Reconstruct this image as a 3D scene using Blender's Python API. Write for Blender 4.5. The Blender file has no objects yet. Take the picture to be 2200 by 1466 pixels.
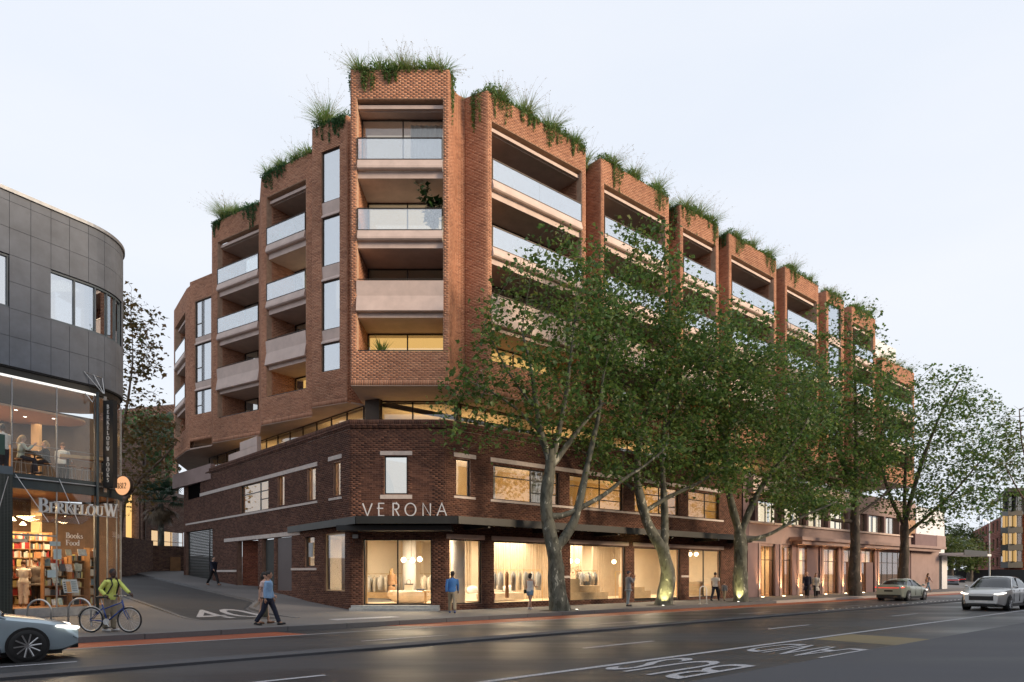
import bpy, math, random
import numpy as np
from mathutils import Vector, Matrix, kdtree
from math import sin, cos, pi, radians as R
random.seed(7); rng = np.random.default_rng(7)
S = bpy.context.scene
COL = S.collection
# ---------------------------------------------------------------- camera (metres; y away from the viewer, footpath z = 0)
cam = bpy.data.cameras.new('camera'); cam.lens = 24.0; cam.sensor_width = 36.0
cam.shift_y = 0.2268; cam.clip_start = 0.1; cam.clip_end = 3000
camo = bpy.data.objects.new('camera', cam); COL.objects.link(camo)
camo.location = (0, 0, 1.65); camo.rotation_euler = (R(90), 0, 0); S.camera = camo
# ---------------------------------------------------------------- sky: thin bright cloud veil at dusk over a Nishita sky
SUN_AZ = (0.93, -0.37); SUN_EL = R(16)
wd = bpy.data.worlds.new('World'); S.world = wd; wd.use_nodes = True
nt = wd.node_tree; nt.nodes.clear()
wo = nt.nodes.new('ShaderNodeOutputWorld'); bg = nt.nodes.new('ShaderNodeBackground')
sk = nt.nodes.new('ShaderNodeTexSky'); sk.sky_type = 'NISHITA'; sk.sun_disc = False
sk.sun_elevation = SUN_EL; sk.sun_rotation = math.atan2(SUN_AZ[0], SUN_AZ[1]); sk.dust_density = 2.0; sk.air_density = 1.0
tc = nt.nodes.new('ShaderNodeTexCoord'); nz = nt.nodes.new('ShaderNodeTexNoise')
nz.inputs['Scale'].default_value = 1.6; nz.inputs['Detail'].default_value = 5
mp = nt.nodes.new('ShaderNodeMapping'); mp.inputs['Scale'].default_value = (1, 1, 3)
nt.links.new(tc.outputs['Generated'], mp.inputs['Vector']); nt.links.new(mp.outputs['Vector'], nz.inputs['Vector'])
cr = nt.nodes.new('ShaderNodeValToRGB'); cr.color_ramp.elements[0].position = .3; cr.color_ramp.elements[1].position = .75
cr.color_ramp.elements[0].color = (7.5, 8.05, 9.0, 1); cr.color_ramp.elements[1].color = (8.4, 8.65, 9.2, 1)
nt.links.new(nz.outputs['Fac'], cr.inputs['Fac'])
mx = nt.nodes.new('ShaderNodeMix'); mx.data_type = 'RGBA'; mx.inputs['Factor'].default_value = .9
nt.links.new(sk.outputs['Color'], mx.inputs['A']); nt.links.new(cr.outputs['Color'], mx.inputs['B'])
nt.links.new(mx.outputs['Result'], bg.inputs['Color']); bg.inputs['Strength'].default_value = .1
nt.links.new(bg.outputs['Background'], wo.inputs['Surface'])
sl = bpy.data.lights.new('sun', 'SUN'); sl.energy = 3.6; sl.angle = R(14); sl.color = (1.0, .76, .52)
so = bpy.data.objects.new('sun', sl); COL.objects.link(so)
sd = Vector((SUN_AZ[0]*cos(SUN_EL), SUN_AZ[1]*cos(SUN_EL), sin(SUN_EL)))
so.rotation_euler = sd.to_track_quat('Z', 'Y').to_euler(); so.location = (30, -20, 40)
S.view_settings.view_transform = 'Standard'; S.view_settings.look = 'None'; S.view_settings.exposure = 0.25
S.view_settings.gamma = 1.0; S.view_settings.use_curve_mapping = False
S.cycles.use_denoising = True; S.cycles.max_bounces = 7; S.cycles.transparent_max_bounces = 24
S.cycles.diffuse_bounces = 3; S.cycles.glossy_bounces = 3; S.cycles.caustics_reflective = False; S.cycles.caustics_refractive = False
S.cycles.sample_clamp_indirect = 4.0

# ---------------------------------------------------------------- materials
MATS = {}
def nodes(name):
    m = bpy.data.materials.new(name); m.use_nodes = True; n = m.node_tree
    return m, n, n.nodes['Principled BSDF']
def pbr(name, col, rough=.6, metal=0, var=.15, scale=4., bump=0., bscale=40., spec=.5, coat=0, emit=None, alpha=1):
    """plain procedural surface: base colour broken up by two noises, optional relief"""
    if name in MATS: return MATS[name]
    m, n, b = nodes(name); c = (*col, 1)
    b.inputs['Roughness'].default_value = rough; b.inputs['Metallic'].default_value = metal
    b.inputs['Specular IOR Level'].default_value = spec; b.inputs['Coat Weight'].default_value = coat
    t = n.nodes.new('ShaderNodeTexCoord')
    if var:
        z = n.nodes.new('ShaderNodeTexNoise'); z.inputs['Scale'].default_value = scale; z.inputs['Detail'].default_value = 8; z.inputs['Roughness'].default_value = .65
        n.links.new(t.outputs['Object'], z.inputs['Vector'])
        r = n.nodes.new('ShaderNodeValToRGB'); r.color_ramp.elements[0].position = .3; r.color_ramp.elements[1].position = .7
        r.color_ramp.elements[0].color = (*[x*(1-var) for x in col], 1); r.color_ramp.elements[1].color = (*[min(1, x*(1+var)) for x in col], 1)
        n.links.new(z.outputs['Fac'], r.inputs['Fac']); n.links.new(r.outputs['Color'], b.inputs['Base Color'])
    else: b.inputs['Base Color'].default_value = c
    if bump:
        z2 = n.nodes.new('ShaderNodeTexNoise'); z2.inputs['Scale'].default_value = bscale; z2.inputs['Detail'].default_value = 4
        n.links.new(t.outputs['Object'], z2.inputs['Vector'])
        bp = n.nodes.new('ShaderNodeBump'); bp.inputs['Strength'].default_value = bump; bp.inputs['Distance'].default_value = .01
        n.links.new(z2.outputs['Fac'], bp.inputs['Height']); n.links.new(bp.outputs['Normal'], b.inputs['Normal'])
    if emit:
        b.inputs['Emission Color'].default_value = (*emit[0], 1); b.inputs['Emission Strength'].default_value = emit[1]
    MATS[name] = m; return m
def glass(name, ior=1.5, tint=(1, 1, 1), gl=(1, 1, 1), base=0., rough=0.):
    m, n, b = nodes(name); n.nodes.remove(b); out = n.nodes['Material Output']
    tr = n.nodes.new('ShaderNodeBsdfTransparent'); tr.inputs['Color'].default_value = (*tint, 1)
    g = n.nodes.new('ShaderNodeBsdfGlossy'); g.inputs['Roughness'].default_value = rough; g.inputs['Color'].default_value = (*gl, 1)
    f = n.nodes.new('ShaderNodeFresnel'); ge = n.nodes.new('ShaderNodeNewGeometry'); mv = n.nodes.new('ShaderNodeMapRange')
    mv.inputs[3].default_value = ior; mv.inputs[4].default_value = 1/ior   # same reflectance on both faces of a thin pane
    n.links.new(ge.outputs['Backfacing'], mv.inputs[0]); n.links.new(mv.outputs[0], f.inputs['IOR'])
    a = n.nodes.new('ShaderNodeMath'); a.operation = 'ADD'; a.inputs[1].default_value = base; a.use_clamp = True
    x = n.nodes.new('ShaderNodeMixShader'); n.links.new(f.outputs[0], a.inputs[0]); n.links.new(a.outputs[0], x.inputs[0])
    n.links.new(tr.outputs[0], x.inputs[1]); n.links.new(g.outputs[0], x.inputs[2]); n.links.new(x.outputs[0], out.inputs[0])
    MATS[name] = m; return m
def brickmat(name, cols, rough=.85):
    """each brick takes one tone from the palette (random per loose piece and per object), with grain"""
    m, n, b = nodes(name); b.inputs['Roughness'].default_value = rough; b.inputs['Specular IOR Level'].default_value = .25
    g = n.nodes.new('ShaderNodeNewGeometry'); oi = n.nodes.new('ShaderNodeObjectInfo')
    ad = n.nodes.new('ShaderNodeMath'); ad.operation = 'ADD'; fr_ = n.nodes.new('ShaderNodeMath'); fr_.operation = 'FRACT'
    n.links.new(g.outputs['Random Per Island'], ad.inputs[0]); n.links.new(oi.outputs['Random'], ad.inputs[1]); n.links.new(ad.outputs[0], fr_.inputs[0])
    r = n.nodes.new('ShaderNodeValToRGB'); r.color_ramp.interpolation = 'CONSTANT'
    while len(r.color_ramp.elements) < len(cols): r.color_ramp.elements.new(.5)
    for i, c in enumerate(cols):
        r.color_ramp.elements[i].position = i/len(cols); r.color_ramp.elements[i].color = (*c, 1)
    n.links.new(fr_.outputs[0], r.inputs[0])
    t = n.nodes.new('ShaderNodeTexCoord'); z = n.nodes.new('ShaderNodeTexNoise'); z.inputs['Scale'].default_value = 9; z.inputs['Detail'].default_value = 9; z.inputs['Roughness'].default_value = .75
    n.links.new(t.outputs['Object'], z.inputs['Vector'])
    z0 = n.nodes.new('ShaderNodeTexNoise'); z0.inputs['Scale'].default_value = .45; z0.inputs['Detail'].default_value = 4
    n.links.new(t.outputs['Object'], z0.inputs['Vector'])
    mr = n.nodes.new('ShaderNodeMapRange'); mr.inputs[1].default_value = .3; mr.inputs[2].default_value = .7; mr.inputs[3].default_value = .84; mr.inputs[4].default_value = 1.14
    n.links.new(z.outputs['Fac'], mr.inputs[0])
    mr0 = n.nodes.new('ShaderNodeMapRange'); mr0.inputs[1].default_value = .3; mr0.inputs[2].default_value = .7; mr0.inputs[3].default_value = .82; mr0.inputs[4].default_value = 1.15
    n.links.new(z0.outputs['Fac'], mr0.inputs[0])
    mm = n.nodes.new('ShaderNodeMath'); mm.operation = 'MULTIPLY'; n.links.new(mr.outputs[0], mm.inputs[0]); n.links.new(mr0.outputs[0], mm.inputs[1])
    vm = n.nodes.new('ShaderNodeVectorMath'); vm.operation = 'SCALE'
    n.links.new(r.outputs[0], vm.inputs[0]); n.links.new(mm.outputs[0], vm.inputs['Scale']); n.links.new(vm.outputs[0], b.inputs['Base Color'])
    bp = n.nodes.new('ShaderNodeBump'); bp.inputs['Strength'].default_value = .4; bp.inputs['Distance'].default_value = .004
    n.links.new(z.outputs['Fac'], bp.inputs['Height']); n.links.new(bp.outputs[0], b.inputs['Normal'])
    MATS[name] = m; return m
def leafmat(name, cols, trans=.35, rough=.5):
    m, n, b = nodes(name); out = n.nodes['Material Output']
    g = n.nodes.new('ShaderNodeNewGeometry'); r = n.nodes.new('ShaderNodeValToRGB')
    while len(r.color_ramp.elements) < len(cols): r.color_ramp.elements.new(.5)
    for i, c in enumerate(cols):
        r.color_ramp.elements[i].position = i/max(1, len(cols)-1); r.color_ramp.elements[i].color = (*c, 1)
    n.links.new(g.outputs['Random Per Island'], r.inputs[0]); n.links.new(r.outputs[0], b.inputs['Base Color'])
    b.inputs['Roughness'].default_value = rough
    tl = n.nodes.new('ShaderNodeBsdfTranslucent'); x = n.nodes.new('ShaderNodeMixShader'); x.inputs[0].default_value = trans
    n.links.new(r.outputs[0], tl.inputs[0]); n.links.new(b.outputs[0], x.inputs[1]); n.links.new(tl.outputs[0], x.inputs[2]); n.links.new(x.outputs[0], out.inputs[0])
    MATS[name] = m; return m

# ---------------------------------------------------------------- object helpers
I4 = Matrix.Identity(4); WM = {}
def tag(o, label=None, cat=None, group=None, kind=None):
    if label: o['label'] = label
    if cat: o['category'] = cat
    if group: o['group'] = group
    if kind: o['kind'] = kind
    return o
def thing(name, label, cat, loc=(0, 0, 0), rz=0., group=None, local=False):
    """an Empty at the thing's base; local=True: its parts are modelled in its own frame, else in world metres"""
    o = bpy.data.objects.new(name, None); COL.objects.link(o); o.empty_display_size = .3
    o.location = loc; o.rotation_euler = (0, 0, rz); tag(o, label, cat, group)
    WM[o] = I4 if local else Matrix.Translation(Vector(loc)) @ Matrix.Rotation(rz, 4, 'Z'); return o
def link(name, me, mat=None, parent=None):
    o = bpy.data.objects.new(name, me); COL.objects.link(o)
    if mat is not None: me.materials.append(mat if not isinstance(mat, str) else MATS[mat])
    if parent is not None:
        o.parent = parent; o.matrix_parent_inverse = WM[parent].inverted()
    WM[o] = I4; return o
def raw(name, V, F, mat, parent=None, smooth=False, kind=None):
    """numpy vertices (N,3) and equal-sized faces (M,k) -> object"""
    V = np.asarray(V, np.float32); F = np.asarray(F, np.int32); me = bpy.data.meshes.new(name)
    me.vertices.add(len(V)); me.vertices.foreach_set('co', V.ravel())
    k = F.shape[1]; me.loops.add(F.size); me.loops.foreach_set('vertex_index', F.ravel())
    me.polygons.add(len(F)); me.polygons.foreach_set('loop_start', np.arange(0, F.size, k, dtype=np.int32))
    me.polygons.foreach_set('loop_total', np.full(len(F), k, np.int32))
    if smooth: me.polygons.foreach_set('use_smooth', np.ones(len(F), bool))
    me.update(calc_edges=True); o = link(name, me, mat, parent)
    if kind: o['kind'] = kind
    return o
class MB:
    def __init__(s): s.v = []; s.f = []
    def add(s, vs, fs, M=None):
        b = len(s.v)
        s.v += [tuple(M @ Vector(p)) for p in vs] if M is not None else [tuple(p) for p in vs]
        s.f += [tuple(b+i for i in f) for f in fs]; return s
    def box(s, x0, x1, y0, y1, z0, z1, M=None):
        return s.add([(x0,y0,z0),(x1,y0,z0),(x1,y1,z0),(x0,y1,z0),(x0,y0,z1),(x1,y0,z1),(x1,y1,z1),(x0,y1,z1)],
                     [(0,3,2,1),(4,5,6,7),(0,1,5,4),(1,2,6,5),(2,3,7,6),(3,0,4,7)], M)
    def quad(s, a, b, c, d, M=None): return s.add([a, b, c, d], [(0, 1, 2, 3)], M)
    def poly(s, pts, M=None): return s.add(pts, [tuple(range(len(pts)))], M)
    def prism(s, poly, z0, z1, M=None):
        n = len(poly); vs = [(x, y, z0) for x, y in poly] + [(x, y, z1) for x, y in poly]
        fs = [tuple(range(n))[::-1], tuple(range(n, 2*n))] + [(i, (i+1) % n, n+(i+1) % n, n+i) for i in range(n)]
        return s.add(vs, fs, M)
    def extr(s, prof, a0, a1, M=None):
        """profile [(b,c)] swept along a"""
        n = len(prof); vs = [(a0, b, c) for b, c in prof] + [(a1, b, c) for b, c in prof]
        fs = [tuple(range(n)), tuple(range(n, 2*n))[::-1]] + [(i, n+i, n+(i+1) % n, (i+1) % n) for i in range(n)]
        return s.add(vs, fs, M)
    def loft(s, rings, cap=True, M=None, close=True):
        n = len(rings[0]); vs = [p for r in rings for p in r]; fs = []
        for i in range(len(rings)-1):
            for j in range(n if close else n-1):
                k = (j+1) % n; fs.append((i*n+j, i*n+k, (i+1)*n+k, (i+1)*n+j))
        if cap: fs += [tuple(range(n))[::-1], tuple(range((len(rings)-1)*n, len(rings)*n))]
        return s.add(vs, fs, M)
    def tube(s, pts, rad, n=8, cap=True, M=None, flat=1.0):
        pts = [Vector(p) for p in pts]; rad = rad if hasattr(rad, '__len__') else [rad]*len(pts); rings = []
        up = None
        for i, p in enumerate(pts):
            t = (pts[min(i+1, len(pts)-1)] - pts[max(i-1, 0)])
            t = t.normalized() if t.length > 1e-9 else Vector((0, 0, 1))
            if up is None: up = Vector((0, 0, 1)) if abs(t.z) < .9 else Vector((1, 0, 0))
            x = t.cross(up); x = x.normalized() if x.length > 1e-6 else t.orthogonal().normalized()
            y = x.cross(t).normalized(); up = y
            rings.append([p + x*(rad[i]*cos(2*pi*k/n)) + y*(rad[i]*flat*sin(2*pi*k/n)) for k in range(n)])
        return s.loft(rings, cap, M)
    def lathe(s, prof, n=16, M=None, cap=True):
        return s.loft([[(r*cos(2*pi*k/n), r*sin(2*pi*k/n), z) for k in range(n)] for r, z in prof], cap, M)
    def ball(s, c, r, n=12, m=8, M=None):
        rx, ry, rz = r if hasattr(r, '__len__') else (r, r, r); rings = []
        for i in range(m+1):
            th = pi*(i+.0)/m; th = min(max(th, .02), pi-.02)
            rings.append([(c[0]+rx*sin(th)*cos(2*pi*k/n), c[1]+ry*sin(th)*sin(2*pi*k/n), c[2]-rz*cos(th)) for k in range(n)])
        return s.loft(rings, True, M)
    def mesh(s, name='m'):
        me = bpy.data.meshes.new(name); me.from_pydata(s.v, [], s.f); me.update(); return me
    def build(s, name, mat, parent=None, smooth=False, kind=None):
        me = s.mesh(name)
        if smooth: me.polygons.foreach_set('use_smooth', np.ones(len(me.polygons), bool))
        o = link(name, me, mat, parent)
        if kind: o['kind'] = kind
        return o
def copy_tree(o, parent=None):
    c = o.copy(); COL.objects.link(c); WM[c] = WM[o]
    if parent is not None: c.parent = parent
    for ch in list(o.children): copy_tree(ch, c)
    return c
def auto_smooth(o, ang=35):
    me = o.data; me.polygons.foreach_set('use_smooth', np.ones(len(me.polygons), bool))
    try: me.set_sharp_from_angle(angle=R(ang))
    except Exception: pass
    return o
def frame(A, B):
    """wall frame seen from outside: a runs A->B (left to right), b outward, c up"""
    d = Vector((B[0]-A[0], B[1]-A[1], 0)); L = d.length; d.normalize(); nn = Vector((d.y, -d.x, 0))
    M = Matrix(((d.x, nn.x, 0, A[0]), (d.y, nn.y, 0, A[1]), (0, 0, 1, 0), (0, 0, 0, 1))); return M, L
def np_tf(M, P):
    A = np.array(M); return P @ A[:3, :3].T + A[:3, 3]
ES = Vector((.7580, .6522, 0)); EN = Vector((.6522, -.7580, 0)); EL = Vector((-.6632, .7484, 0)); ELN = Vector((-.7484, -.6632, 0))
C0 = Vector((-7.19, 30.3, 0)); C1 = Vector((-2.93, 30.3, 0)); B2 = Vector((-1.16, 31.6, 0))
def sn(s, n, z=0.): p = C1 + ES*s + EN*n; return (p.x, p.y, z)       # main street: s along the right facade, n out to the road
def tl(t, l, z=0.): p = C0 + EL*t + ELN*l; return (p.x, p.y, z)      # side street: t uphill, l away from the brick wall
def gz(x, y):
    t = (x-C0.x)*EL.x + (y-C0.y)*EL.y; return .058*max(0., t+.5)
FM = Matrix(((ES.x, EN.x, 0, C1.x), (ES.y, EN.y, 0, C1.y), (0, 0, 1, 0), (0, 0, 0, 1)))  # (s,n,z) -> world

# palette
brickmat('brick_upper', [(.49,.252,.160), (.46,.230,.144), (.51,.272,.174), (.42,.205,.126), (.47,.238,.149), (.36,.178,.115), (.50,.258,.163), (.44,.216,.133)])
brickmat('brick_podium', [(.120,.058,.041), (.096,.046,.034), (.140,.068,.048), (.078,.038,.029), (.110,.052,.037), (.158,.078,.054)])
brickmat('brick_back', [(.20,.12,.09), (.16,.09,.07), (.23,.14,.10), (.14,.08,.06)])
brickmat('brick_far', [(.22,.07,.045), (.18,.06,.04), (.26,.085,.055)])
pbr('mortar_upper', (.48,.32,.225), .9, var=.2, bump=.3); pbr('mortar_podium', (.22,.135,.10), .9, var=.25, bump=.3); pbr('mortar_back', (.26,.21,.19), .9)
pbr('concrete', (.60,.475,.42), .75, var=.12, scale=1.6, bump=.15, bscale=60)
pbr('soffit', (.48,.37,.31), .8, var=.14, scale=.9, bump=.1)
pbr('stone', (.56,.49,.45), .75, var=.14, scale=5, bump=.2)
pbr('plaster', (.18,.120,.125), .85, var=.12, scale=1.2, bump=.15)
pbr('plaster_pale', (.31,.225,.21), .85, var=.14, scale=.8, bump=.15)
pbr('render_white', (.72,.73,.75), .7, var=.06, scale=1)
pbr('bronze', (.055,.042,.034), .42, metal=.6, var=.2); pbr('dark_frame', (.018,.018,.019), .4, metal=.3, var=.2)
pbr('canopy_steel', (.026,.026,.023), .45, metal=.2, var=.25, scale=1.5); pbr('canopy_under', (.085,.062,.045), .6, var=.2)
pbr('steel', (.55,.55,.54), .28, metal=1, var=.12); pbr('galv', (.34,.35,.36), .5, metal=.7, var=.2)
pbr('black_paint', (.012,.012,.013), .5, var=.2); pbr('white_paint', (.75,.75,.74), .6, var=.08)
pbr('cream_wall', (.78,.69,.57), .8, var=.05, scale=1); pbr('cream_floor', (.66,.52,.37), .35, var=.1, scale=2)
pbr('amber_wall', (.70,.55,.33), .8, var=.06, scale=1); pbr('timber', (.36,.19,.085), .5, var=.25, scale=3); pbr('timber_pale', (.55,.38,.21), .5, var=.15, scale=3)
pbr('ceiling', (.72,.66,.58), .8, var=.04)
pbr('dark_room', (.05,.042,.036), .8, var=.2); pbr('grey_room', (.20,.19,.19), .8, var=.1)
glass('clear_glass', 1.45, (.96, .97, .96)); glass('coated_glass', 2.3, (.55, .58, .60), (.95, .98, 1), .42); glass('rail_glass', 1.9, (.86, .90, .91), (.97, .99, 1), .34)
glass('rail_glass_clear', 1.6, (.92, .94, .95), (.97, .99, 1), .24); glass('rail_glass_bright', 1.9, (.86, .90, .91), (.97, .99, 1), .52)
glass('window_glass', 1.6, (.88, .88, .86), (1, 1, 1), .04)
def lit(name, col, st): return pbr(name, (.02, .02, .02), .8, var=0, emit=(col, st))
lit('lit_amber', (1, .60, .20), .95); lit('lit_cream', (1, .80, .55), .8); lit('lamp_warm', (1, .76, .45), 9); lit('lamp_white', (1, .93, .8), 6); lit('led_strip', (1, .97, .92), 1.1)
def area(name, loc, sx, sy, power, col=(1, .78, .5), rot=(0, 0, 0)):
    l = bpy.data.lights.new(name, 'AREA'); l.shape = 'RECTANGLE'; l.size = sx; l.size_y = sy; l.energy = power; l.color = col
    o = bpy.data.objects.new(name, l); COL.objects.link(o); o.location = loc; o.rotation_euler = rot; return o
def spot(name, loc, target, power, col=(1, .72, .4), ang=60, blend=.6, r=.05):
    l = bpy.data.lights.new(name, 'SPOT'); l.energy = power; l.color = col; l.spot_size = R(ang); l.spot_blend = blend; l.shadow_soft_size = r
    o = bpy.data.objects.new(name, l); COL.objects.link(o); o.location = loc
    o.rotation_euler = (Vector(loc)-Vector(target)).to_track_quat('Z', 'Y').to_euler(); return o
# ================================================================ walls with laid bricks
def brick_cells(L, z0, z1, holes, bl, bh, j, bond, soldier):
    rows = []; z = z0; k = 0; out = []
    if soldier: rows.append((z0, z0+.235, 'sold')); z = z0+.235+j
    while z+bh*.5 < z1:
        rows.append((z, min(z+bh, z1), k)); z += bh+j; k += 1
    for (c0, c1, kk) in rows:
        blk = sorted((h[0], h[1]) for h in holes if min(c1, h[3])-max(c0, h[2]) > .5*(c1-c0))
        free = []; x = 0.
        for (h0, h1) in blk:
            if h0 > x: free.append((x, h0))
            x = max(x, h1)
        if x < L: free.append((x, L))
        if kk == 'sold': pat = [bh]; off = 0.
        elif bond == 'flemish': pat = [bl, (bl-j)/2]; off = 0. if kk % 2 == 0 else -(bl*.75+j*.5)
        else: pat = [bl]; off = 0. if kk % 2 == 0 else -(bl+j)/2
        i = 0; a = off; segs = []
        while a < L:
            w = pat[i % len(pat)]; segs.append((a, a+w)); a += w+j; i += 1
        for (f0, f1) in free:
            for (s0, s1) in segs:
                q0, q1 = max(s0, f0+.003), min(s1, f1-.003)
                if q1-q0 > .03: out.append((q0, q1, c0, c1))
    return np.array(out) if out else np.zeros((0, 4))
BF = np.array([(0,1,5,4), (1,2,6,5), (4,5,6,7), (3,0,4,7), (0,3,2,1)])
def brick_mesh(cells, fr, proud=.009, back=-.006):
    n = len(cells); a0, a1, c0, c1 = cells.T; pr = proud + rng.uniform(-.0025, .0025, n)
    V = np.zeros((n, 8, 3)); bk = np.full(n, back)
    for i, (a, b, c) in enumerate([(a0,pr,c0), (a1,pr,c0), (a1,bk,c0), (a0,bk,c0), (a0,pr,c1), (a1,pr,c1), (a1,bk,c1), (a0,bk,c1)]):
        V[:, i, 0] = a; V[:, i, 1] = b; V[:, i, 2] = c
    F = (BF[None] + 8*np.arange(n)[:, None, None]).reshape(-1, 4)
    return np_tf(fr, V.reshape(-1, 3)), F
BRICKS = [0]
def wall(parent, name, fr, L, z0, z1, holes=(), mortar='mortar_upper', brick='brick_upper', thick=.28, bl=.24, bh=.069, j=.010,
         bond='stretcher', soldier=False, single=None, kids=True):
    holes = [h for h in holes]; acuts = sorted({0., L, *[x for h in holes for x in h[:2] if 0 < x < L]}); ccuts = sorted({z0, z1, *[x for h in holes for x in h[2:] if z0 < x < z1]})
    m = MB()
    for i in range(len(acuts)-1):
        for k in range(len(ccuts)-1):
            am, cm = (acuts[i]+acuts[i+1])/2, (ccuts[k]+ccuts[k+1])/2
            if any(h[0] < am < h[1] and h[2] < cm < h[3] for h in holes): continue
            m.quad((acuts[i],0,ccuts[k]), (acuts[i+1],0,ccuts[k]), (acuts[i+1],0,ccuts[k+1]), (acuts[i],0,ccuts[k+1]), fr)
    for h in holes:
        a0, a1, c0, c1 = max(h[0], 0), min(h[1], L), max(h[2], z0), min(h[3], z1); t = -thick
        m.quad((a0,0,c0),(a0,0,c1),(a0,t,c1),(a0,t,c0),fr); m.quad((a1,0,c0),(a1,t,c0),(a1,t,c1),(a1,0,c1),fr)
        m.quad((a0,0,c0),(a0,t,c0),(a1,t,c0),(a1,0,c0),fr); m.quad((a0,0,c1),(a1,0,c1),(a1,t,c1),(a0,t,c1),fr)
    m.quad((0,.008,z1),(L,.008,z1),(L,-thick,z1),(0,-thick,z1),fr); m.quad((0,-thick,z0),(L,-thick,z0),(L,-thick,z1-1e-3),(0,-thick,z1-1e-3),fr) if not holes else None
    w = m.build(name, mortar, parent)
    cells = brick_cells(L, z0, z1, holes, bl, bh, j, bond, soldier)
    for h in holes:                                   # bricks laid in the jambs of deep openings
        pass
    BRICKS[0] += len(cells)
    if single is not None and len(cells):
        ctr = np.stack([(cells[:,0]+cells[:,1])/2, (cells[:,2]+cells[:,3])/2], 1)
        full = (cells[:,1]-cells[:,0] > bl-.002)
        dist = np.hypot(ctr[:,0]-single[0], ctr[:,1]-single[1]); dist[~full] = 1e9
        pick = np.argsort(dist)[:single[2]]; mk = np.zeros(len(cells), bool); mk[pick] = True
        base = MB().box(-bl/2, bl/2, -.006, .009, -bh/2, bh/2).mesh('brick'); base.materials.append(MATS[brick])
        for c in ctr[mk]:
            o = bpy.data.objects.new('brick', base); COL.objects.link(o); o.parent = w
            o.matrix_parent_inverse = I4; o.matrix_local = fr @ Matrix.Translation((c[0], random.uniform(-.002, .003), c[1]))
            WM[o] = I4
        cells = cells[~mk]
    if len(cells):
        V, F = brick_mesh(cells, fr); raw('brick_courses', V, F, brick, w, kind='stuff')
    return w
def window(parent, fr, a0, a1, c0, c1, inset=.14, mull=(), tran=(), fm='dark_frame', gm='window_glass', w=.05, name='window', cells=None):
    """frame bars and one pane object per light; cells may list explicit (a0,a1,c0,c1) lights"""
    m = MB(); b0, b1 = -inset-.04, -inset+.03
    m.box(a0, a0+w, b0, b1, c0, c1, fr).box(a1-w, a1, b0, b1, c0, c1, fr).box(a0+w, a1-w, b0, b1, c1-w, c1, fr).box(a0+w, a1-w, b0, b1, c0, c0+w, fr)
    A = [a0+w, *[x for x in mull], a1-w]; C = [c0+w, *[x for x in tran], c1-w]
    for x in mull: m.box(x-w/2, x+w/2, b0, b1-.004, c0+w, c1-w, fr)
    if cells is None:
        for z in tran: m.box(a0+w, a1-w, b0+.004, b1-.008, z-w/2, z+w/2, fr)
        cells = []
        for i in range(len(A)-1):
            for k in range(len(C)-1): cells.append((A[i]+(w/2 if i else 0), A[i+1]-(w/2 if i < len(A)-2 else 0), C[k]+(w/2 if k else 0), C[k+1]-(w/2 if k < len(C)-2 else 0)))
    else:
        for q in tran: m.box(q[0], q[1], b0+.004, b1-.008, q[2]-w/2, q[2]+w/2, fr)
    o = m.build(name, fm, parent)
    for (p, q, r, s) in cells:
        MB().box(p+.002, q-.002, -inset-.010, -inset+.002, r+.002, s-.002, fr).build('pane', gm, o)
    return o
def slab_part(parent, name, fr, a0, a1, b0, b1, c0, c1, mat):
    return MB().box(a0, a1, b0, b1, c0, c1, fr).build(name, mat, parent)

# ================================================================ ground, roads, kerbs, markings
def struct(o): o['kind'] = 'structure'; return o
pbr('earth', (.09,.085,.075), .95, var=.2, scale=.05)
def asphalt(name, c, r, wet=.0):
    m, n, b = nodes(name); t = n.nodes.new('ShaderNodeTexCoord')
    z1 = n.nodes.new('ShaderNodeTexNoise'); z1.inputs['Scale'].default_value = .22; z1.inputs['Detail'].default_value = 6; z1.inputs['Roughness'].default_value = .6
    mpg = n.nodes.new('ShaderNodeMapping'); mpg.inputs['Rotation'].default_value = (0, 0, -.7105); mpg.inputs['Scale'].default_value = (.35, 1.8, 1)
    n.links.new(t.outputs['Object'], mpg.inputs['Vector']); n.links.new(mpg.outputs[0], z1.inputs['Vector'])
    z2 = n.nodes.new('ShaderNodeTexNoise'); z2.inputs['Scale'].default_value = 55; z2.inputs['Detail'].default_value = 3
    n.links.new(t.outputs['Object'], z2.inputs['Vector'])
    a = n.nodes.new('ShaderNodeMath'); a.operation = 'MULTIPLY_ADD'; a.inputs[1].default_value = .45
    n.links.new(z2.outputs['Fac'], a.inputs[0]); n.links.new(z1.outputs['Fac'], a.inputs[2])
    rp = n.nodes.new('ShaderNodeValToRGB'); rp.color_ramp.elements[0].position = .45; rp.color_ramp.elements[1].position = .98
    rp.color_ramp.elements[0].color = (*[x*.68 for x in c], 1); rp.color_ramp.elements[1].color = (*[x*1.45 for x in c], 1)
    n.links.new(a.outputs[0], rp.inputs[0]); n.links.new(rp.outputs[0], b.inputs['Base Color'])
    mr = n.nodes.new('ShaderNodeMapRange'); mr.inputs[1].default_value = .35; mr.inputs[2].default_value = .65; mr.inputs[3].default_value = r-.12; mr.inputs[4].default_value = r+.14
    n.links.new(z1.outputs['Fac'], mr.inputs[0]); n.links.new(mr.outputs[0], b.inputs['Roughness'])
    bp = n.nodes.new('ShaderNodeBump'); bp.inputs['Strength'].default_value = .35; bp.inputs['Distance'].default_value = .006
    n.links.new(z2.outputs['Fac'], bp.inputs['Height']); n.links.new(bp.outputs[0], b.inputs['Normal']); MATS[name] = m
asphalt('asphalt_road', (.036,.036,.039), .43); asphalt('asphalt_near', (.060,.062,.070), .75); asphalt('asphalt_lane', (.040,.040,.042), .7)
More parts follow.
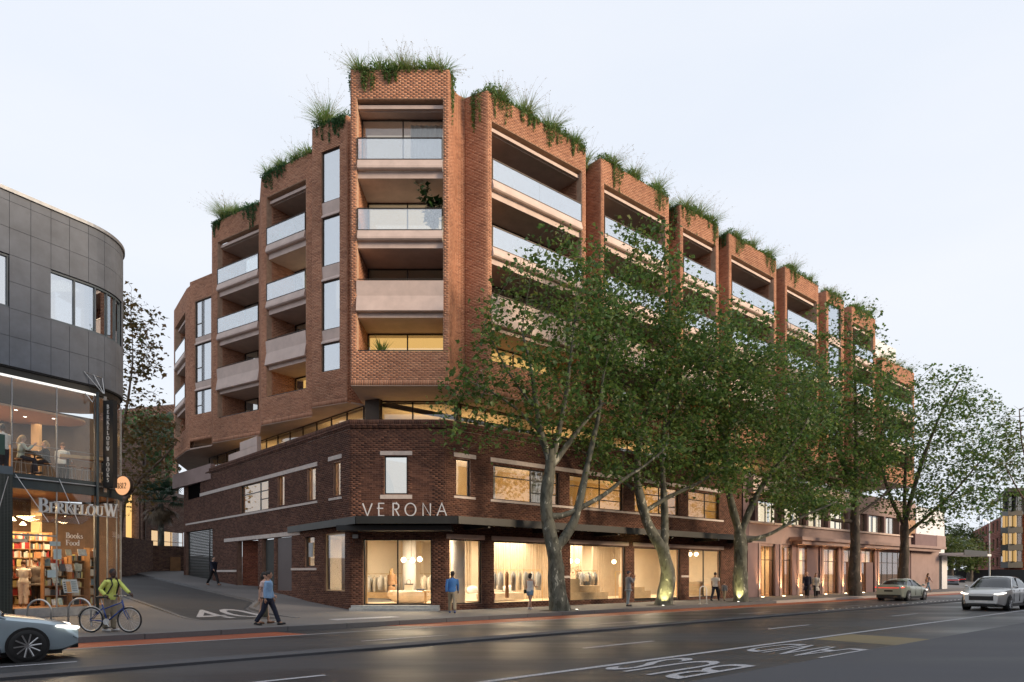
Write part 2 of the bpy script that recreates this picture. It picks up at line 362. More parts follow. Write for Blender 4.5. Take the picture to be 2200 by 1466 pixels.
asphalt('footpath_mat', (.135,.130,.130), .75); asphalt('bike_red', (.31,.075,.028), .55); asphalt('yellow_patch', (.17,.13,.062), .6); asphalt('kerb_mat', (.13,.13,.135), .75); asphalt('kerb_pale', (.46,.41,.37), .8)
pbr('marking', (.42,.42,.44), .6, var=.5, scale=22)
ZR = -.15
struct(MB().quad((-1500,-600,-.4),(1500,-600,-.4),(1500,2400,-.4),(-1500,2400,-.4)).build('ground', 'earth'))
struct(MB().quad((-90,4.3,ZR),(170,4.3,ZR),(170,40,ZR),(-90,40,ZR),FM).build('road', 'asphalt_road'))
# footpath height field from the kerb back under the buildings, rising up the side street
V = []; F = []; ns = 131; ss = np.concatenate([np.linspace(-60, -30, 8), np.linspace(-28, 30, 88), np.linspace(33, 170, 35)])
nn_ = np.concatenate([np.linspace(3.95, -6, 18), np.linspace(-8, -70, 30)])
for n0 in nn_:
    for s0 in ss:
        p = sn(s0, n0); V.append((p[0], p[1], gz(p[0], p[1])))
W_ = len(ss)
for i in range(len(nn_)-1):
    for k in range(W_-1): F.append((i*W_+k, i*W_+k+1, (i+1)*W_+k+1, (i+1)*W_+k))
struct(raw('footpath', V, F, 'footpath_mat', smooth=True))
# kerb stones along the main road (each stone a piece)
kb = struct(MB().box(-90, 170, 3.95, 4.30, -.4, -.16, FM).build('kerb', 'kerb_mat'))
ks = MB().box(-.99, .99, 0, .34, -.16, .004).mesh('kerb_stone'); ks.materials.append(MATS['kerb_mat'])
ks2 = ks.copy(); ks2.materials.clear(); ks2.materials.append(MATS['kerb_pale'])
for i in range(-14, 48):
    o = bpy.data.objects.new('kerb_stone', ks if i < 11 else ks2); COL.objects.link(o); o.parent = kb; o.matrix_local = FM @ Matrix.Translation((2*i, 3.955, random.uniform(-.002, .002))); WM[o] = I4
# bike lane: red surface with a gap across the side street mouth
struct(MB().quad((-60,4.32,ZR+.004),(-9.4,4.32,ZR+.004),(-9.0,5.70,ZR+.004),(-60,5.70,ZR+.004),FM).build('bike_lane', 'bike_red'))
struct(MB().quad((-5.6,4.32,ZR+.004),(160,4.32,ZR+.004),(160,5.70,ZR+.004),(-4.4,5.70,ZR+.004),FM).build('bike_lane', 'bike_red'))
def mark(name, s0, s1, n0, n1, mat='marking', z=ZR+.008): return struct(MB().quad((s0,n0,z),(s1,n0,z),(s1,n1,z),(s0,n1,z),FM).build(name, mat))
mark('lane_line', -60, 160, 5.78, 5.90)
for s0, s1 in [(-17.6,-15.2), (-8.8,-6.0), (.0,2.6), (9.6,12.4), (20.0,23.0), (31,34), (42,45)]: mark('lane_dash', s0, s1, 8.55, 8.68)
for s0, s1 in [(-14.2,-12.2), (-5.6,-2.9), (3.0,5.8), (13.1,16.0), (24,27)]: mark('lane_dash', s0, s1, 13.55, 13.68)
mark('bus_lane_line', -60, 80, 15.95, 16.10)
md = struct(MB().box(-60, 34, 10.02, 10.62, -.3, ZR+.05, FM).build('median_strip', 'asphalt_near'))
mark('median_edge_line', -60, 34, 9.78, 10.015)
for i in range(38):
    o = MB().ball((0, 0, 0), (.05, .05, .025), 8, 6).build('road_stud', 'white_paint', md); o.matrix_local = FM @ Matrix.Translation((15+i*.75, 9.66, ZR+.012))
mark('bus_lane_patch', .8, 3.2, 16.14, 18.4, 'yellow_patch', ZR+.004)
struct(MB().box(-40, 60, 18.42, 60, -.3, ZR+.06, FM).build('near_footway', 'asphalt_near'))
mark('edge_line', 3.4, 60, 18.28, 18.40)
mark('crossing_bar', -6.6, -4.0, 2.05, 2.75, 'marking', .006)
# lane of the side street with its kerbs
LNE = [(8.4,6.95),(2.8,6.95),(-2.3,6.95),(-3.4,4.9),(-3.3,4.45),(1.7,4.0),(4.3,2.62),(13.6,2.62),(40,2.62),(40,6.95)]
def strip(name, path0, path1, dz, mat, n=60):
    """ribbon between two (t,l) polylines draped on the ground"""
    def samp(path):
        P = np.array(path, float); d = np.r_[0, np.cumsum(np.hypot(*np.diff(P, axis=0).T))]; q = np.linspace(0, d[-1], n)
        return np.stack([np.interp(q, d, P[:,0]), np.interp(q, d, P[:,1])], 1)
    A, B = samp(path0), samp(path1); V = []
    for P in (A, B):
        for t, l in P: p = tl(t, l); V.append((p[0], p[1], gz(p[0], p[1])+dz))
    F = [(i, i+1, n+i+1, n+i) for i in range(n-1)]; return raw(name, V, F, mat)
struct(strip('lane', [(45,6.95),(-2.3,6.95),(-3.3,4.6)], [(45,2.62),(4.3,2.62),(1.7,4.0),(-3.2,4.55)], .006, 'asphalt_lane'))
def kerb_run(name, path, w, h, mat):
    P = np.array(path, float); d = np.r_[0, np.cumsum(np.hypot(*np.diff(P, axis=0).T))]; q = np.linspace(0, d[-1], 70)
    P = np.stack([np.interp(q, d, P[:,0]), np.interp(q, d, P[:,1])], 1); rings = []
    for i, (t, l) in enumerate(P):
        T = P[min(i+1, 69)]-P[max(i-1, 0)]; T /= np.linalg.norm(T); N_ = np.array([-T[1], T[0]])*w/2
        hh = h*min(1, i/8+.12); rg = []
        for s_, z in ((1, -.1), (1, hh), (-1, hh), (-1, -.1)):
            p = tl(t+N_[0]*s_, l+N_[1]*s_); g = tl(t, l); rg.append((p[0], p[1], gz(g[0], g[1])+z))
        rings.append(rg)
    return struct(MB().loft(rings).build(name, mat))
kerb_run('lane_kerb', [(-3.3,3.9),(1.5,3.85),(4.2,2.5),(13.6,2.5),(45,2.5)], .17, .11, 'kerb_mat')
kerb_run('lane_kerb', [(-2.2,7.05),(45,7.05)], .14, .05, 'kerb_mat')
# raised footpath slab between that kerb and the brick wall
V = []; n = 50
for t in np.linspace(4.3, 45, n):
    for l in (2.42, -1.5): p = tl(t, l); V.append((p[0], p[1], gz(p[0], p[1])+.105*min(1, (t-4.2)/2.5)))
struct(raw('side_footpath', V, [(2*i, 2*i+1, 2*i+3, 2*i+2) for i in range(n-1)], 'footpath_mat'))
# painted words: outlines from the built-in sans face, stretched along the road as road lettering is
def text_mesh(txt, ext=0., size=1.):
    cu = bpy.data.curves.new('t', 'FONT'); cu.body = txt; cu.size = size; cu.extrude = ext; cu.resolution_u = 3
    o = bpy.data.objects.new('t', cu); COL.objects.link(o); dg = bpy.context.evaluated_depsgraph_get()
    me = bpy.data.meshes.new_from_object(o.evaluated_get(dg)); bpy.data.objects.remove(o); return me
def flat_text(name, txt, M, mat, parent=None, bbox=None):
    """bbox (w,h): glyphs fitted to that size, origin lower left"""
    me = text_mesh(txt); co = np.zeros(len(me.vertices)*3); me.vertices.foreach_get('co', co); co = co.reshape(-1, 3)
    lo, hi = co.min(0), co.max(0); co[:, :2] = (co[:, :2]-lo[:2])/(hi[:2]-lo[:2])*np.array(bbox)
    me.vertices.foreach_set('co', np_tf(M, co).ravel()); me.update(); return link(name, me, mat, parent)
def lm(o, x, y, z): return Matrix(((x[0], y[0], z[0], o[0]), (x[1], y[1], z[1], o[1]), (x[2], y[2], z[2], o[2]), (0, 0, 0, 1)))
# BUS LAND: letters point their tops down-street; word runs from the near edge towards the building
for w_, s0, s1, n0, n1 in (('BUS', -5.3, -7.9, 17.95, 16.2), ('LAND', -.75, -3.2, 18.2, 16.25)):
    struct(flat_text('road_lettering', w_, lm(sn(s0, n0, ZR+.010), -EN, -ES, (0, 0, 1)), 'marking', None, (n0-n1, s0-s1)))
g40 = tl(2.2, 6.75); g40 = (g40[0], g40[1], gz(g40[0], g40[1]))
def drape(o, dz):
    me = o.data; co = np.zeros(len(me.vertices)*3); me.vertices.foreach_get('co', co); co = co.reshape(-1, 3)
    for i in range(len(co)): co[i, 2] = gz(co[i, 0], co[i, 1])+dz
    me.vertices.foreach_set('co', co.ravel()); me.update()
o40 = struct(flat_text('road_lettering', '40', lm(tl(-2.0, 6.6), -ELN, EL, (0, 0, 1)), 'marking', None, (2.35, 3.9))); drape(o40, .016)
# ================================================================ the corner apartment building
BLD = thing('apartment_building', 'red brick corner apartment block with stepped balcony bays over a dark brick shop podium', 'building', (C0.x, C0.y, 0))
# ---- podium walls (dark brick, z 0..8.47)
PT = 8.47; LL = 24.3
CL = C0 + EL*LL
frL, _ = frame(CL, C0); frC, LC = frame(C0, C1); PE = C1 + ES*24.6; frR, LR = frame(C1, PE)
def rev(t0, t1, z0, z1): return (LL-max(t0, t1), LL-min(t0, t1), z0, z1)
hL = [rev(13.32, 9.14, 5.15, 6.78), rev(7.89, 7.03, 5.2, 6.78), rev(4.32, 3.41, 5.19, 6.78), rev(1.57, .9, 5.19, 6.74), rev(23.46, 20.65, 6.76, 8.08),
      rev(23.8, 18.2, 1.0, 4.57), rev(13.8, 10.6, .3, 3.55), rev(9.96, 8.39, .3, 3.55), rev(8.05, 6.13, .75, 3.56), rev(4.57, 3.53, 1.97, 3.45), rev(2.45, .47, .82, 3.5)]
hC = [(1.52, 2.54, 5.17, 6.86), (.58, 3.63, .24, 3.18)]
hR = [(.56, 1.36, 5.15, 6.82), (2.70, 7.05, 5.13, 6.77), (7.81, 12.07, 5.13, 6.77), (13.07, 17.28, 5.15, 6.75), (18.24, 21.65, 5.13, 6.76),
      (.2, 2.03, .26, 3.18), (2.75, 7.1, .22, 3.16), (7.86, 12.25, .20, 3.15), (13.04, 17.42, .05, 3.12), (18.31, 21.85, .14, 3.12)]
kw = dict(mortar='mortar_podium', brick='brick_podium', bh=.074, j=.012, bond='stretcher')
wall(BLD, 'podium_wall', frL, LL, -.1, 8.1, hL, **kw)
wall(BLD, 'podium_wall', frC, LC, -.1, 8.1, hC, single=(2.1, 5.3, 300), **kw)
wall(BLD, 'podium_wall', frR, LR, -.1, 8.1, hR, **kw)
# corbelled parapet: three courses stepping out
for i, (z0, z1, pr) in enumerate([(8.1, 8.18, .03), (8.18, 8.27, .06), (8.27, 8.47, .035)]):
    def off(P, d): return P
    mL = Vector((-.45, -1, 0)); mR = Vector((.371, -1, 0))
    a, b = C0+mL*pr, C1+mR*pr
    for (A, B) in ((CL+ELN*pr, a), (a, b), (b, PE+EN*pr)):
        f_, L_ = frame(A, B); wall(BLD, 'parapet_course', f_, L_, z0, z1, thick=.35, mortar='mortar_podium', brick='brick_podium', bh=(z1-z0)-.012, j=.012, bl=.24 if i < 2 else .07, bond='stretcher')
MB().prism([tuple(p.to_2d()) for p in (CL, C0, C1, PE, PE-EN*14, CL+Vector((6, 10, 0)))], 8.02, 8.10).build('podium_roof', 'soffit', BLD)
# stone lintels and sills
def bar(fr, a0, a1, c0, c1, name, mat='stone', p=.035, d=.1): return MB().box(a0, a1, -d, p, c0, c1, fr).build(name, mat, BLD)
bar(frL, LL-20.7, LL-3.2, 6.79, 6.99, 'lintel'); bar(frL, LL-23.8, LL-3.2, 5.02, 5.13, 'sill'); bar(frL, LL-2.05, LL-.75, 6.86, 7.05, 'lintel'); bar(frL, LL-2.0, LL-.75, 5.02, 5.13, 'sill')
bar(frL, LL-16.0, LL-5.1, 3.57, 3.78, 'lintel'); bar(frL, LL-6.17, LL-3.28, 1.80, 1.91, 'sill'); bar(frL, LL-17.4, LL-13.9, 1.73, 1.85, 'sill')
bar(frC, 1.34, 2.76, 6.89, 7.07, 'lintel'); bar(frC, 1.34, 2.76, 4.95, 5.13, 'sill')
bar(frR, .42, 1.66, 6.88, 7.07, 'lintel'); bar(frR, .42, 1.64, 5.03, 5.13, 'sill'); bar(frR, 2.53, 12.44, 6.88, 7.08, 'lintel'); bar(frR, 12.8, 22.0, 6.88, 7.08, 'lintel'); bar(frR, 2.53, 22.13, 5.01, 5.12, 'sill')
for a0, a1 in ((.0, 2.16), (2.57, 7.3), (7.7, 12.5), (12.88, 22.13)): bar(frR, a0+.02, a1, 3.19, 3.40, 'lintel', 'concrete', .05)
bar(frR, 7.2, 7.83, 1.40, 1.52, 'band_stone'); bar(frR, 17.5, 18.28, 1.40, 1.52, 'band_stone')
# podium windows
def wL(t0, t1, z0, z1, **k): a = rev(t0, t1, z0, z1); return window(BLD, frL, *a, **k)
wL(13.32, 9.14, 5.15, 6.78, mull=(LL-10.55,), cells=[(LL-13.27,LL-10.58,5.2,6.2),(LL-13.27,LL-10.58,6.26,6.73),(LL-10.52,LL-9.19,5.2,5.75),(LL-10.52,LL-9.19,5.81,6.2),(LL-10.52,LL-9.19,6.26,6.73)],
   tran=[(LL-13.27,LL-10.575,6.23),(LL-10.525,LL-9.19,6.23),(LL-10.525,LL-9.19,5.78)])
for q in ((7.89,7.03,5.2,6.78),(4.32,3.41,5.19,6.78),(1.57,.9,5.19,6.74)): wL(*q, fm='timber')
wL(4.57, 3.53, 1.97, 3.45, fm='black_paint'); wL(2.45, .47, .82, 3.5, fm='timber_pale', w=.07, inset=.1)
window(BLD, frC, *hC[0]); MB().box(1.45, 2.6, -.8, -.78, 5.05, 7.0, frC).build('glow_panel', lit('panel_glow', (.92, .96, 1), .8), BLD); window(BLD, frC, *hC[1], mull=(2.10,), gm='clear_glass', w=.06, name='shop_door')  # glowing panel added behind the corner pane for its pale, cool look
window(BLD, frR, *hR[0])
for (a0, a1, c0, c1) in hR[1:5]:
    x = a0+(a1-a0)*.57; t1 = 6.24
    window(BLD, frR, a0, a1, c0, c1, mull=(x,), cells=[(a0+.05,x-.03,c0+.05,t1-.03),(a0+.05,x-.03,t1+.03,c1-.05),(x+.03,a1-.05,c0+.05,5.6),(x+.03,a1-.05,5.66,t1-.03),(x+.03,a1-.05,t1+.03,c1-.05)],
           tran=[(a0+.05,x-.025,t1),(x+.025,a1-.05,t1),(x+.025,a1-.05,5.63)])
for q, mu in zip(hR[5:], ((), (), (), (16.2,), (20.0,))): window(BLD, frR, *q, gm='clear_glass', mull=mu, inset=.1)
# side street openings: roller grille, recessed brick entry, doors, panel, vent filled black
m = MB()
for i in range(34): m.extr([(-.18,1.02+i*.105),(-.15,1.05+i*.105),(-.15,1.10+i*.105),(-.18,1.115+i*.105)], LL-23.75, LL-18.25, frL)
pbr('shutter', (.028,.031,.028), .6, var=.2); m.build('roller_shutter', 'shutter', BLD)
MB().box(LL-19.2, LL-19.1, -.14, -.1, 1, 4.57, frL).build('shutter_guide', 'dark_frame', BLD)
brickmat('brick_entry', [(.22,.075,.045), (.18,.06,.038), (.26,.09,.055)])
f_, l_ = frame(CL - ELN*.3 - EL*(LL-13.8), CL - ELN*1.6 - EL*(LL-12.0)); wall(BLD, 'entry_wall', f_, l_, 0, 3.6, mortar='mortar_podium', brick='brick_entry', bh=.074)
MB().box(LL-13.8, LL-10.6, -2.2, -1.9, 0, 3.6, frL).build('entry_back', 'dark_room', BLD)
MB().box(LL-9.9, LL-8.45, -.22, -.16, .3, 3.5, frL).build('service_door', 'shutter', BLD)
pbr('mauve_panel', (.085,.066,.066), .5, var=.1, scale=1); MB().box(LL-8.0, LL-6.18, -.12, -.05, .75, 3.52, frL).build('meter_panel', 'mauve_panel', BLD)
MB().box(LL-23.45, LL-20.66, -.5, -.05, 6.77, 8.07, frL).build('vent_dark', pbr('void_black', (.006,.006,.006), .95, var=0, spec=.0), BLD)  # matte black block stands in for the darkness of the hole
MB().box(LL-4.3, LL-3.85, -.1, -.06, 2.45, 3.15, frL).build('notice_board', 'galv', BLD)
# entrance step (two treads), intercom light box
m = MB().box(.1, 4.0, -.1, .62, -.05, .13, frC).box(.12, 3.98, -.1, .34, .13, .235, frC); m.build('entrance_step', pbr('step_stone', (.33,.36,.38), .7, var=.2, scale=6, bump=.2), BLD)
MB().box(.13, .37, 0.012, .10, 3.2, 3.37, frC).build('wall_light_box', 'galv', BLD)
# ---- street awning: dark steel fascia round the corner, paler towards the far end
AW = [tl(6.5, .02), (-6.5, 28.5), (-2.26, 28.5), sn(24.2, 1.8)]; BK = [tl(6.5, -.0), tuple(C0), tuple(C1), sn(24.2, .02)]
aw = MB(); P = [tuple(p[:2]) for p in AW] + [tuple(p[:2]) for p in reversed(BK)]
aw.prism(P, 3.86, 3.97); AWN = aw.build('awning', 'canopy_under', BLD)
for i in range(3):
    f_, l_ = frame(AW[i], AW[i+1]); MB().extr([(.0,3.72),(.05,3.72),(.05,4.04),(-.06,4.04),(-.06,3.975),(.0,3.975)], 0, l_, f_).build('fascia', 'canopy_steel', AWN)
for s0 in (1.0, 5.2, 9.6, 14.2, 18.8, 22.6): MB().box(s0, s0+.12, .02, 1.74, 3.62, 3.855, FM).build('outrigger', 'canopy_steel', AWN)
for s0 in (2.6, 7.1, 11.6, 16.4): MB().box(s0, s0+2.3, .55, .62, 3.80, 3.855, FM).build('light_strip', 'canopy_steel', AWN)
MB().box(-.3, 4.6, .012, 1.2, 3.48, 3.70, frC).build('awning_beam', 'black_paint', AWN)
# ---- shop rooms behind the podium glass (ground and first floor share a plan)
def room(name, pts, z0, z1, wallm, floorm, ceil='ceiling', skip=()):
    r = MB().poly([(x, y, z0) for x, y in pts]).build(name+'_floor', floorm, BLD)
    MB().poly([(x, y, z1) for x, y in pts]).build(name+'_ceiling', ceil, BLD)
    for i in range(len(pts)):
        if i in skip: continue
        a, b = pts[i], pts[(i+1) % len(pts)]
        MB().quad((*a, z0), (*b, z0), (*b, z1), (*a, z1)).build(name+'_wall', wallm, BLD)
def in2(p): return (p[0], p[1])
i0 = C0 + Vector((.12, .3, 0)) ; i1 = C1 + Vector((-.1, .3, 0))
RP = [in2(tl(6.0, -.32)), in2(i0), in2(i1), in2(sn(23.2, -.32)), in2(sn(23.2, -6.0)), in2(sn(6, -6)), in2(tl(6.0, -8))]
# outline order: side wall, corner, right side, far end, back wall; the first three follow the facade and stay open
room('shop', RP, .19, 3.46, 'cream_wall', 'cream_floor', skip=(0, 1, 2))
room('upper_room', [in2(tl(14.0, -.32)), in2(i0), in2(i1), in2(sn(23.2, -.32)), in2(sn(23.2, -4.6)), in2(sn(3, -4.6)), in2(tl(14, -4.5))], 4.5, 7.35, 'amber_wall', 'timber_pale', skip=(0, 1, 2))
WARM = (1, .80, .56); AMB = (1, .62, .25)
for s0 in (1.5, 6.5, 11.5, 17.5): area('shop_light', sn(s0, -3.0, 3.42), 3.0, 3.0, 400, WARM, (0, 0, .71))
area('shop_light', (-5.0, 33.2, 3.42), 2.6, 2.4, 400, WARM); area('shop_light', (-8.2, 33.6, 3.42), 1.2, 2, 12, WARM)
for s0 in (2.5, 8.5, 15.5, 20.5): area('upper_light', sn(s0, -2.6, 4.75), 2.5, 1.6, 80, AMB, (pi, 0, .71))
area('upper_light', tl(11, -2.4, 4.75), 2, 2, 62, WARM, (pi, 0, 0)); area('upper_light', tl(5, -2.4, 4.75), 2, 2, 60, WARM, (pi, 0, 0)); area('upper_light', (-5.0, 32.6, 4.75), 2, 1.6, 330, (1, .96, .92), (pi, 0, 0))
f_, l_ = frame(tl(2.9, -1.1), tl(.3, -1.0)); MB().box(0, l_, -.05, 0, .2, 3.45, f_).build('timber_partition', 'timber_pale', BLD)
# ---- recessed glazed storey over the podium, amber light behind it
GP = [tl(24.0, -1.6), tl(1.2, -2.3), (-7.0, 33.0), (-2.6, 33.0), sn(2.4, -2.2), sn(50, -2.2)]
for i in range(5):
    f_, l_ = frame(GP[i], GP[i+1])
    if l_ < 1.2: MB().box(0, l_, -.2, 0, 8.1, 10, f_).build('clerestory_pier', 'bronze', BLD); continue
    k = max(2, int(l_/1.55)); window(BLD, f_, 0, l_, 8.1, 9.98, inset=0.02, mull=[l_*q/k for q in range(1, k)], fm='bronze', w=.07, gm='window_glass', name='clerestory')
CR = [in2(tl(24.0, -1.9)), in2(tl(1.2, -2.6)), (-7.0, 33.35), (-2.6, 33.35), in2(sn(2.4, -2.5)), in2(sn(50, -2.5)), in2(sn(50, -5.5)), in2(sn(6, -5.5)), (-5, 39), in2(tl(24, -6))]
room('clerestory', CR, 8.12, 9.90, 'amber_wall', 'timber_pale', skip=(0, 1, 2, 3, 4))
for p in (tl(16, -3.6, 8.2), tl(7, -4.2, 8.2), (-4.8, 35, 8.2), sn(5, -4.0, 8.2), sn(11, -4, 8.2), sn(18, -4, 8.2), sn(30, -4, 8.2)): area('clerestory_light', p, 2.4, 1.2, 50, AMB, (pi, 0, .71))
for p in (tl(12.0, -.8), tl(14.6, -.8)):       # pale terrace dividers and planter edge on the side street terrace
    pass
f_, l_ = frame(tl(16.9, -.55), tl(12.2, -.55)); MB().box(0, l_, -.25, 0, 8.1, 9.15, f_).box(2.0, l_, -.24, .01, 9.15, 9.65, f_).build('terrace_wall', 'concrete', BLD)
f_, l_ = frame(tl(25.8, .35), tl(18.5, .03)); MB().box(0, l_, -.3, 0, 7.75, 8.75, f_).build('terrace_upstand', 'plaster_pale', BLD)

# ================================================================ upper bays
Z0, Z1 = 10.0, 24.0; LOW, TOP = 11.5, 22.7
def returns(P, Q, z0=Z0, z1=Z1, name='return_wall', **k):
    f_, l_ = frame(P, Q); wall(BLD, name, f_, l_, z0, z1, **k)
LV = [('glass', 20.97, 20.0, 19.55, 19.25), ('glass', 17.85, 16.87, 16.42, 16.14), ('solid', 14.70, 14.62, 13.28, 13.04)]
pbr('curtain', (.78,.76,.74), .8, var=.06)
def pleats(a0, a1, c0, c1, b, fr, amp=.04, per=.16):
    n = max(6, int((a1-a0)/per*6)); rings = []
    for z in (c0, c1): rings.append([(a0+(a1-a0)*i/n, b+amp*sin(i*2*pi/6)+.01*sin(i*.7), z) for i in range(n+1)])
    return MB().loft(rings, cap=False, M=fr, close=False)
def bay(A, B, pl, pr, litrow=(), depth=2.1, curt=None, z1=Z1, top=TOP, levels=LV, low=LOW, rg='rail_glass_bright', topd=None):
    fr, L = frame(A, B); hole = (pl, L-pr, low, top)
    w = wall(BLD, 'brick_bay', fr, L, Z0, z1, [hole], soldier=True, thick=.34)
    a0, a1 = pl, L-pr
    for a, sgn in ((a0, 1), (a1, -1)):   # inner side walls of the loggia, in brick
        P = fr @ Vector((a, -.34, 0)); Q = fr @ Vector((a, -depth, 0))
        f2, l2 = frame(P, Q) if sgn > 0 else frame(Q, P)
        wall(BLD, 'loggia_wall', f2, l2, low-.8, top, thick=.02)
    floors = []
    for (kind, rail, gb, ub, sb) in levels:
        bal = MB().box(a0+.012, a1-.012, -depth, -.13, sb, sb+.30, fr); MB().box(a0-.3, a1+.3, -depth-2.6, -depth-.001, sb+.01, sb+.29, fr).build('floor_slab', 'ceiling', BLD)
        if kind == 'glass': bal.extr([(-.12,gb-.01),(.03,gb-.01),(.11,ub+.14),(.11,ub+.05),(.05,ub),(-.12,ub)], a0+.03, a1-.03, fr)
        else: bal.extr([(-.1,gb),(.06,gb),(.005,(gb+ub)/2+.02),(.13,ub),(.10,ub-.03),(-.1,ub-.03)], a0-.02, a1+.02, fr)
        o = bal.build('balcony', 'concrete', BLD); floors.append(sb)
        hr = MB()
        if kind == 'glass':
            hr.box(a0+.02, a1-.02, .0, .05, rail-.04, rail, fr).box(a0+.02, a0+.06, .002, .045, gb, rail-.04, fr).box(a1-.06, a1-.02, .002, .045, gb, rail-.04, fr).box(a0+.06, a1-.06, .004, .04, gb-.005, gb+.03, fr)
            n = max(1, round((a1-a0)/3.2))
            for i in range(n):
                x0, x1 = a0+.06+(a1-a0-.12)*i/n, a0+.06+(a1-a0-.12)*(i+1)/n
                MB().box(x0+.004, x1-.004, .016, .028, gb+.03, rail-.04, fr).build('glass_panel', rg, o)
        else: hr.box(a0+.02, a1-.02, -.03, .01, gb+.07, gb+.10, fr).box((a0+a1)/2-.015, (a0+a1)/2+.015, -.03, .0, gb, gb+.07, fr)
        hr.build('handrail', 'bronze', o)
    hr = MB().box(a0, a1, -.16, -.12, low+.06, low+.10, fr).box((a0+a1)/2-.015, (a0+a1)/2+.015, -.155, -.125, low, low+.06, fr); hr.build('handrail', 'bronze', w)
    # roof of the top loggia with its edge beam
    MB().box(a0+.012, a1-.012, -depth, -.36, top-.34, top-.02, fr).box(a0+.012, a1-.012, -.345, -.2, top-.30, top-.14, fr).build('loggia_ceiling', 'concrete', BLD)
    MB().box(a0+.012, a1-.012, -depth, -.36, low-1.0, low-.78, fr).build('loggia_floor', 'soffit', BLD)
    tops = [top-.34]+[s for s in floors]; bots = [s+.30 for s in floors]+[low-.78]
    for i, (t_, b_) in enumerate(zip(tops, bots)):
        di_ = topd if topd and i == 0 else depth; k = max(2, int((a1-a0)/1.35)); g = window(BLD, fr, a0+.02, a1-.02, b_+.01, t_-.01, inset=di_-.12, mull=[a0+(a1-a0)*q/k for q in range(1, k)], fm='bronze', w=.06, gm='window_glass', name='balcony_door')
        MB().box(a0, a1, -depth-(.5 if i in litrow else 2.4), -depth-(.48 if i in litrow else 2.35), b_, t_, fr).build('room_back', ('lit_cream' if i < 2 else 'lit_amber') if i in litrow else 'grey_room', BLD)
        if curt and i in curt: pleats(a0+(a1-a0)*.58, a1-.15, b_+.05, t_-.1, -di_-.12, fr, .05, .22).build('curtain', 'curtain', BLD, smooth=True)
    return fr, L
TL_ = Vector((-7.16, 30.3, 0)); TR_ = Vector((-2.79, 30.3, 0))
bay(TL_, TR_, .28, .27, litrow=(1, 3), curt=(0,), depth=2.3, rg='rail_glass_clear', topd=1.0)
MB().box(.3, 4.1, -2.1, -2.0, 19.5, 22.4, frame(TL_, TR_)[0]).build('room_back', lit('lit_soft', (1, .84, .68), .42), BLD)
# tower flanks and the rounded notch to the next bay
returns(Vector((-7.35, 33.9, 0)), TL_)
cv = [TR_, Vector((-2.70, 31.35, 0))] + [Vector((-2.70+.33*(1-cos(q)), 31.35+.55*sin(q)+.33*(1-cos(q))*.3, 0)) for q in np.linspace(.25, 1.45, 5)] + [Vector((-2.22, 32.12, 0)), B2]
for i in range(len(cv)-1): returns(cv[i], cv[i+1], name='notch_wall', thick=.1)
# window bay of the side street
WL, WR = Vector((-10.05, 34.36, 0)), Vector((-8.06, 33.3, 0)); fr, L = frame(WL, WR)
def window_bay(A, B, a0, a1, rows, z0=Z0, z1=Z1, split=False, litr=()):
    fr, L = frame(A, B); wall(BLD, 'window_bay', fr, L, z0, z1, [(a0, a1, rows[-1][0], rows[0][1])], soldier=True)
    for i, (c0, c1) in enumerate(rows):
        if split:
            x = a0+(a1-a0)*.42; y = c0+(c1-c0)*.38
            window(BLD, fr, a0, a1, c0, c1, inset=.1, mull=(x-.09, x+.09), cells=[(a0+.06,x-.12,c0+.06,y-.03),(a0+.06,x-.12,y+.03,c1-.06),(x-.06,x+.06,c0+.06,c1-.06),(x+.12,a1-.06,c0+.06,c1-.06)], tran=[(a0+.06,x-.115,y)], fm='bronze', gm='coated_glass', w=.06)
        else: window(BLD, fr, a0, a1, c0, c1, inset=.1, fm='bronze', gm='coated_glass', w=.06)
        MB().box(a0, a1, -1.5, -1.45, c0-.2, c1+.2, fr).build('room_back', 'lit_cream' if i in litr else 'grey_room', BLD)
        if i < len(rows)-1:
            zt, zb = c0, rows[i+1][1]; MB().extr([(-.1,zt),(-.02,zt),(-.06,zb+.18),(.03,zb+.06),(.03,zb),(-.1,zb)], a0, a1, fr).build('spandrel', 'concrete', BLD)
window_bay(WL, WR, .62, 1.80, [(20.1, 22.66), (16.93, 19.36), (13.74, 16.18), (11.67, 13.08)], litr=())
returns(WR, Vector((-7.35, 34.05, 0)))
L2L, L2R = Vector((-14.13, 38.5, 0)), Vector((-10.59, 36.2, 0)); L3L, L3R = Vector((-19.15, 43.7, 0)), Vector((-15.19, 41.1, 0))
bay(L2L, L2R, .45, .5, litrow=(1, 3), rg='rail_glass'); returns(L2R, WL+Vector((.0, .0, 0)))
bay(L3L, L3R, .5, .08, litrow=(), rg='rail_glass'); returns(L3R, L2L)
L4L, L4R = Vector((-21.7, 46.0, 0)), Vector((-19.6, 44.6, 0))
window_bay(L4L, L4R, .58, 2.44, [(17.36, 19.8), (14.38, 16.9), (12.22, 13.82)], 10.5, 21.25, split=True, litr=())
returns(L4R, L3L, 10, 24)
L5L, L5R = Vector((-24.9, 50.3, 0)), Vector((-22.1, 46.4, 0))
LV5 = [('glass', 17.85, 16.87, 16.42, 16.14), ('glass', 14.70, 13.72, 13.28, 13.04)]
bay(L5L, L5R, .5, .5, z1=21.0, top=19.6, levels=LV5); returns(L5R, L4L, 10, 21)
returns(Vector((-26.5, 56, 0)), L5L, 10, 21)
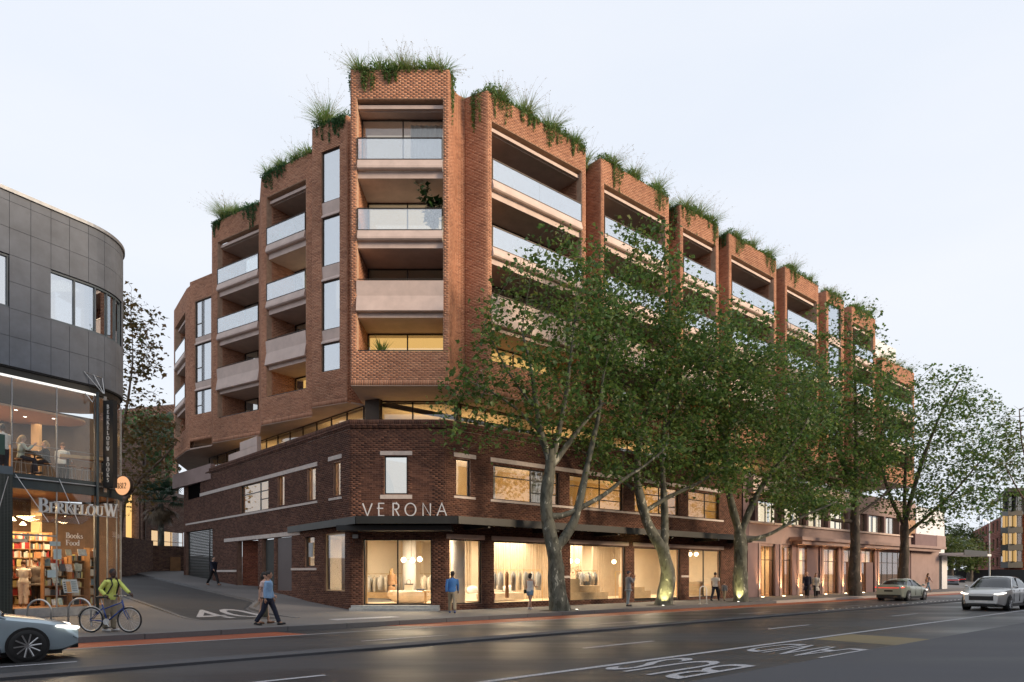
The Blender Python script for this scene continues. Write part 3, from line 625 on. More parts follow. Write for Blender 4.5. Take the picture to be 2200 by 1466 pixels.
# main street bays
BAYS = [(0, 6.64, .28, .30), (7.83, 13.83, .25, .36), (14.96, 19.11, .30, .32), (20.33, 26.48, .29, .35), (27.74, 32.95, .29, .27), None, (38.93, 43.75, .15, .5)]
def bp(t, d=0.): return B2 + ES*t - EN*d
prev = None
for i, q in enumerate(BAYS):
    if q is None:
        t0, t1 = 34.3, 37.47
        window_bay(bp(t0), bp(t1), .4, 2.62, [(20.65, 23.2), (17.5, 20.0), (14.4, 16.8), (11.7, 13.7)])
    else:
        t0, t1 = q[0], q[1]; bay(bp(t0), bp(t1), q[2], q[3], litrow=(3,) if i in (0, 2, 4) else ())
    if prev is not None:
        returns(bp(prev), bp(prev, 1.3)); returns(bp(prev, 1.3), bp(t0, 1.3)); returns(bp(t0, 1.3), bp(t0))
    prev = t1
returns(bp(43.75), bp(43.75, 1.3)); returns(bp(43.75, 1.3), bp(45.2, 1.3)); returns(bp(45.2, 1.3), bp(45.2), Z0, 21)
bay(bp(45.2), bp(52.9), .3, .4, z1=21.0, top=19.6, levels=LV5); returns(bp(52.9), bp(52.9, 8), Z0, 21)
MB().prism([tuple(bp(a, b).to_2d()) for a, b in ((44.5, 1.5), (52.5, 1.5), (52.5, 8), (44.5, 8))], 21, 23.6).build('roof_pavilion', 'render_white', BLD)
# floor plate (soffit) and roof deck follow the stepped outline
OUT = [L5L, L5R, L4L, L4R, L3L, L3R, L2L, L2R, WL, WR, Vector((-7.35, 34.0, 0)), TL_]+cv
for i, q in enumerate(BAYS):
    t0, t1 = (34.3, 37.47) if q is None else q[:2]
    if i: OUT += [bp(t0, 1.3), bp(t0)]
    OUT += [bp(t1), bp(t1, 1.3)]
OUT += [bp(45.2, 1.3), bp(45.2), bp(52.9), bp(52.9, 12), bp(10, 14), Vector((-20, 60, 0)), Vector((-26.5, 56, 0))]
pol = []
for p in OUT:
    if not pol or (Vector(p)-Vector(pol[-1])).length > .02: pol.append(p)
MB().prism([(p.x, p.y) for p in pol], 10.0-.03, 10.06).build('soffit_slab', 'soffit', BLD)
def deck(P, z): MB().prism([(p.x, p.y) for p in P], z, z+.2).build('roof_deck', 'soffit', BLD)
back = Vector((.05, .45, 0))
deck([p+back for p in pol[4:-9]]+[bp(43.0, .6), bp(43.0, 12), bp(10, 14), Vector((-14, 52, 0))], 23.35)
deck([L5L+back, L5R+back, L4L+back, L4R+back, Vector((-17, 50, 0)), Vector((-24, 58, 0))], 20.3); deck([bp(45.4, .4), bp(52.7, .4), bp(52.7, 8), bp(45.4, 8)], 20.3)
# ---- sign: thin metal letters standing on the awning
SIGN = thing('building_sign', 'slim metal capitals reading VERONA standing on the dark awning over the corner door', 'sign', (-5.0, 28.9, 4.04))
def stroke(mb, pts, w, fr, b0, b1):
    """flat bar following a 2-D polyline with mitred corners"""
    P = [Vector(p) for p in pts]; L_ = []; R_ = []
    for i, p in enumerate(P):
        d0 = (P[i]-P[i-1]).normalized() if i else None; d1 = (P[i+1]-P[i]).normalized() if i < len(P)-1 else None
        d0 = d0 or d1; d1 = d1 or d0; n0 = Vector((-d0.y, d0.x)); n1 = Vector((-d1.y, d1.x)); nn = (n0+n1); nn = nn/max(nn.dot(n0), .35)
        wi = w[i] if hasattr(w, '__len__') else w
        L_.append(p+nn*wi/2); R_.append(p-nn*wi/2)
    rings = [[(l.x, b0, l.y), (r.x, b0, r.y), (r.x, b1, r.y), (l.x, b1, l.y)] for l, r in zip(L_, R_)]
    mb.loft(rings, True, fr)
def arc(cx, cy, rx, ry, a0, a1, n=20): return [(cx+rx*cos(R(a0+(a1-a0)*i/n)), cy+ry*sin(R(a0+(a1-a0)*i/n))) for i in range(n+1)]
VG = {'V': (.74, [[(0,1),(.37,0),(.74,1)]]), 'E': (.5, [[(.5,1),(.08,1),(.08,0),(.5,0)],[(-.06,.6),(.42,.6)]]), 'R': (.52, [[(.06,0),(.06,1),(.3,1)]+arc(.3,.76,.2,.24,90,-90,10)+[(.06,.52)],[(.24,.52),(.52,0)]]),
      'O': (.86, [arc(.43,.5,.42,.5,90,450,28)]), 'N': (.66, [[(.04,0),(.04,1),(.62,0),(.62,1)]]), 'A': (.74, [[(0,0),(.37,1),(.74,0)],[(.16,.36),(.58,.36)]])}
frS, _ = frame((-6.26, 28.62), (-2.0, 28.62)); x = 0.; hgt = .52; pos = [.0, .62, 1.22, 1.74, 2.46, 3.06]
k = 1.02
for ch, x in zip('VERONA', pos):
    m = MB()
    for q, st in enumerate(VG[ch][1]): stroke(m, [(x*k+px*hgt*1.02, 4.06+py*hgt) for px, py in st], .045, frS, -.05+.002*q, .03+.002*q)
    m.build('letter', pbr('letter_metal', (.72,.73,.74), .45, metal=.25, var=.06), SIGN)
MB().box(-.05, 3.65, -.02, .0, 4.04, 4.06, frS).build('mounting_rail', 'canopy_steel', SIGN)

# ================================================================ plaster shop wing further along the main street
PW = thing('shop_wing', 'mauve plaster shop wing with tall lit columns beside the brick podium', 'building', sn(26, 0))
def pb(name, s0, s1, n0, n1, z0, z1, mat, parent=None): return MB().box(s0, s1, n0, n1, z0, z1, FM).build(name, mat, parent or PW)
PIL = [(25.15, 26.75), (28.88, 29.70), (31.35, 32.30), (35.83, 36.33), (39.07, 39.90), (42.96, 43.35), (46.26, 47.1), (53.3, 54.9)]
for i, (a, b) in enumerate(PIL):
    pb('column', a, b-.26, -.5, .0, -.05, 3.75, 'plaster'); pb('column_lit_side', b-.258, b, -.5, .06, -.05, 3.75, 'plaster_pale')  # paler strip puts the lit right side of each column into colour
pb('column', 33.9, 35.8, -.5, -.12, 0, 3.75, 'plaster'); pb('column', 41.2, 42.9, -.5, -.12, 0, 2.6, 'plaster'); pb('column', 44.7, 46.2, -.5, -.12, 0, 2.6, 'plaster')
for i in range(len(PIL)-1):
    a, b = PIL[i][1], PIL[i+1][0]; k = max(2, int((b-a)/1.2))
    f_, l_ = frame(sn(a, -.22), sn(b, -.22)); window(PW, f_, 0, l_, .05, 3.6, inset=.0, mull=[l_*q/k for q in range(1, k)], tran=(2.6,), fm='bronze', gm='window_glass', w=.05, name='shopfront')
    pb('lintel', a, b, -.5, -.15, 3.6, 3.75, 'plaster_pale')
pb('room_floor', 25.2, 54.9, -5, -.3, -.02, .02, 'timber'); pb('room_ceiling', 25.2, 54.9, -5, -.3, 3.7, 3.74, 'ceiling'); pb('room_back', 25.2, 54.9, -2.9, -2.8, 0, 3.7, 'cream_wall'); [pb('timber_screen', a, a+.55, -2.79, -2.74, 0, 3.6, 'timber') for a in np.arange(25.6, 54, 1.9)]
for s0, p in ((27.5, 190), (30.5, 190), (34.0, 130), (37.8, 130), (41, 130), (45, 130), (50, 150)): area('wing_light', sn(s0, -1.5, 3.66), 2.4, 1.6, p, (1, .62, .28), (0, 0, .71))
pb('head_wall', 25.15, 54.9, -.9, -.02, 3.752, 5.2, 'plaster_pale'); pb('awning_slab', 30.9, 61.5, -.02, 1.0, 4.08, 4.32, 'plaster_pale'); pb('awning_under', 31.4, 60.6, -.02, .75, 3.80, 4.078, 'plaster_pale')
pb('sill_band', 25.15, 56, -.02, .14, 5.12, 5.26, 'concrete'); pb('upper_band', 25.15, 56, -.6, -.02, 6.8, 8.45, 'plaster_pale'); pb('balcony_upstand', 25.0, 40, -.02, .5, 7.15, 8.2, 'concrete')
for a in (26.5, 30.2, 33.9, 37.6, 41.3, 45, 48.7, 52.3): pb('pier', a-.4, a, -.6, .0, 5.262, 6.798, 'plaster')
for a in (26.5, 30.2, 33.9, 37.6, 41.3, 45, 48.7):
    f_, l_ = frame(sn(a, -.3), sn(a+3.3, -.3)); window(PW, f_, 0, l_, 5.262, 6.798, inset=0, mull=(l_*.45, l_*.72), fm='bronze', gm='window_glass', w=.06)
    pb('room_back', a, a+3.3, -1.2, -1.15, 5.26, 6.8, lit('lit_bright', (1, .84, .62), 1.25))
pb('corner_wall', 52.5, 56, -.6, -.02, 5.262, 6.798, 'timber')
pb('end_wall', 54.9, 62.5, -6, .01, -.05, 4.05, 'plaster_pale'); pb('end_parapet', 55.0, 60.9, -5, .3, 4.33, 5.5, 'plaster'); pb('end_parapet_edge', 60.9, 63.5, -5, .32, 4.33, 5.52, 'plaster_pale')
pb('terrace_block', 24.4, 25.14, -.8, .1, 3.9, 8.4, 'plaster')
for i, (a, b) in enumerate(PIL[:7]):
    pb('uplight', b-.22, b-.04, .22, .34, .0, .03, 'lamp_warm'); spot('uplight_beam', sn(b-.13, .36, .08), sn(b-.13, -.1, 3.2), 800, (1, .55, .24), 50, .9)
# ---- bright neighbour beyond
NB = thing('white_building', 'white rendered corner building with deep dark edged awning at far right', 'building', sn(64, 0))
pb('pillar', 63.4, 65.0, -.6, .0, 0, 3.5, 'render_white', NB); pb('doorway', 62.55, 63.35, -.4, -.1, 0, 3.5, 'black_paint', NB)
pb('awning', 62.6, 72.0, -.3, 2.2, 3.52, 3.75, 'render_white', NB); pb('awning_edge', 62.6, 70.4, 2.2, 2.26, 3.52, 4.05, 'canopy_steel', NB)
pb('wall', 65.05, 74, -8, -3.0, 0, 9.0, 'render_white', NB); pb('wall', 57.5, 66, -12, -3.2, 5.55, 9.2, pbr('render_blue', (.46,.50,.56), .7, var=.05), NB); pb('panel_joint', 60.9, 60.94, -3.2, -3.18, 5.6, 9.1, 'galv', NB)
# ================================================================ bookshop on the opposite corner
BS = thing('bookshop_building', 'grey panel clad corner building with curved end and glazed bookshop below', 'building', (-16.4, 24, 0))
PB0 = Vector((-16.36, 24.0, 0)); DB = Vector((.501, .865, 0)).normalized(); NBV = Vector((DB.y, -DB.x, 0)); AE = 1.336; RA = 2.4
AC = PB0 + DB*AE - NBV*RA
def fp(a, b=0., z=0.):
    """point on the curved front: a along it, b outward"""
    if a <= AE: p = PB0 + DB*a + NBV*b
    else:
        th = math.atan2(NBV.y, NBV.x) + (a-AE)/RA; p = AC + Vector((cos(th), sin(th), 0))*(RA+b)
    return Vector((p.x, p.y, z))
def shell(a0, a1, z0, z1, b0, b1, mb=None):
    """curved slab between two offsets"""
    mb = mb or MB(); n = 1 if a1 <= AE+1e-6 else max(2, int((a1-max(a0, AE))/.22)); A = [a0]
    if a0 < AE < a1: A.append(AE)
    A = sorted(set(A+list(np.linspace(max(a0, min(AE, a1)), a1, n+1))))
    rings = [[fp(a, b0, z0), fp(a, b1, z0), fp(a, b1, z1), fp(a, b0, z1)] for a in A]
    return mb.loft(rings)
AEND = AE + RA*2.2
pbr('fibre_panel', (.135,.152,.180), .55, var=.22, scale=1.3, bump=.1); pbr('panel_joint', (.02,.02,.022), .8); pbr('blue_grey', (.10,.13,.155), .5, var=.1)
def tilemat(name, c, g, sx, sy):
    m, n, b = nodes(name); t = n.nodes.new('ShaderNodeTexCoord'); br = n.nodes.new('ShaderNodeTexBrick')
    mpp = n.nodes.new('ShaderNodeMapping'); mpp.inputs['Rotation'].default_value = (R(90), 0, 0)
    br.offset = 0; br.inputs['Scale'].default_value = 1; br.inputs['Brick Width'].default_value = sx; br.inputs['Row Height'].default_value = sy; br.inputs['Mortar Size'].default_value = .006
    br.inputs['Color1'].default_value = (*c, 1); br.inputs['Color2'].default_value = (*[x*.7 for x in c], 1); br.inputs['Mortar'].default_value = (*g, 1)
    n.links.new(t.outputs['Object'], mpp.inputs[0]); n.links.new(mpp.outputs[0], br.inputs[0]); n.links.new(br.outputs[0], b.inputs['Base Color']); b.inputs['Roughness'].default_value = .3; MATS[name] = m
tilemat('mosaic', (.022,.030,.026), (.06,.07,.065), .05, .05)
ZJ = [8.65, 9.65, 10.6, 11.5, 12.4, 13.3, 14.2, 14.5]
for z0_, z1_, a0_, a1_ in ((8.6, 10.6, -9, AEND), (12.4, 14.5, -9, AEND), (10.6, 12.4, -9, -4.65), (10.6, 12.4, -1.12, .12), (10.6, 12.4, 3.85, AEND)): shell(a0_, a1_, z0_, z1_, -.25, -.03).build('core_wall', 'panel_joint', BS)
AJ = [-1.15-.645*k for k in range(11, 0, -1)] + [-1.15, -.50, .14, .755, 1.42] + [1.42+.645*k for k in range(1, 9)]
WIN1 = (.14, 3.4); WIN0 = (-4.6, -1.15)
for i in range(len(AJ)-1):
    for k in range(len(ZJ)-1):
        a0, a1, z0, z1 = AJ[i], AJ[i+1], ZJ[k], ZJ[k+1]
        if k in (2, 3) and (a0 >= WIN1[0]-.01 and a1 <= WIN1[1]+.4 or a1 <= WIN0[1]+.01 and a0 >= WIN0[0]-.2): continue
        shell(a0+.006, a1-.006, z0+.006, z1-.006, -.03, random.uniform(-.002, .002)).build('cladding_panel', 'fibre_panel', BS)
shell(-9, AEND, 14.5, 14.62, -.4, .06).build('roof_flashing', 'galv', BS)
shell(-9, AEND, 8.36, 8.60, -.3, -.10).build('soffit_band', 'canopy_steel', BS); shell(-9, 1.75, 8.30, 8.355, -.16, -.06).build('light_strip', 'led_strip', BS)
for w0, panes in ((WIN1, [(.16, .93), (.99, 1.70), (1.76, 2.25), (2.31, 2.8), (2.86, 3.35)]), (WIN0, [(-4.5, -3.4), (-3.3, -2.3), (-2.2, -1.2)])):
    fm_ = MB(); shell(w0[0]+.0, w0[1]+.3, 10.61, 10.68, -.22, -.06, fm_); shell(w0[0], w0[1]+.3, 12.32, 12.39, -.22, -.06, fm_)
    for (p, q) in panes: shell(p-.05, p, 10.68, 12.32, -.2, -.07, fm_); shell(q, q+.05, 10.68, 12.32, -.2, -.07, fm_)
    wnd = fm_.build('strip_window', 'blue_grey', BS)
    for (p, q) in panes: shell(p+.002, q-.002, 10.68, 12.32, -.13, -.12).build('pane', 'coated_glass', wnd)
shell(-9, AE, 10.4, 12.6, -2.2, -2.15).build('room_back', 'cream_wall', BS); shell(-9, AEND-.5, 12.45, 12.5, -2.1, -.3).build('room_ceiling', 'ceiling', BS)
pbr('shop_floor', (.24,.12,.06), .4, var=.2); pbr('teal_beam', (.035,.050,.055), .5, var=.15)
def plate(name, z0, z1, mat, b=-.12, a0=-9): 
    P = [fp(a, b) for a in np.r_[a0, AE, np.linspace(AE+.2, AEND, 16)]]; P += [P[-1]-DB*0+Vector((-3.0, -1.0, 0)), P[0]-NBV*9]
    return MB().prism([(p.x, p.y) for p in P], z0, z1).build(name, mat, BS)
plate('ground_floor', .05, .42, 'shop_floor'); plate('first_floor', 4.62, 4.98, 'timber', -.2); plate('first_ceiling', 8.30, 8.36, 'ceiling', -.25); plate('roof_plate', 14.3, 14.42, 'panel_joint', -.3); plate('attic_floor', 10.2, 10.4, 'panel_joint', -.3)
pbr('peach_ceiling', (.60,.40,.27), .7, var=.05); plate('lowered_ceiling', 7.55, 7.62, 'peach_ceiling', -1.3)
shell(-9, AEND, 4.55, 5.06, -.18, -.02).build('floor_beam', 'teal_beam', BS); shell(-1.0, AEND, .12, .44, -.1, .03).build('plinth', 'galv', BS)
shell(-9, -1.06, -.05, 4.98, -.3, .02).build('tiled_pier', 'mosaic', BS); shell(-9, -1.06, 4.98, 5.25, -.1, .04).build('pier_cap', 'blue_grey', BS)
# glazing: each pane its own object
up = MB(); gr = MB(); MU = [-4.5, -2.8, -1.05, .36, 1.70, 2.3, 2.95, 3.6, 4.3]
for a in MU: shell(a-.018, a+.018, 5.06, 8.28, -.09, -.05, up)
for a in MU[2:]: shell(a-.02, a+.02, .44, 4.55, -.09, -.05, gr)
UG = up.build('upper_glazing', 'galv', BS); GG = gr.build('shop_glazing', 'galv', BS)
for i in range(len(MU)-1):
    shell(MU[i]+.02, MU[i+1]-.02, 5.07, 8.27, -.075, -.065).build('pane', 'clear_glass', UG)
    if MU[i] >= .3: shell(MU[i]+.022, MU[i+1]-.022, .45, 4.54, -.075, -.065).build('pane', 'clear_glass', GG)
shell(-1.0, .33, 3.0, 4.54, -.075, -.065).build('fanlight', 'clear_glass', GG); shell(-1.02, .34, 2.94, 3.0, -.1, -.04).build('door_head', 'galv', GG)
# steel post, spider struts, glass awning on rods
pm = MB().tube([fp(1.72, .06, .0), fp(1.72, .06, 8.4)], .055, 10); PST = pm.build('steel_post', 'teal_beam', BS, smooth=True)
for p, q in ((fp(1.25, .02, 9.05), fp(1.75, .3, 8.35)), (fp(1.95, .02, 9.0), fp(1.8, .3, 8.35)), (fp(1.25, .02, 9.05), fp(1.95, .02, 9.0)), (fp(1.6, .02, 9.02), fp(1.78, .3, 8.35)), (fp(1.3, -.02, 8.3), fp(1.45, .2, 7.95)), (fp(1.65, -.02, 8.3), fp(1.45, .2, 7.95))):
    MB().tube([p, q], .016, 6).build('strut', 'steel', PST)
ag = MB().loft([[fp(-.95, .02, 3.58), fp(-.95, .8, 3.38), fp(-.95, .8, 3.395), fp(-.95, .02, 3.595)], [fp(1.6, .02, 3.75), fp(.75, .8, 3.38), fp(.75, .8, 3.395), fp(1.6, .02, 3.765)]])
AG = ag.build('glass_awning', 'window_glass', BS)
for p, q in ((fp(-.98, .03, 5.0), fp(-.3, .75, 3.4)), (fp(.40, .03, 5.0), fp(.7, .75, 3.4)), (fp(-1.2, .04, 4.9), fp(-1.9, .8, 3.3))): MB().tube([p, q], .012, 6).build('tie_rod', 'steel', AG)
for z in (4.9, 5.45, 5.8, 6.1): 
    m = MB()
    m.tube([fp(a, .02 if z < 5 else -.12, z) for a in np.r_[np.linspace(-1.0, AE, 3), np.linspace(AE+.2, 3.6, 9)]], .012 if z > 5 else .03, 6); m.build('guard_rail', 'galv', BS, smooth=True)
# interiors
fW, _l = frame(PB0-DB*9-NBV*4.2, PB0+DB*6-NBV*4.2); MB().box(0, 14, -.2, 0, .42, 4.6, fW).build('shop_back_wall', pbr('shop_wall', (.13,.075,.045), .8, var=.2), BS); MB().box(0, 14, -.2, 0, 5, 8.3, fW).build('cafe_back_wall', pbr('cafe_wall', (.10,.075,.06), .8, var=.2), BS)
f_, l_ = frame(fp(-2.6, -4.05), fp(2.6, -4.05)); MB().box(0, 3.2, 0, .06, 5.0, 6.6, f_).build('cafe_panelling', 'timber', BS)
f_, l_ = frame(fp(1.25, -3.6), fp(1.85, -3.5)); MB().box(0, l_, -.3, 0, .42, 4.6, f_).box(0, l_, -.3, 0, 5, 7.6, f_).build('interior_column', 'timber_pale', BS)
area('shop_lamp', fp(-.4, -2.0, 4.2), 2.2, 1.6, 220, (1, .66, .34)); area('shop_lamp', fp(1.6, -2.0, 4.2), 1.6, 1.6, 150, (1, .72, .42)); area('cafe_lamp', fp(-1.5, -2.3, 7.5), 2.4, 2.0, 110, (1, .70, .42)); area('cafe_lamp', fp(1.6, -2.3, 7.5), 2.0, 2.0, 32, (1, .70, .42))
area('office_lamp', fp(.8, -1.2, 12.3), 1.5, 1.0, 14, (1, .85, .65))
for a, b in ((-1.6, -1.8), (-.9, -2.4), (-.2, -1.7), (.5, -2.6), (1.2, -2.0), (-.4, -3.1)): MB().lathe([(.0, 7.545), (.05, 7.545), (.05, 7.552), (.0, 7.552)], 10, Matrix.Translation(fp(a, b))).build('downlight', 'lamp_white', BS)
for a, b, z in ((-.35, -1.6, 3.55), (.25, -2.2, 3.45), (-.8, -2.4, 3.6)): MB().lathe([(.02, .12), (.11, 0), (.10, -.01), (.01, .09)], 12, Matrix.Translation(fp(a, b, z))).build('pendant_lamp', 'lamp_warm', BS)
# ---- book shelves with packed books
PALB = [(.55,.50,.42), (.30,.035,.03), (.42,.36,.30), (.08,.09,.10), (.60,.58,.52), (.16,.22,.26), (.45,.22,.10), (.50,.45,.20), (.03,.03,.03), (.38,.10,.06), (.58,.55,.50)]
brickmat('book_cloth', PALB, .6)
def books(name, fr, a0, a1, z, b0, hmax, parent, lean=False):
    m = MB(); a = a0
    while a < a1-.05:
        w = random.uniform(.025, .065); h = random.uniform(.62, .95)*hmax; dep = random.uniform(.12, .19)
        if random.random() < .18: w = random.uniform(.13, .19); dep = .05      # face out
        if a+w > a1: break
        m.box(a+.002, a+w-.002, b0-dep, b0-random.uniform(0, .015), z+.003, z+h, fr); a += w
        if random.random() < .08: a += random.uniform(.03, .12)
    return m.build(name, 'book_cloth', parent, kind='stuff')
def shelf(label, A, B, z0, rows, pitch, dep=.24, wood='timber'):
    f_, l_ = frame(A, B); base = A
    t = thing('bookshelf', label, 'bookshelf', (A[0], A[1], z0), group='bookshelves inside the bookshop')
    for a in np.arange(0, l_+.01, l_/max(1, round(l_/.95))): MB().box(a-.015, a+.015, -dep, 0, z0, z0+rows*pitch, f_).build('upright', wood, t)
    MB().box(0, l_, -dep-.02, -dep, z0, z0+rows*pitch, f_).build('back_board', wood, t)
    for k in range(rows):
        o = MB().box(0, l_, -dep, -.01, z0+k*pitch-.012, z0+k*pitch+.012, f_).build('shelf_board', wood, t); books('shelf_books', f_, .03, l_-.03, z0+k*pitch+.012, -.02, pitch-.05, o)
    return t
shelf('tall timber bookshelf on the rear wall behind the shoppers', fp(-2.4, -3.6), fp(-.2, -3.6), .46, 8, .33); shelf('tall timber bookshelf on the rear wall beside the brick column', fp(-.15, -3.5), fp(1.2, -3.3), .46, 8, .33)
shelf('low bookshelf standing in the shop window by the door', fp(.45, -1.1), fp(1.25, -1.1), .46, 5, .36); shelf('open bookshelf standing behind the steel post in the window', fp(1.3, -.9), fp(2.1, -.9), .46, 6, .33)
shelf('wide bookshelf high on the rear wall over the window display', fp(-.1, -2.6), fp(2.0, -2.4), 1.9, 4, .33)
shelf('narrow bookshelf in the curved glass corner', fp(2.15, -.7), fp(2.75, -.7), .46, 6, .36)
for i, (a, b, z, w, h, col) in enumerate([(.55,-.55,1.75,.22,.28,(.42,.50,.58)), (.80,-.5,1.72,.20,.28,(.05,.05,.07)), (1.02,-.5,1.7,.20,.30,(.5,.42,.42)), (1.3,-.45,1.72,.22,.30,(.30,.32,.28)), (.62,-.5,2.25,.24,.26,(.45,.58,.66)), (1.0,-.5,2.3,.2,.24,(.5,.46,.36)), (.55,-.5,1.3,.2,.28,(.33,.38,.36)), (1.45,-.4,2.3,.3,.26,(.55,.55,.55)), (.62,-.3,.5,.12,.25,(.45,.55,.5)), (.42,-.35,.5,.12,.22,(.5,.5,.48))]):
    p = fp(a, b, z); M = lm(p, DB, Vector((0, 0, 1))*.93 - NBV*.36, NBV*.93+Vector((0, 0, .36)))
    t = MB().box(-w/2, w/2, 0, h, -.015, .015, M).build('display_book', pbr('cover_%d' % i, col, .5, var=.35, scale=11)); tag(t, ['pale blue book facing out in the shop window', 'black book facing out beside the pale blue book', 'dusty pink book facing out in the middle of the window display', 'grey green book facing out near the steel post', 'sky blue book on the upper display shelf', 'cream book on the upper display shelf', 'dull green book on the lower display step', 'white boxed book on top of the shelf by the post', 'mint book standing on the window floor', 'white book standing on the window floor beside the door'][i], 'book', 'books on display in the bookshop window')
# poster board and notices in the window
PO = thing('poster_board', 'open poster spread with orange and blue columns leaning in the bookshop window', 'poster', fp(.95, -.35, .95)); M = lm(fp(.75, -.35, .93), DB, Vector((0, 0, .95))-NBV*.3, NBV)
MB().box(0, .52, 0, .52, -.01, .0, M).build('board', pbr('poster_paper', (.55,.60,.66), .6, var=.15, scale=9), PO); MB().box(.12, .27, .03, .44, .0, .003, M).build('column', pbr('poster_orange', (.62,.34,.16), .6, var=.2, scale=9), PO)
for k in range(5): MB().box(.03, .10, .06+k*.08, .11+k*.08, .0, .003, M).build('picture', 'blue_grey', PO); MB().box(.30, .48, .08+k*.08, .12+k*.08, .0, .002, M).build('print_block', pbr('ink_blue', (.16,.24,.32), .6), PO)
for a, z, w, h, nm in ((.25, 2.15, .26, .36, 'pale blue notice sheet taped to the shop window'), (.12, 2.62, .36, .16, 'wide pale sign hung above the window notice'), (.05, 1.5, .28, .26, 'small framed chart by the shop door')):
    tag(MB().box(0, w, -.055, -.05, 0, h, lm(fp(a, 0, z), DB, NBV, (0, 0, 1))).build('notice', pbr('notice_blue', (.46,.58,.62), .6, var=.1)), nm, 'notice')
# ---- serif lettering
T_, t_ = .19, .075
def bowl(cx, cy, rx, ry, a0, a1, wt=.075, wk=.19, n=14):
    P = arc(cx, cy, rx, ry, a0, a1, n); return (P, [wt+(wk-wt)*abs(cos(R(a0+(a1-a0)*i/n)))**1.5 for i in range(n+1)])
def ser(x, y, l=.3): return ([(x-l/2, y), (x+l/2, y)], .06)
STEM = [([(.17,.0),(.17,1)], T_), ser(.17,.03), ser(.17,.97)]
SG = {'B': (.72, STEM+[bowl(.3,.75,.24,.225,90,-90), bowl(.32,.27,.31,.245,90,-90), ([(.17,.97),(.31,.97)],.06), ([(.17,.52),(.33,.52)],.06), ([(.17,.03),(.33,.03)],.06)]),
 'E': (.64, STEM+[([(.17,.97),(.58,.97)],.06), ([(.17,.52),(.46,.52)],.06), ([(.17,.03),(.6,.03)],.06), ([(.565,.97),(.565,.74)],.06), ([(.585,.03),(.6,.28)],.06), ([(.45,.62),(.45,.42)],.05)]),
 'F': (.60, STEM+[([(.17,.97),(.56,.97)],.06), ([(.17,.52),(.44,.52)],.06), ([(.55,.97),(.55,.74)],.06), ([(.43,.62),(.43,.42)],.05)]),
 'R': (.76, STEM+[bowl(.3,.74,.25,.235,90,-90), ([(.17,.97),(.31,.97)],.06), ([(.17,.51),(.31,.51)],.06), ([(.36,.5),(.70,.02)],.17), ser(.7,.03,.2)]),
 'K': (.78, STEM+[([(.64,.95),(.22,.42)],.07), ([(.36,.58),(.70,.02)],.18), ser(.66,.97,.24), ser(.70,.03,.22)]),
 'L': (.62, STEM+[([(.17,.03),(.58,.03)],.06), ([(.565,.03),(.59,.32)],.06)]),
 'O': (.86, [bowl(.42,.5,.34,.485,90,450,.07,.2,30)]), 'U': (.80, [([(.17,1),(.17,.32)],T_), ser(.17,.97), ser(.64,.97,.26), bowl(.405,.32,.235,.29,180,360,.075,.13), ([(.64,.32),(.64,1)],.075)]),
 'W': (1.08, [([(.12,.97),(.36,.02)],.18), ([(.36,.02),(.57,.9)],.07), ([(.5,.97),(.74,.02)],.18), ([(.74,.02),(.97,.97)],.07), ser(.12,.97,.26), ser(.96,.97,.24), ser(.52,.97,.2)]),
 'S': (.58, [([(.50,.74),(.47,.90),(.34,.965),(.2,.94),(.1,.84),(.1,.72),(.18,.62),(.38,.48),(.48,.38),(.5,.24),(.42,.1),(.28,.035),(.14,.07),(.07,.26)], [.05,.07,.08,.1,.13,.16,.18,.18,.17,.15,.11,.08,.07,.05])]),
 'o': (.56, [bowl(.28,.32,.21,.31,90,450,.06,.14,22)]), 'k': (.58, [([(.13,0),(.13,1)],.14), ser(.13,.03,.24), ([(.46,.62),(.16,.28)],.06), ([(.26,.38),(.5,.02)],.14), ser(.5,.03,.18)]),
 's': (.42, [([(.36,.48),(.32,.58),(.2,.62),(.1,.56),(.1,.44),(.24,.33),(.36,.22),(.36,.1),(.24,.02),(.12,.04),(.06,.16)], [.04,.06,.07,.1,.12,.14,.13,.11,.07,.06,.04])]),
 'd': (.60, [([(.45,0),(.45,1)],.14), ser(.40,.97,.2), bowl(.26,.32,.19,.3,90,450,.06,.14,20)]),
 '1': (.4, [([(.2,0),(.2,1)],.15), ser(.2,.03,.3), ([(.2,.97),(.07,.86)],.06)]), '8': (.56, [bowl(.28,.75,.17,.23,90,450,.06,.12,20), bowl(.28,.27,.22,.26,90,450,.06,.15,22)]),
 '2': (.56, [([(.07,.74),(.12,.9),(.27,.96),(.41,.88),(.43,.72),(.32,.5),(.09,.05)], [.05,.08,.1,.14,.15,.12,.06]), ([(.06,.06),(.48,.06)],.11)]),
 'I': (.34, STEM), 'T': (.7, [([(.35,0),(.35,1)],T_), ser(.35,.03,.3), ([(.04,.97),(.66,.97)],.06), ([(.06,.97),(.06,.78)],.05), ([(.64,.97),(.64,.78)],.05)])}
def serif(txt, h, fr, mat, parent, x=0., z=0., depth=.03, sp=.1, heights=None, single=True):
    for i, ch in enumerate(txt):
        hh = h*(heights[i] if heights else 1); m = MB()
        if ch != ' ':
            for q, (P, w) in enumerate(SG[ch][1]): stroke(m, [(x+px*hh, z+py*hh) for px, py in P], [v*hh for v in w] if hasattr(w, '__len__') else w*hh, fr, 0, depth+.0012*q)
            m.build('letter', mat, parent)
        x += (SG[ch][0] if ch != ' ' else .4)*hh + sp*h*.45
    return x
pbr('sign_metal', (.62,.64,.65), .5, metal=.1, var=.1); pbr('sign_white', (.78,.77,.74), .6, var=.05)
NS = thing('name_lettering', 'large pale metal serif capitals reading BERKELOUW above the bookshop door', 'sign', fp(.6, .9, 3.7))
f_, l_ = frame(fp(-.50, .45), PB0+DB*2.75+NBV*.45)
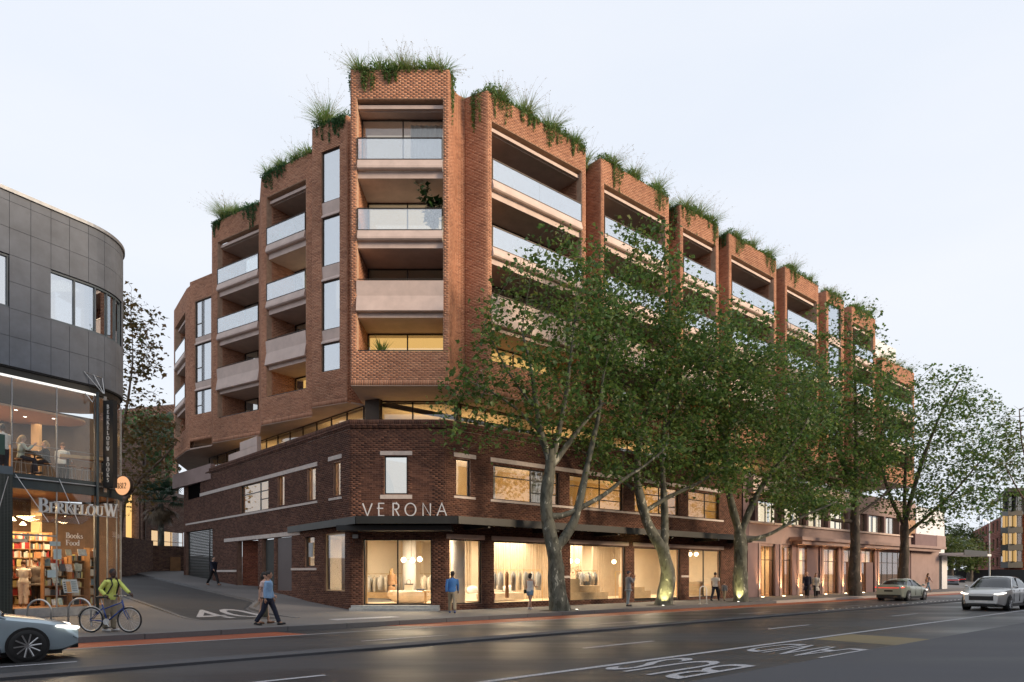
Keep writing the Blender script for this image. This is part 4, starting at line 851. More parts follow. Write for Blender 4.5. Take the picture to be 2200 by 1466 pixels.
xe = serif('BERKELOUW', .36, f_, 'sign_metal', NS, 0, 3.76, .05, .02, heights=[1.32, 1, 1, 1, 1, 1, 1, 1, 1.32])
MB().tube([f_ @ Vector((-.1, .02, 3.745)), f_ @ Vector((xe, .02, 3.745))], .012, 6).build('support_rail', 'steel', NS)
BSN = thing('blade_sign', 'tall black blade sign reading BERKELOUW BOOKS in white vertical capitals', 'sign', fp(1.9, .5, 4.85))
q0 = fp(1.86, .16); f_, l_ = frame(q0, q0+Vector((.963, -.27, 0))*.46); MB().box(0, l_, -.20, 0, 4.85, 8.12, f_).build('sign_box', 'black_paint', BSN); MB().box(-.03, 0, -.17, -.05, 4.7, 8.3, f_).build('mounting_post', 'galv', BSN)
for i, ch in enumerate('BERKELOUW BOOKS'):
    if ch != ' ': serif(ch, .155, f_, 'sign_white', BSN, l_/2-SG[ch][0]*.155/2, 7.80-i*.196, .008)
RN = thing('round_sign', 'glowing orange round sign reading 1812 projecting from the glass corner', 'sign', fp(2.55, .35, 4.6))
q0 = fp(2.35, .25, 4.98); f_, l_ = frame(q0, q0+Vector((.963, -.27, 0))*.7)
lit('sign_glow', (1, .50, .24), .85); Mr = f_ @ Matrix.Translation((.36, 0, 4.98)) @ Matrix.Rotation(R(90), 4, 'X')
MB().lathe([(.36, -.05), (.36, .05)], 32, Mr).build('disc', 'sign_glow', RN); MB().lathe([(.36, -.06), (.385, -.06), (.385, .06), (.36, .06)], 32, Mr, cap=False).build('rim', 'bronze', RN)
serif('1812', .22, f_ @ Matrix.Translation((0, .055, 0)), 'black_paint', RN, .12, 4.87, .006, .02); MB().box(-.1, .0, -.02, .02, 4.95, 5.0, f_).build('bracket', 'bronze', RN)
BF_ = thing('window_lettering', 'white serif words Books Food on the bookshop window', 'sign', fp(.8, -.05, 2.9)); f_, l_ = frame(fp(.66, -.06), fp(1.3, -.06))
serif('Books', .20, f_, 'sign_white', BF_, 0, 2.92, .004, .06); serif('Food', .20, f_, 'sign_white', BF_, 0, 2.66, .004, .06)
GS = thing('green_sign', 'dark green hanging panel with white letters at the left edge upstairs', 'sign', fp(-1.45, -.3, 5.3)); f_, l_ = frame(fp(-2.3, .0), fp(-1.28, .0))
MB().box(0, l_, -.03, 0, 5.62, 6.30, f_).build('panel', pbr('sign_green', (.035,.085,.065), .5), GS); serif('S', .24, f_, 'sign_white', GS, l_-.38, 6.0, .004); serif('IT', .24, f_, 'sign_white', GS, l_-.42, 5.68, .004, .04)
DS = tag(MB().box(-.8, .15, -1.7, -1.64, 2.78, 2.90, lm(PB0, DB, NBV, (0, 0, 1))).build('hanging_sign', 'galv'), 'thin grey sign bar hanging inside over the bookshop door', 'sign')

# ================================================================ buildings and walls up the side street
LB = thing('lane_building', 'grey brown brick house with lit amber windows at the top of the lane', 'building', (-33, 62, 2.4))
def lwall(A, B, z0, z1, holes=(), name='wall', **k): f_, l_ = frame(A, B); wall(LB, name, f_, l_, z0, z1, holes, mortar='mortar_back', brick='brick_back', bond='stretcher', bh=.076, **k); return f_, l_
kk = lambda u, Y: Vector(((u-1100)/1467*Y, Y, 0))
fA, lA = lwall(kk(240, 56), kk(306, 54), 0, 12.5, thick=.3); fB, lB = lwall(kk(306, 54), kk(400, 60), 5.2, 8.2)
lwall(kk(306, 54), kk(325, 55.2), 0, 9)
window(LB, fA, lA-1.2, lA-.75, 6.0, 6.9, fm='timber', inset=.03)
MB().box(0, lB, -1.4, -1.3, 0, 8.0, fB).build('lit_room', 'lit_amber', LB)
window(LB, fB, .7, lB, 3.4, 5.2, inset=.3, mull=[.7+(lB-.7)*q/3 for q in (1, 2)], tran=(4.3,), fm='timber', gm='window_glass'); MB().box(.7, lB, -.6, -.5, 2.0, 3.9, fB).build('lower_panel', 'timber', LB)
MB().prism([(kk(225, 57).x, 57), (kk(306, 54.0).x, 54.0), (kk(400, 60).x, 60), (kk(400, 70).x, 70), (kk(225, 70).x, 70)], 8.2, 8.5).build('roof', 'mortar_back', LB)
HB = thing('back_terrace', 'brown brick terrace rising behind the lane trees', 'building', (-48, 82, 3)); f_, l_ = frame(kk(200, 84), kk(380, 80)); wall(HB, 'wall', f_, l_, 0, 21.5, bond='stretcher', mortar='mortar_back', brick='brick_back', bh=.16, bl=.5)
GW = thing('garden_wall', 'brown brick garden wall with small gate below the palm', 'wall', kk(350, 53)); f_, l_ = frame(kk(328, 51.5), kk(398, 53.5)); wall(GW, 'wall', f_, l_, 0, 3.75, bond='stretcher', mortar='mortar_back', brick='brick_back', bh=.076, thick=.3); MB().box(l_-1.2, l_-.4, .0, .05, 1.0, 2.9, f_).build('gate', 'timber', GW)
GW2 = thing('lane_wall', 'grey painted brick wall climbing the left side of the lane', 'wall', kk(285, 49)); f_, l_ = frame(kk(255, 45), kk(329, 51.5)); wall(GW2, 'wall', f_, l_, 0, 4.1, bond='stretcher', mortar='mortar_back', brick='brick_back', bh=.076, thick=.3)
# ================================================================ far end of the main street
FB = thing('office_building', 'far red brick office block with dark glazed corner tower', 'building', kk(2160, 118))
fa, la = frame(kk(2085, 175), kk(2160, 120)); fb, lb = frame(kk(2160, 120), kk(2290, 118))
hs = []
for z0 in (2.8, 6.4, 9.6): hs += [(la*(.06+.094*q), la*(.06+.094*q)+2.6, z0, z0+1.9) for q in range(9)]
wall(FB, 'wall', fa, la, 0, 12.0, hs, brick='brick_far', mortar='mortar_podium', bl=1.2, bh=.3, j=.03, bond='stretcher', thick=.4)
for h in hs: window(FB, fa, *h, inset=.2, fm='dark_frame', gm='window_glass', mull=((h[0]+h[1])/2,), w=.1)
MB().box(0, la, -3.1, -3, 2.5, 12, fa).build('lit_room', lit('lit_far', (1, .60, .22), .55), FB)
wall(FB, 'wall', fb, lb, 0, 12.0, [], brick='brick_far', mortar='mortar_podium', bl=1.2, bh=.3, j=.03, bond='stretcher', thick=.4)
f_, l_ = frame(kk(2150, 120.8), kk(2166, 117.4)); f2, l2 = frame(kk(2166, 117.4), kk(2196, 117.6))
for z0, z1 in ((3.6, 5.6), (6.6, 8.6), (9.6, 11.6), (12.4, 15.2)):
    for f3, l3 in ((f_, l_), (f2, l2)): window(FB, f3, 0, l3, z0, z1, inset=0, mull=(l3/3, l3*2/3), fm='dark_frame', gm='window_glass', w=.1, name='bay_window'); MB().box(0, l3, -1.2, -1.1, z0, z1, f3).build('lit_room', lit('lit_far', (1, .60, .22), .55) if z0 < 12 else 'grey_room', FB)
for z0, z1 in ((2.6, 3.6), (5.6, 6.6), (8.6, 9.6), (11.6, 12.4)): MB().prism([tuple(p.to_2d()) for p in (kk(2150, 120.8), kk(2166, 117.3), kk(2197, 117.5), kk(2199, 121))], z0, z1).build('spandrel_band', 'canopy_steel', FB)
fc, lc = frame(kk(2105, 160), kk(2166, 117.4)); window(FB, fc, 0, lc, 12.05, 15.2, inset=.0, mull=[lc*q/9 for q in range(1, 9)], fm='dark_frame', gm='coated_glass', w=.12, name='top_glazing')
MB().prism([tuple(p.to_2d()) for p in (kk(2098, 176), kk(2162, 114), kk(2310, 114), kk(2310, 190))], 15.3, 15.9).build('roof', 'canopy_steel', FB)
tag(MB().lathe([(.12, 0), (.09, 3), (.06, 9), (.0, 9.02)], 8, Matrix.Translation(kk(2126, 98))).build('street_lamp', 'galv', None), 'slim grey lamp post far down the street before the office block', 'lamp post')
ol = MB().tube([kk(2126, 98)+Vector((0, 0, 8.9)), kk(2118, 98)+Vector((0, 0, 9.3))], .05, 6).ball(tuple(kk(2116, 98)+Vector((0, 0, 9.25))), (.16, .12, .07)).build('lamp_head', 'lamp_white', None)
lp = bpy.data.objects['street_lamp']; ol.parent = lp
# dark hedge and hoarding closing the far street
tag(MB().box(0, 26, -1, 0, 0, 2.2, frame(kk(2020, 112), kk(2120, 108))[0]).build('hoarding', 'black_paint'), 'low dark hoarding across the far street end', 'fence')

# ================================================================ unseen near-side buildings, added to shade the road and show in the shop glass
pbr('terrace_render', (.34,.24,.17), .85, var=.15, scale=.6); pbr('terrace_brick', (.20,.10,.07), .85, var=.2, scale=.6)
def opp(label, s0, s1, z1, mat, gable=False, n0=33.5):
    t = thing('unseen_terrace', label, 'building', sn((s0+s1)/2, n0, 0), group='unseen buildings added on the near side of the street')
    m = MB(); pr = [(s0, -.1), (s1, -.1), (s1, z1)]
    if gable: c = (s0+s1)/2; r = (s1-s0)*.22; pr += [(c+r*1.6, z1), (c+r*1.3, z1+1.0)]+[(c+r*cos(a), z1+1.2+r*.8*sin(a)) for a in np.linspace(0, pi, 12)]+[(c-r*1.3, z1+1.0), (c-r*1.6, z1)]
    pr += [(s0, z1)]; M = lm(sn(0, n0, 0), ES, (0, 0, 1), EN); m.prism(pr, 0, 12, M); m.build('wall', mat, t)
    for z in np.arange(1.0, z1-2.2, 3.2):
        for a in np.arange(s0+.8, s1-1.6, 2.4): MB().box(a, a+1.3, n0-.04, n0-.02, z, z+1.9, FM).build('window', 'coated_glass' if False else 'dark_room', t)
    MB().box(s0, s1, n0-.25, n0-.001, z1-.5, z1-.2, FM).build('cornice', 'stone', t)
for q in [('unseen low ochre shop terrace with curved gable far left behind the viewer', -70, -34, 9.5, 'terrace_render', True), ('unseen ochre terrace with curved gable behind the viewer', -33.9, -19, 10, 'terrace_render', True), ('plain unseen brick terrace directly behind the viewer', -18.9, -3, 10.5, 'terrace_brick', False), ('tall brick block behind the viewer, added unseen to shade the bookshop', -2.9, 11, 26, 'terrace_brick', False), ('unseen two storey ochre terrace right of the tall block on the near side', 11.1, 30, 9, 'terrace_render', True), ('long unseen brick terrace towards the far end of the near side', 30.1, 62, 9.5, 'terrace_brick', False), ('last unseen ochre terrace at the far end of the near side', 62.1, 95, 9, 'terrace_render', False)]: opp(*q)  # tall block's height is chosen to keep the sun off the bookshop
# ================================================================ vegetation
def barkmat(name, a, b, c, sc):
    m, n, bs = nodes(name); t = n.nodes.new('ShaderNodeTexCoord'); z = n.nodes.new('ShaderNodeTexNoise'); z.inputs['Scale'].default_value = sc; z.inputs['Detail'].default_value = 3; z.inputs['Roughness'].default_value = .55; z.inputs['Distortion'].default_value = .6
    mp_ = n.nodes.new('ShaderNodeMapping'); mp_.inputs['Scale'].default_value = (1, 1, .55); n.links.new(t.outputs['Object'], mp_.inputs[0]); n.links.new(mp_.outputs[0], z.inputs['Vector'])
    r = n.nodes.new('ShaderNodeValToRGB'); r.color_ramp.elements[0].position = .36; r.color_ramp.elements[1].position = .70
    r.color_ramp.elements[0].color = (*a, 1); e = r.color_ramp.elements.new(.52); e.color = (*b, 1); e2 = r.color_ramp.elements.new(.635); e2.color = (*b, 1); r.color_ramp.elements[-1].position = .66; r.color_ramp.elements[-1].color = (*c, 1)
    n.links.new(z.outputs['Fac'], r.inputs[0]); n.links.new(r.outputs[0], bs.inputs['Base Color']); bs.inputs['Roughness'].default_value = .85
    z3 = n.nodes.new('ShaderNodeTexNoise'); z3.inputs['Scale'].default_value = 22; z3.inputs['Detail'].default_value = 6; n.links.new(mp_.outputs[0], z3.inputs['Vector'])
    bp = n.nodes.new('ShaderNodeBump'); bp.inputs['Strength'].default_value = .6; bp.inputs['Distance'].default_value = .02; n.links.new(z3.outputs['Fac'], bp.inputs['Height']); n.links.new(bp.outputs[0], bs.inputs['Normal']); MATS[name] = m
barkmat('bark_plane', (.050,.052,.040), (.115,.118,.095), (.38,.38,.31), 4.2); barkmat('bark_dark', (.040,.034,.028), (.085,.070,.056), (.17,.14,.11), 3.5); barkmat('bark_brown', (.11,.075,.055), (.17,.12,.09), (.25,.19,.14), 5)
leafmat('leaf_plane', [(.052,.115,.034), (.076,.156,.042), (.098,.185,.048), (.064,.134,.038), (.15,.22,.055), (.086,.168,.046), (.21,.235,.06)], .5)
leafmat('leaf_light', [(.045,.075,.018), (.08,.12,.028), (.11,.13,.03), (.06,.09,.02)], .4); leafmat('leaf_autumn', [(.14,.095,.04), (.18,.11,.04), (.11,.11,.045), (.22,.13,.045), (.085,.11,.04)], .45)
leafmat('leaf_ivy', [(.075,.17,.045), (.11,.22,.06), (.15,.24,.07), (.20,.24,.085), (.08,.18,.045)], .45); leafmat('leaf_ivy_dark', [(.05,.13,.05), (.08,.18,.065), (.06,.15,.055)], .4)
leafmat('grass_green', [(.16,.30,.08), (.21,.36,.09), (.26,.36,.12), (.38,.38,.18), (.17,.32,.08)], .5); leafmat('grass_straw', [(.38,.32,.19), (.45,.38,.24), (.30,.28,.14)], .4); leafmat('leaf_big', [(.018,.050,.016), (.03,.07,.02), (.045,.09,.026)], .2, .3)
leafmat('palm_green', [(.02,.055,.03), (.03,.075,.04), (.05,.09,.05)], .2); leafmat('palm_dead', [(.13,.09,.05), (.18,.13,.08), (.09,.065,.04)], .1)
LEAF = np.array([(0,0,0), (-.5,.40,.10), (-.20,.60,.02), (0,1.05,-.04), (.20,.60,.02), (.5,.40,.10)]); LT = np.array([(0,2,1), (0,3,2), (0,4,3), (0,5,4)])
def leaves(P, size, droop=.5, dirs=None):
    """leaf-shaped pieces at points P with random turn and droop -> V,F"""
    n = len(P); az = rng.uniform(0, 2*pi, n); pit = rng.normal(-droop, .55, n); rol = rng.normal(0, .5, n); sz = size*rng.uniform(.45, 1.35, n)
    f = np.stack([np.cos(az)*np.cos(pit), np.sin(az)*np.cos(pit), np.sin(pit)], 1); s = np.stack([-np.sin(az), np.cos(az), np.zeros(n)], 1); u = np.cross(s, f)
    s2 = s*np.cos(rol)[:, None]+u*np.sin(rol)[:, None]; u2 = np.cross(f, s2)*-1
    V = P[:, None, :] + sz[:, None, None]*(LEAF[None, :, 0, None]*s2[:, None] + LEAF[None, :, 1, None]*f[:, None] + LEAF[None, :, 2, None]*u2[:, None])
    return V.reshape(-1, 3), (LT[None]+6*np.arange(n)[:, None, None]).reshape(-1, 3)
def grow(skel, attr, D=.36, di=3.4, dk=.55, iters=90, up=.12, seed=1):
    """space colonisation: branch nodes (pos, parent, fixed radius) grown from skeleton limbs into the attractor cloud"""
    rg = np.random.default_rng(seed); pos = []; par = []; rad = []; ends = {}
    for limb in skel:
        pts, rr, root = limb; pts = np.array(pts, float); d = np.r_[0, np.cumsum(np.linalg.norm(np.diff(pts, axis=0), axis=1))]
        k = max(2, int(d[-1]/D)+1); q = np.linspace(0, d[-1], k); sm = [np.interp(q, d, pts[:, i]) for i in range(3)]
        for _ in range(2):
            for a in sm: a[1:-1] = (a[:-2]+2*a[1:-1]+a[2:])/4
        P = np.stack(sm, 1); r = np.interp(q, d, rr); prev = -1
        if root is not None:
            prev = int(np.argmin([np.linalg.norm(np.array(p)-P[0]) for p in pos]))
        for i in range(k):
            if i == 0 and root is not None: continue
            pos.append(P[i]); par.append(prev); rad.append(r[i]); prev = len(pos)-1
    pos = [np.array(p) for p in pos]; A = attr.copy(); PP = np.array(pos)
    near = np.zeros(len(A), int); nd = np.full(len(A), 1e9)
    for c in range(0, len(PP), 400):
        dd = np.linalg.norm(A[:, None]-PP[None, c:c+400], axis=2); j = dd.argmin(1); v = dd[np.arange(len(A)), j]; b = v < nd; nd[b] = v[b]; near[b] = j[b]+c
    kids = np.zeros(60000, int)
    for it in range(iters):
        m = nd < (di if it > 3 else di*3)
        if not m.any(): di *= 1.3; continue
        newp = []; newpar = []
        for nid in np.unique(near[m]):
            if kids[nid] > 3: continue
            dv = (A[m & (near == nid)]-pos[nid]); dv = dv/np.linalg.norm(dv, axis=1)[:, None]; v = dv.sum(0)+rg.normal(0, .25, 3)+np.array([0, 0, up*len(dv)]); v /= np.linalg.norm(v)+1e-9
            newp.append(pos[nid]+v*D); newpar.append(nid); kids[nid] += 1
        if not newp: break
        b0 = len(pos); pos += newp; par += newpar; rad += [0]*len(newp); NP = np.array(newp)
        dd = np.linalg.norm(A[:, None]-NP[None], axis=2); j = dd.argmin(1); v = dd[np.arange(len(A)), j]; b = v < nd; nd[b] = v[b]; near[b] = j[b]+b0
        kp = nd > dk; A, nd, near = A[kp], nd[kp], near[kp]
        if len(A) == 0 or len(pos) > 6000: break
    pos = np.array(pos); par = np.array(par); fix = np.array(rad); n = len(pos); acc = np.zeros(n); e = 2.3
    for i in range(n-1, -1, -1):
        if acc[i] == 0: acc[i] = .0075**e
        if par[i] >= 0: acc[par[i]] += acc[i]
    r = np.maximum(acc**(1/e), fix); r[fix > 0] = np.maximum(fix[fix > 0], np.minimum(r[fix > 0], fix[fix > 0]*1.1))
    for i in range(n):
        if par[i] >= 0: r[i] = min(r[i], r[par[i]]*1.02)
    return pos, par, r
def ell(c, r, n, seed, hollow=.25, ylim=None):
    rg = np.random.default_rng(seed); P = []
    while len(P) < n:
        v = rg.normal(0, 1, 3); v /= np.linalg.norm(v); q = np.array(c)+v*np.array(r)*(hollow+(1-hollow)*rg.random()**.55)
        P.append(q)
    return np.array(P)
def branch_mesh(pos, par, r, tipmin=.0):
    ch = [[] for _ in pos]
    for i, p in enumerate(par):
        if p >= 0: ch[p].append(i)
    m = MB(); st = [(i, None) for i in range(len(pos)) if par[i] < 0]
    while st:
        i, fr0 = st.pop(); pts = [] if fr0 is None else [pos[fr0]]; rr = [] if fr0 is None else [min(r[fr0], r[i]*1.35)]
        while True:
            pts.append(pos[i]); rr.append(r[i])
            if not ch[i]: break
            c = sorted(ch[i], key=lambda k: -r[k]); st += [(k, i) for k in c[1:]]; i = c[0]
        if len(pts) > 1:
            mx_ = max(rr)
            if mx_ > .09:
                b0 = len(m.v); m.tube(pts, rr, 16, cap=False)
                for q in range(b0, len(m.v)):      # lumps, burrs and flutes of real bark
                    c = pts[(q-b0)//16]; v = np.array(m.v[q])-c; a = (q-b0) % 16; f = 1+.07*sin(v[2]*0+c[2]*3.1+a*.8)+.05*sin(c[2]*7.3-a*1.9+c[0])+random.uniform(-.03, .03); m.v[q] = tuple(c+v*f)
            else: m.tube(pts, rr, 7 if mx_ > .04 else 4, cap=False)
    return m
def tree(label, base, skel, clouds, bark='bark_plane', leaf='leaf_plane', lsize=.16, per=7, seed=1, group='plane trees along the kerb', name='plane_tree', D=.36, clump=.34, up=.12, keep=None, tipr=.02, dn=1.3):
    t = thing(name, label, 'tree', base, group=group)
    A = np.concatenate([ell(c, rr, int(n*1.25), seed*13+i, ho) for i, (c, rr, n, ho) in enumerate(clouds)])
    if keep is not None: A = A[keep(A)]
    pos, par, r = grow(skel, A, D=D, seed=seed, up=up); m = branch_mesh(pos, par, r); auto_smooth(m.build('trunk', bark, t), 60)
    rg = np.random.default_rng(seed); tip = pos[(r < tipr)]
    nl = rg.poisson(per*dn, len(tip)); dens = np.minimum(2.6, np.exp(rg.normal(-.15, .75, len(tip)))); P = np.repeat(tip, np.maximum(0, (nl*dens).astype(int)), axis=0); P = P + rg.normal(0, clump, P.shape)*np.array([1, 1, .75])
    if keep is not None: P = P[keep(P)]
    V, F = leaves(P, lsize*1.22); o = raw('crown', V, F, leaf, t, kind='stuff')
    return t
def px(u, v, Y): return ((u-1100)/1467*Y, Y, 1.65+Y*(1232-v)/1467)
def limb(pts, rr, Y, root=None, dy=0.):
    P = [list(px(u, v, Y)) for u, v in pts]; n = len(P)
    for i in range(n): P[i][1] += dy*i/max(1, n-1)
    return (P, np.interp(np.linspace(0, 1, n), np.linspace(0, 1, len(rr)), rr), root)
def clear(P):   # keep growth off the facade
    q = (P[:, 0]-C1.x)*EN.x+(P[:, 1]-C1.y)*EN.y; tz = P[:, 2]
    return (q > .35) & ((P[:, 1] > 28.9) | (P[:, 0] < -6) | (q > .9))
Y = 30.2; sk1 = [limb([(1203,1316),(1200,1290),(1193,1250),(1197,1215),(1190,1183)], [.52,.36,.33], Y), limb([(1190,1183),(1180,1140),(1171,1090),(1176,1040),(1184,1000),(1182,965)], [.30,.27,.22], Y, 0),
  limb([(1190,1183),(1212,1158),(1234,1125),(1246,1080),(1258,1025),(1272,960),(1290,890),(1300,800)], [.22,.20,.13,.06], Y, 0, .6), limb([(1184,1000),(1160,930),(1150,860),(1140,790),(1120,720)], [.17,.10,.04], Y, 0, -.6),
  limb([(1184,1005),(1215,960),(1260,900),(1300,860)], [.17,.1,.05], Y, 0, .5), limb([(1184,1000),(1200,930),(1215,860),(1225,780),(1235,690)], [.15,.1,.04], Y, 0, 0), limb([(1190,1112),(1222,1106),(1262,1082),(1300,1064),(1345,1024),(1385,1002),(1440,955)], [.14,.12,.07,.04], Y, 0, .8),
  limb([(1160,930),(1110,880),(1060,850),(1010,830)], [.07,.05,.03], Y, 0, -.8), limb([(1150,880),(1090,800),(1040,700)], [.06,.04,.03], Y, 0, -.2)]
tree('plane tree with mottled forked trunk nearest the corner entrance', px(1203,1312,Y), sk1, [((.9,29.3,10.4), (3.5,2.5,3.6), 420, .2), ((3.0,30.6,12.6), (2.9,2.4,3.6), 420, .2), ((-1.7,28.9,8.4), (1.9,1.6,1.9), 110, .2), ((4.6,31.5,8.3), (2.4,2,2), 170, .2), ((6.2,32.6,6.6), (1.6,1.4,1.0), 60, .1), ((6.6,31.3,7.5), (1.9,1.4,1.2), 120, .1), ((4.2,30.6,6.3), (1.3,1.0,.7), 30, .1), ((1.6,29.8,14.4), (2.6,2,2.2), 160, .3)], per=7, seed=3, keep=clear, lsize=.17)
Y = 35.4; sk2 = [limb([(1424,1303),(1432,1265),(1438,1235),(1430,1205),(1424,1180)], [.5,.34,.32], Y), limb([(1424,1180),(1402,1150),(1386,1115),(1379,1090),(1370,1055),(1366,1010),(1372,950)], [.27,.24,.16], Y, 0, -.3), limb([(1424,1180),(1430,1150),(1429,1095),(1427,1035),(1425,985),(1430,920),(1440,840)], [.22,.19,.12,.07], Y, 0, .5),
  limb([(1384,1100),(1440,1065),(1500,1040),(1560,1000)], [.12,.09,.05], Y, 0, .3), limb([(1372,950),(1340,880),(1310,800),(1300,720)], [.12,.07,.03], Y, 0, -.5), limb([(1372,950),(1400,860),(1430,760),(1440,650),(1440,560)], [.13,.09,.04], Y, 0, 0), limb([(1372,1060),(1310,1015),(1260,980),(1220,960)], [.1,.06,.03], Y, 0, -.7), limb([(1430,920),(1480,840),(1530,760)], [.09,.05,.03], Y, 0, .4)]
tree('plane tree with curved trunk lit by a ground light in front of the shop windows', px(1424,1300,Y), sk2, [((7.2,34.2,12.6), (4.4,3.0,4.6), 760, .15), ((6.0,34.0,16.0), (3.3,2.4,3.2), 300, .2), ((10.2,36.2,12.2), (3.4,2.6,4.4), 420, .2), ((5.0,33.6,8.4), (2.4,1.8,1.6), 120, .2), ((9.6,35.8,7.6), (3.2,1.8,1.8), 200, .1), ((11.2,36.2,6.9), (2.0,1.4,1.1), 130, .1)], per=9, seed=5, keep=clear, lsize=.17)
Y = 39.6; sk3 = [limb([(1592,1295),(1590,1240),(1592,1185),(1590,1150)], [.46,.36,.34], Y), limb([(1590,1150),(1572,1090),(1556,1020),(1552,950),(1545,880)], [.24,.18,.1], Y, 0, -.3), limb([(1590,1150),(1612,1095),(1640,1040),(1690,980),(1740,900)], [.22,.15,.08], Y, 0, .2), limb([(1594,1165),(1650,1150),(1720,1110),(1790,1080)], [.12,.09,.04], Y, 0, -.5), limb([(1556,1020),(1510,960),(1470,900)], [.1,.06,.03], Y, 0, -.4), limb([(1552,950),(1590,850),(1620,740)], [.12,.08,.04], Y, 0, .2)]
tree('plane tree with straight uplit trunk beside the white bike hoop', px(1592,1293,Y), sk3, [((13.2,38.2,11.8), (4.9,3.2,4.6), 900, .15), ((11.5,37.6,8.2), (4.0,2.4,1.9), 200, .2), ((16.6,41.0,11.6), (3.4,2.6,4.0), 400, .2), ((15.8,39.8,6.6), (2.6,1.8,1.3), 140, .2), ((17.6,40.6,5.6), (2.6,1.6,1.0), 90, .1)], per=9, seed=8, keep=clear, lsize=.17)
Y = 50.2; sk4 = [limb([(1838,1283),(1834,1230),(1838,1180),(1836,1120),(1838,1070)], [.5,.36,.33,.28], Y), limb([(1838,1070),(1810,1000),(1790,930),(1780,840)], [.2,.14,.07], Y, 0, -.5), limb([(1838,1075),(1870,1000),(1900,930),(1920,840)], [.2,.14,.07], Y, 0, .4), limb([(1836,1120),(1780,1120),(1720,1075),(1670,1030)], [.15,.1,.05], Y, 0, -1), limb([(1836,1110),(1890,1075),(1940,1030)], [.14,.08,.05], Y, 0, .5), limb([(1838,1070),(1840,960),(1838,850),(1835,740)], [.18,.12,.06], Y, 0, 0)]
tree('dark barked plane tree between the lit columns and the green sedan', px(1838,1281,Y), sk4, [((23.2,48.4,12.6), (5.6,3.6,5.6), 850, .15), ((21.6,47.8,8.6), (5.0,3.0,2.4), 260, .2), ((23.8,49.0,19.0), (3.2,2.4,2.8), 46, .3), ((20.0,46.6,6.6), (3.4,2.2,1.4), 130, .1)], bark='bark_dark', per=9, seed=11, keep=clear, lsize=.2, D=.45)
Y = 56.0; sk5 = [limb([(1940,1278),(1941,1220),(1944,1170),(1943,1130)], [.46,.36,.3], Y), limb([(1943,1130),(1915,1080),(1890,1010),(1880,930)], [.17,.12,.06], Y, 0, -.4), limb([(1943,1130),(1960,1060),(1985,980),(2020,890),(2060,820)], [.2,.14,.06], Y, 0, 0), limb([(1944,1150),(2000,1105),(2060,1050),(2120,980)], [.15,.1,.05], Y, 0, .3), limb([(1943,1130),(1945,1040),(1950,950),(1955,860)], [.16,.1,.05], Y, 0, .2)]
tree('dark barked plane tree with fanning branches rising behind the green sedan', px(1940,1276,Y), sk5, [((33.4,55.0,12.4), (5.6,3.8,6.6), 700, .15), ((37.0,56.0,11.0), (4.8,3.4,6.2), 520, .15), ((33.5,54.6,7.2), (5.4,3.0,1.8), 180, .2), ((40.2,57,10.6), (3.4,2.6,4.2), 190, .15)], bark='bark_dark', per=6, seed=14, keep=clear, lsize=.2, D=.45)
Y = 47.; skr = [limb([(2262,1300),(2255,1200),(2240,1120),(2225,1040)], [.35,.25,.18], Y), limb([(2240,1120),(2190,1060),(2160,1000)], [.08,.05,.03], Y, 0), limb([(2225,1040),(2195,960),(2190,880)], [.08,.05,.03], Y, 0)]
tree('sparse yellowing street tree leaning in from the right edge', px(2262,1296,Y), skr, [((36.4,47,9.6), (3.6,3,4.6), 260, .1), ((40,47,11), (4,3,5), 200, .2)], bark='bark_brown', leaf='leaf_light', per=4, seed=17, lsize=.16, D=.45, name='street_tree', group='street trees')
# trees up the side street
Y = 40.; tree('tall sparse tree with rusty leaves showing past the curved bookshop wall', px(240,1225,Y), [limb([(235,1225),(240,1080),(255,960),(275,860),(285,780)], [.2,.15,.08,.04], Y)], [((-22.4,40,15.4), (1.9,1.8,3.6), 190, .1), ((-21.6,40,10.6), (1.8,1.6,2.2), 90, .1)], bark='bark_brown', leaf='leaf_autumn', per=5, seed=21, lsize=.22, name='lane_tree', group='trees up the lane')
Y = 47.; tree('spreading brown leafed tree overhanging the lane in front of the palm', px(250,1215,Y), [limb([(250,1222),(265,1080),(300,1030),(350,985),(380,950)], [.16,.12,.08,.04], Y), limb([(290,1040),(330,1022),(370,1010)], [.05,.04,.03], Y, 0)], [((-25.6,47,9.6), (2.6,2.2,2.4), 330, .1), ((-24.3,46.5,11.6), (1.8,1.8,1.4), 110, .1), ((-26.2,46.6,7.2), (2.0,1.6,1.6), 120, .1)], bark='bark_brown', leaf='leaf_autumn', per=4, seed=23, lsize=.2, name='lane_tree', group='trees up the lane')
Y = 66.; tree('dense green bush tree on the slope behind the lane house', px(300,1180,Y), [limb([(300,1190),(310,1050),(320,960)], [.2,.14,.07], Y)], [((-36,66,14), (4.5,3,3.4), 330, .1)], bark='bark_brown', leaf='leaf_ivy_dark', per=6, seed=25, lsize=.34, name='lane_tree', group='trees up the lane', D=.5, clump=.5)
# far trees at the street end
for i, (u, Yd, h, lab, lf) in enumerate([(2040, 100, 7, 'far dark trunked tree under the white awning', 'leaf_light'), (2082, 108, 6.5, 'far bright leafed tree left of the office block', 'leaf_light'), (2056, 128, 11, 'tall hazy tree closing the far street', 'leaf_light')]):
    b = px(u, 1256, Yd); b = (b[0], b[1], 0); skf = [([b, (b[0]+.3, b[1], h*.4), (b[0], b[1], h*.6)], np.array([.5, .35, .2]), None)]
    tree(lab, b, skf, [((b[0], b[1], h*.68), (h*.42, h*.4, h*.36), 300, .1)], bark='bark_dark', leaf=lf, per=5, seed=30+i, lsize=.42, name='far_tree', group='far street trees', D=.6, clump=.6)
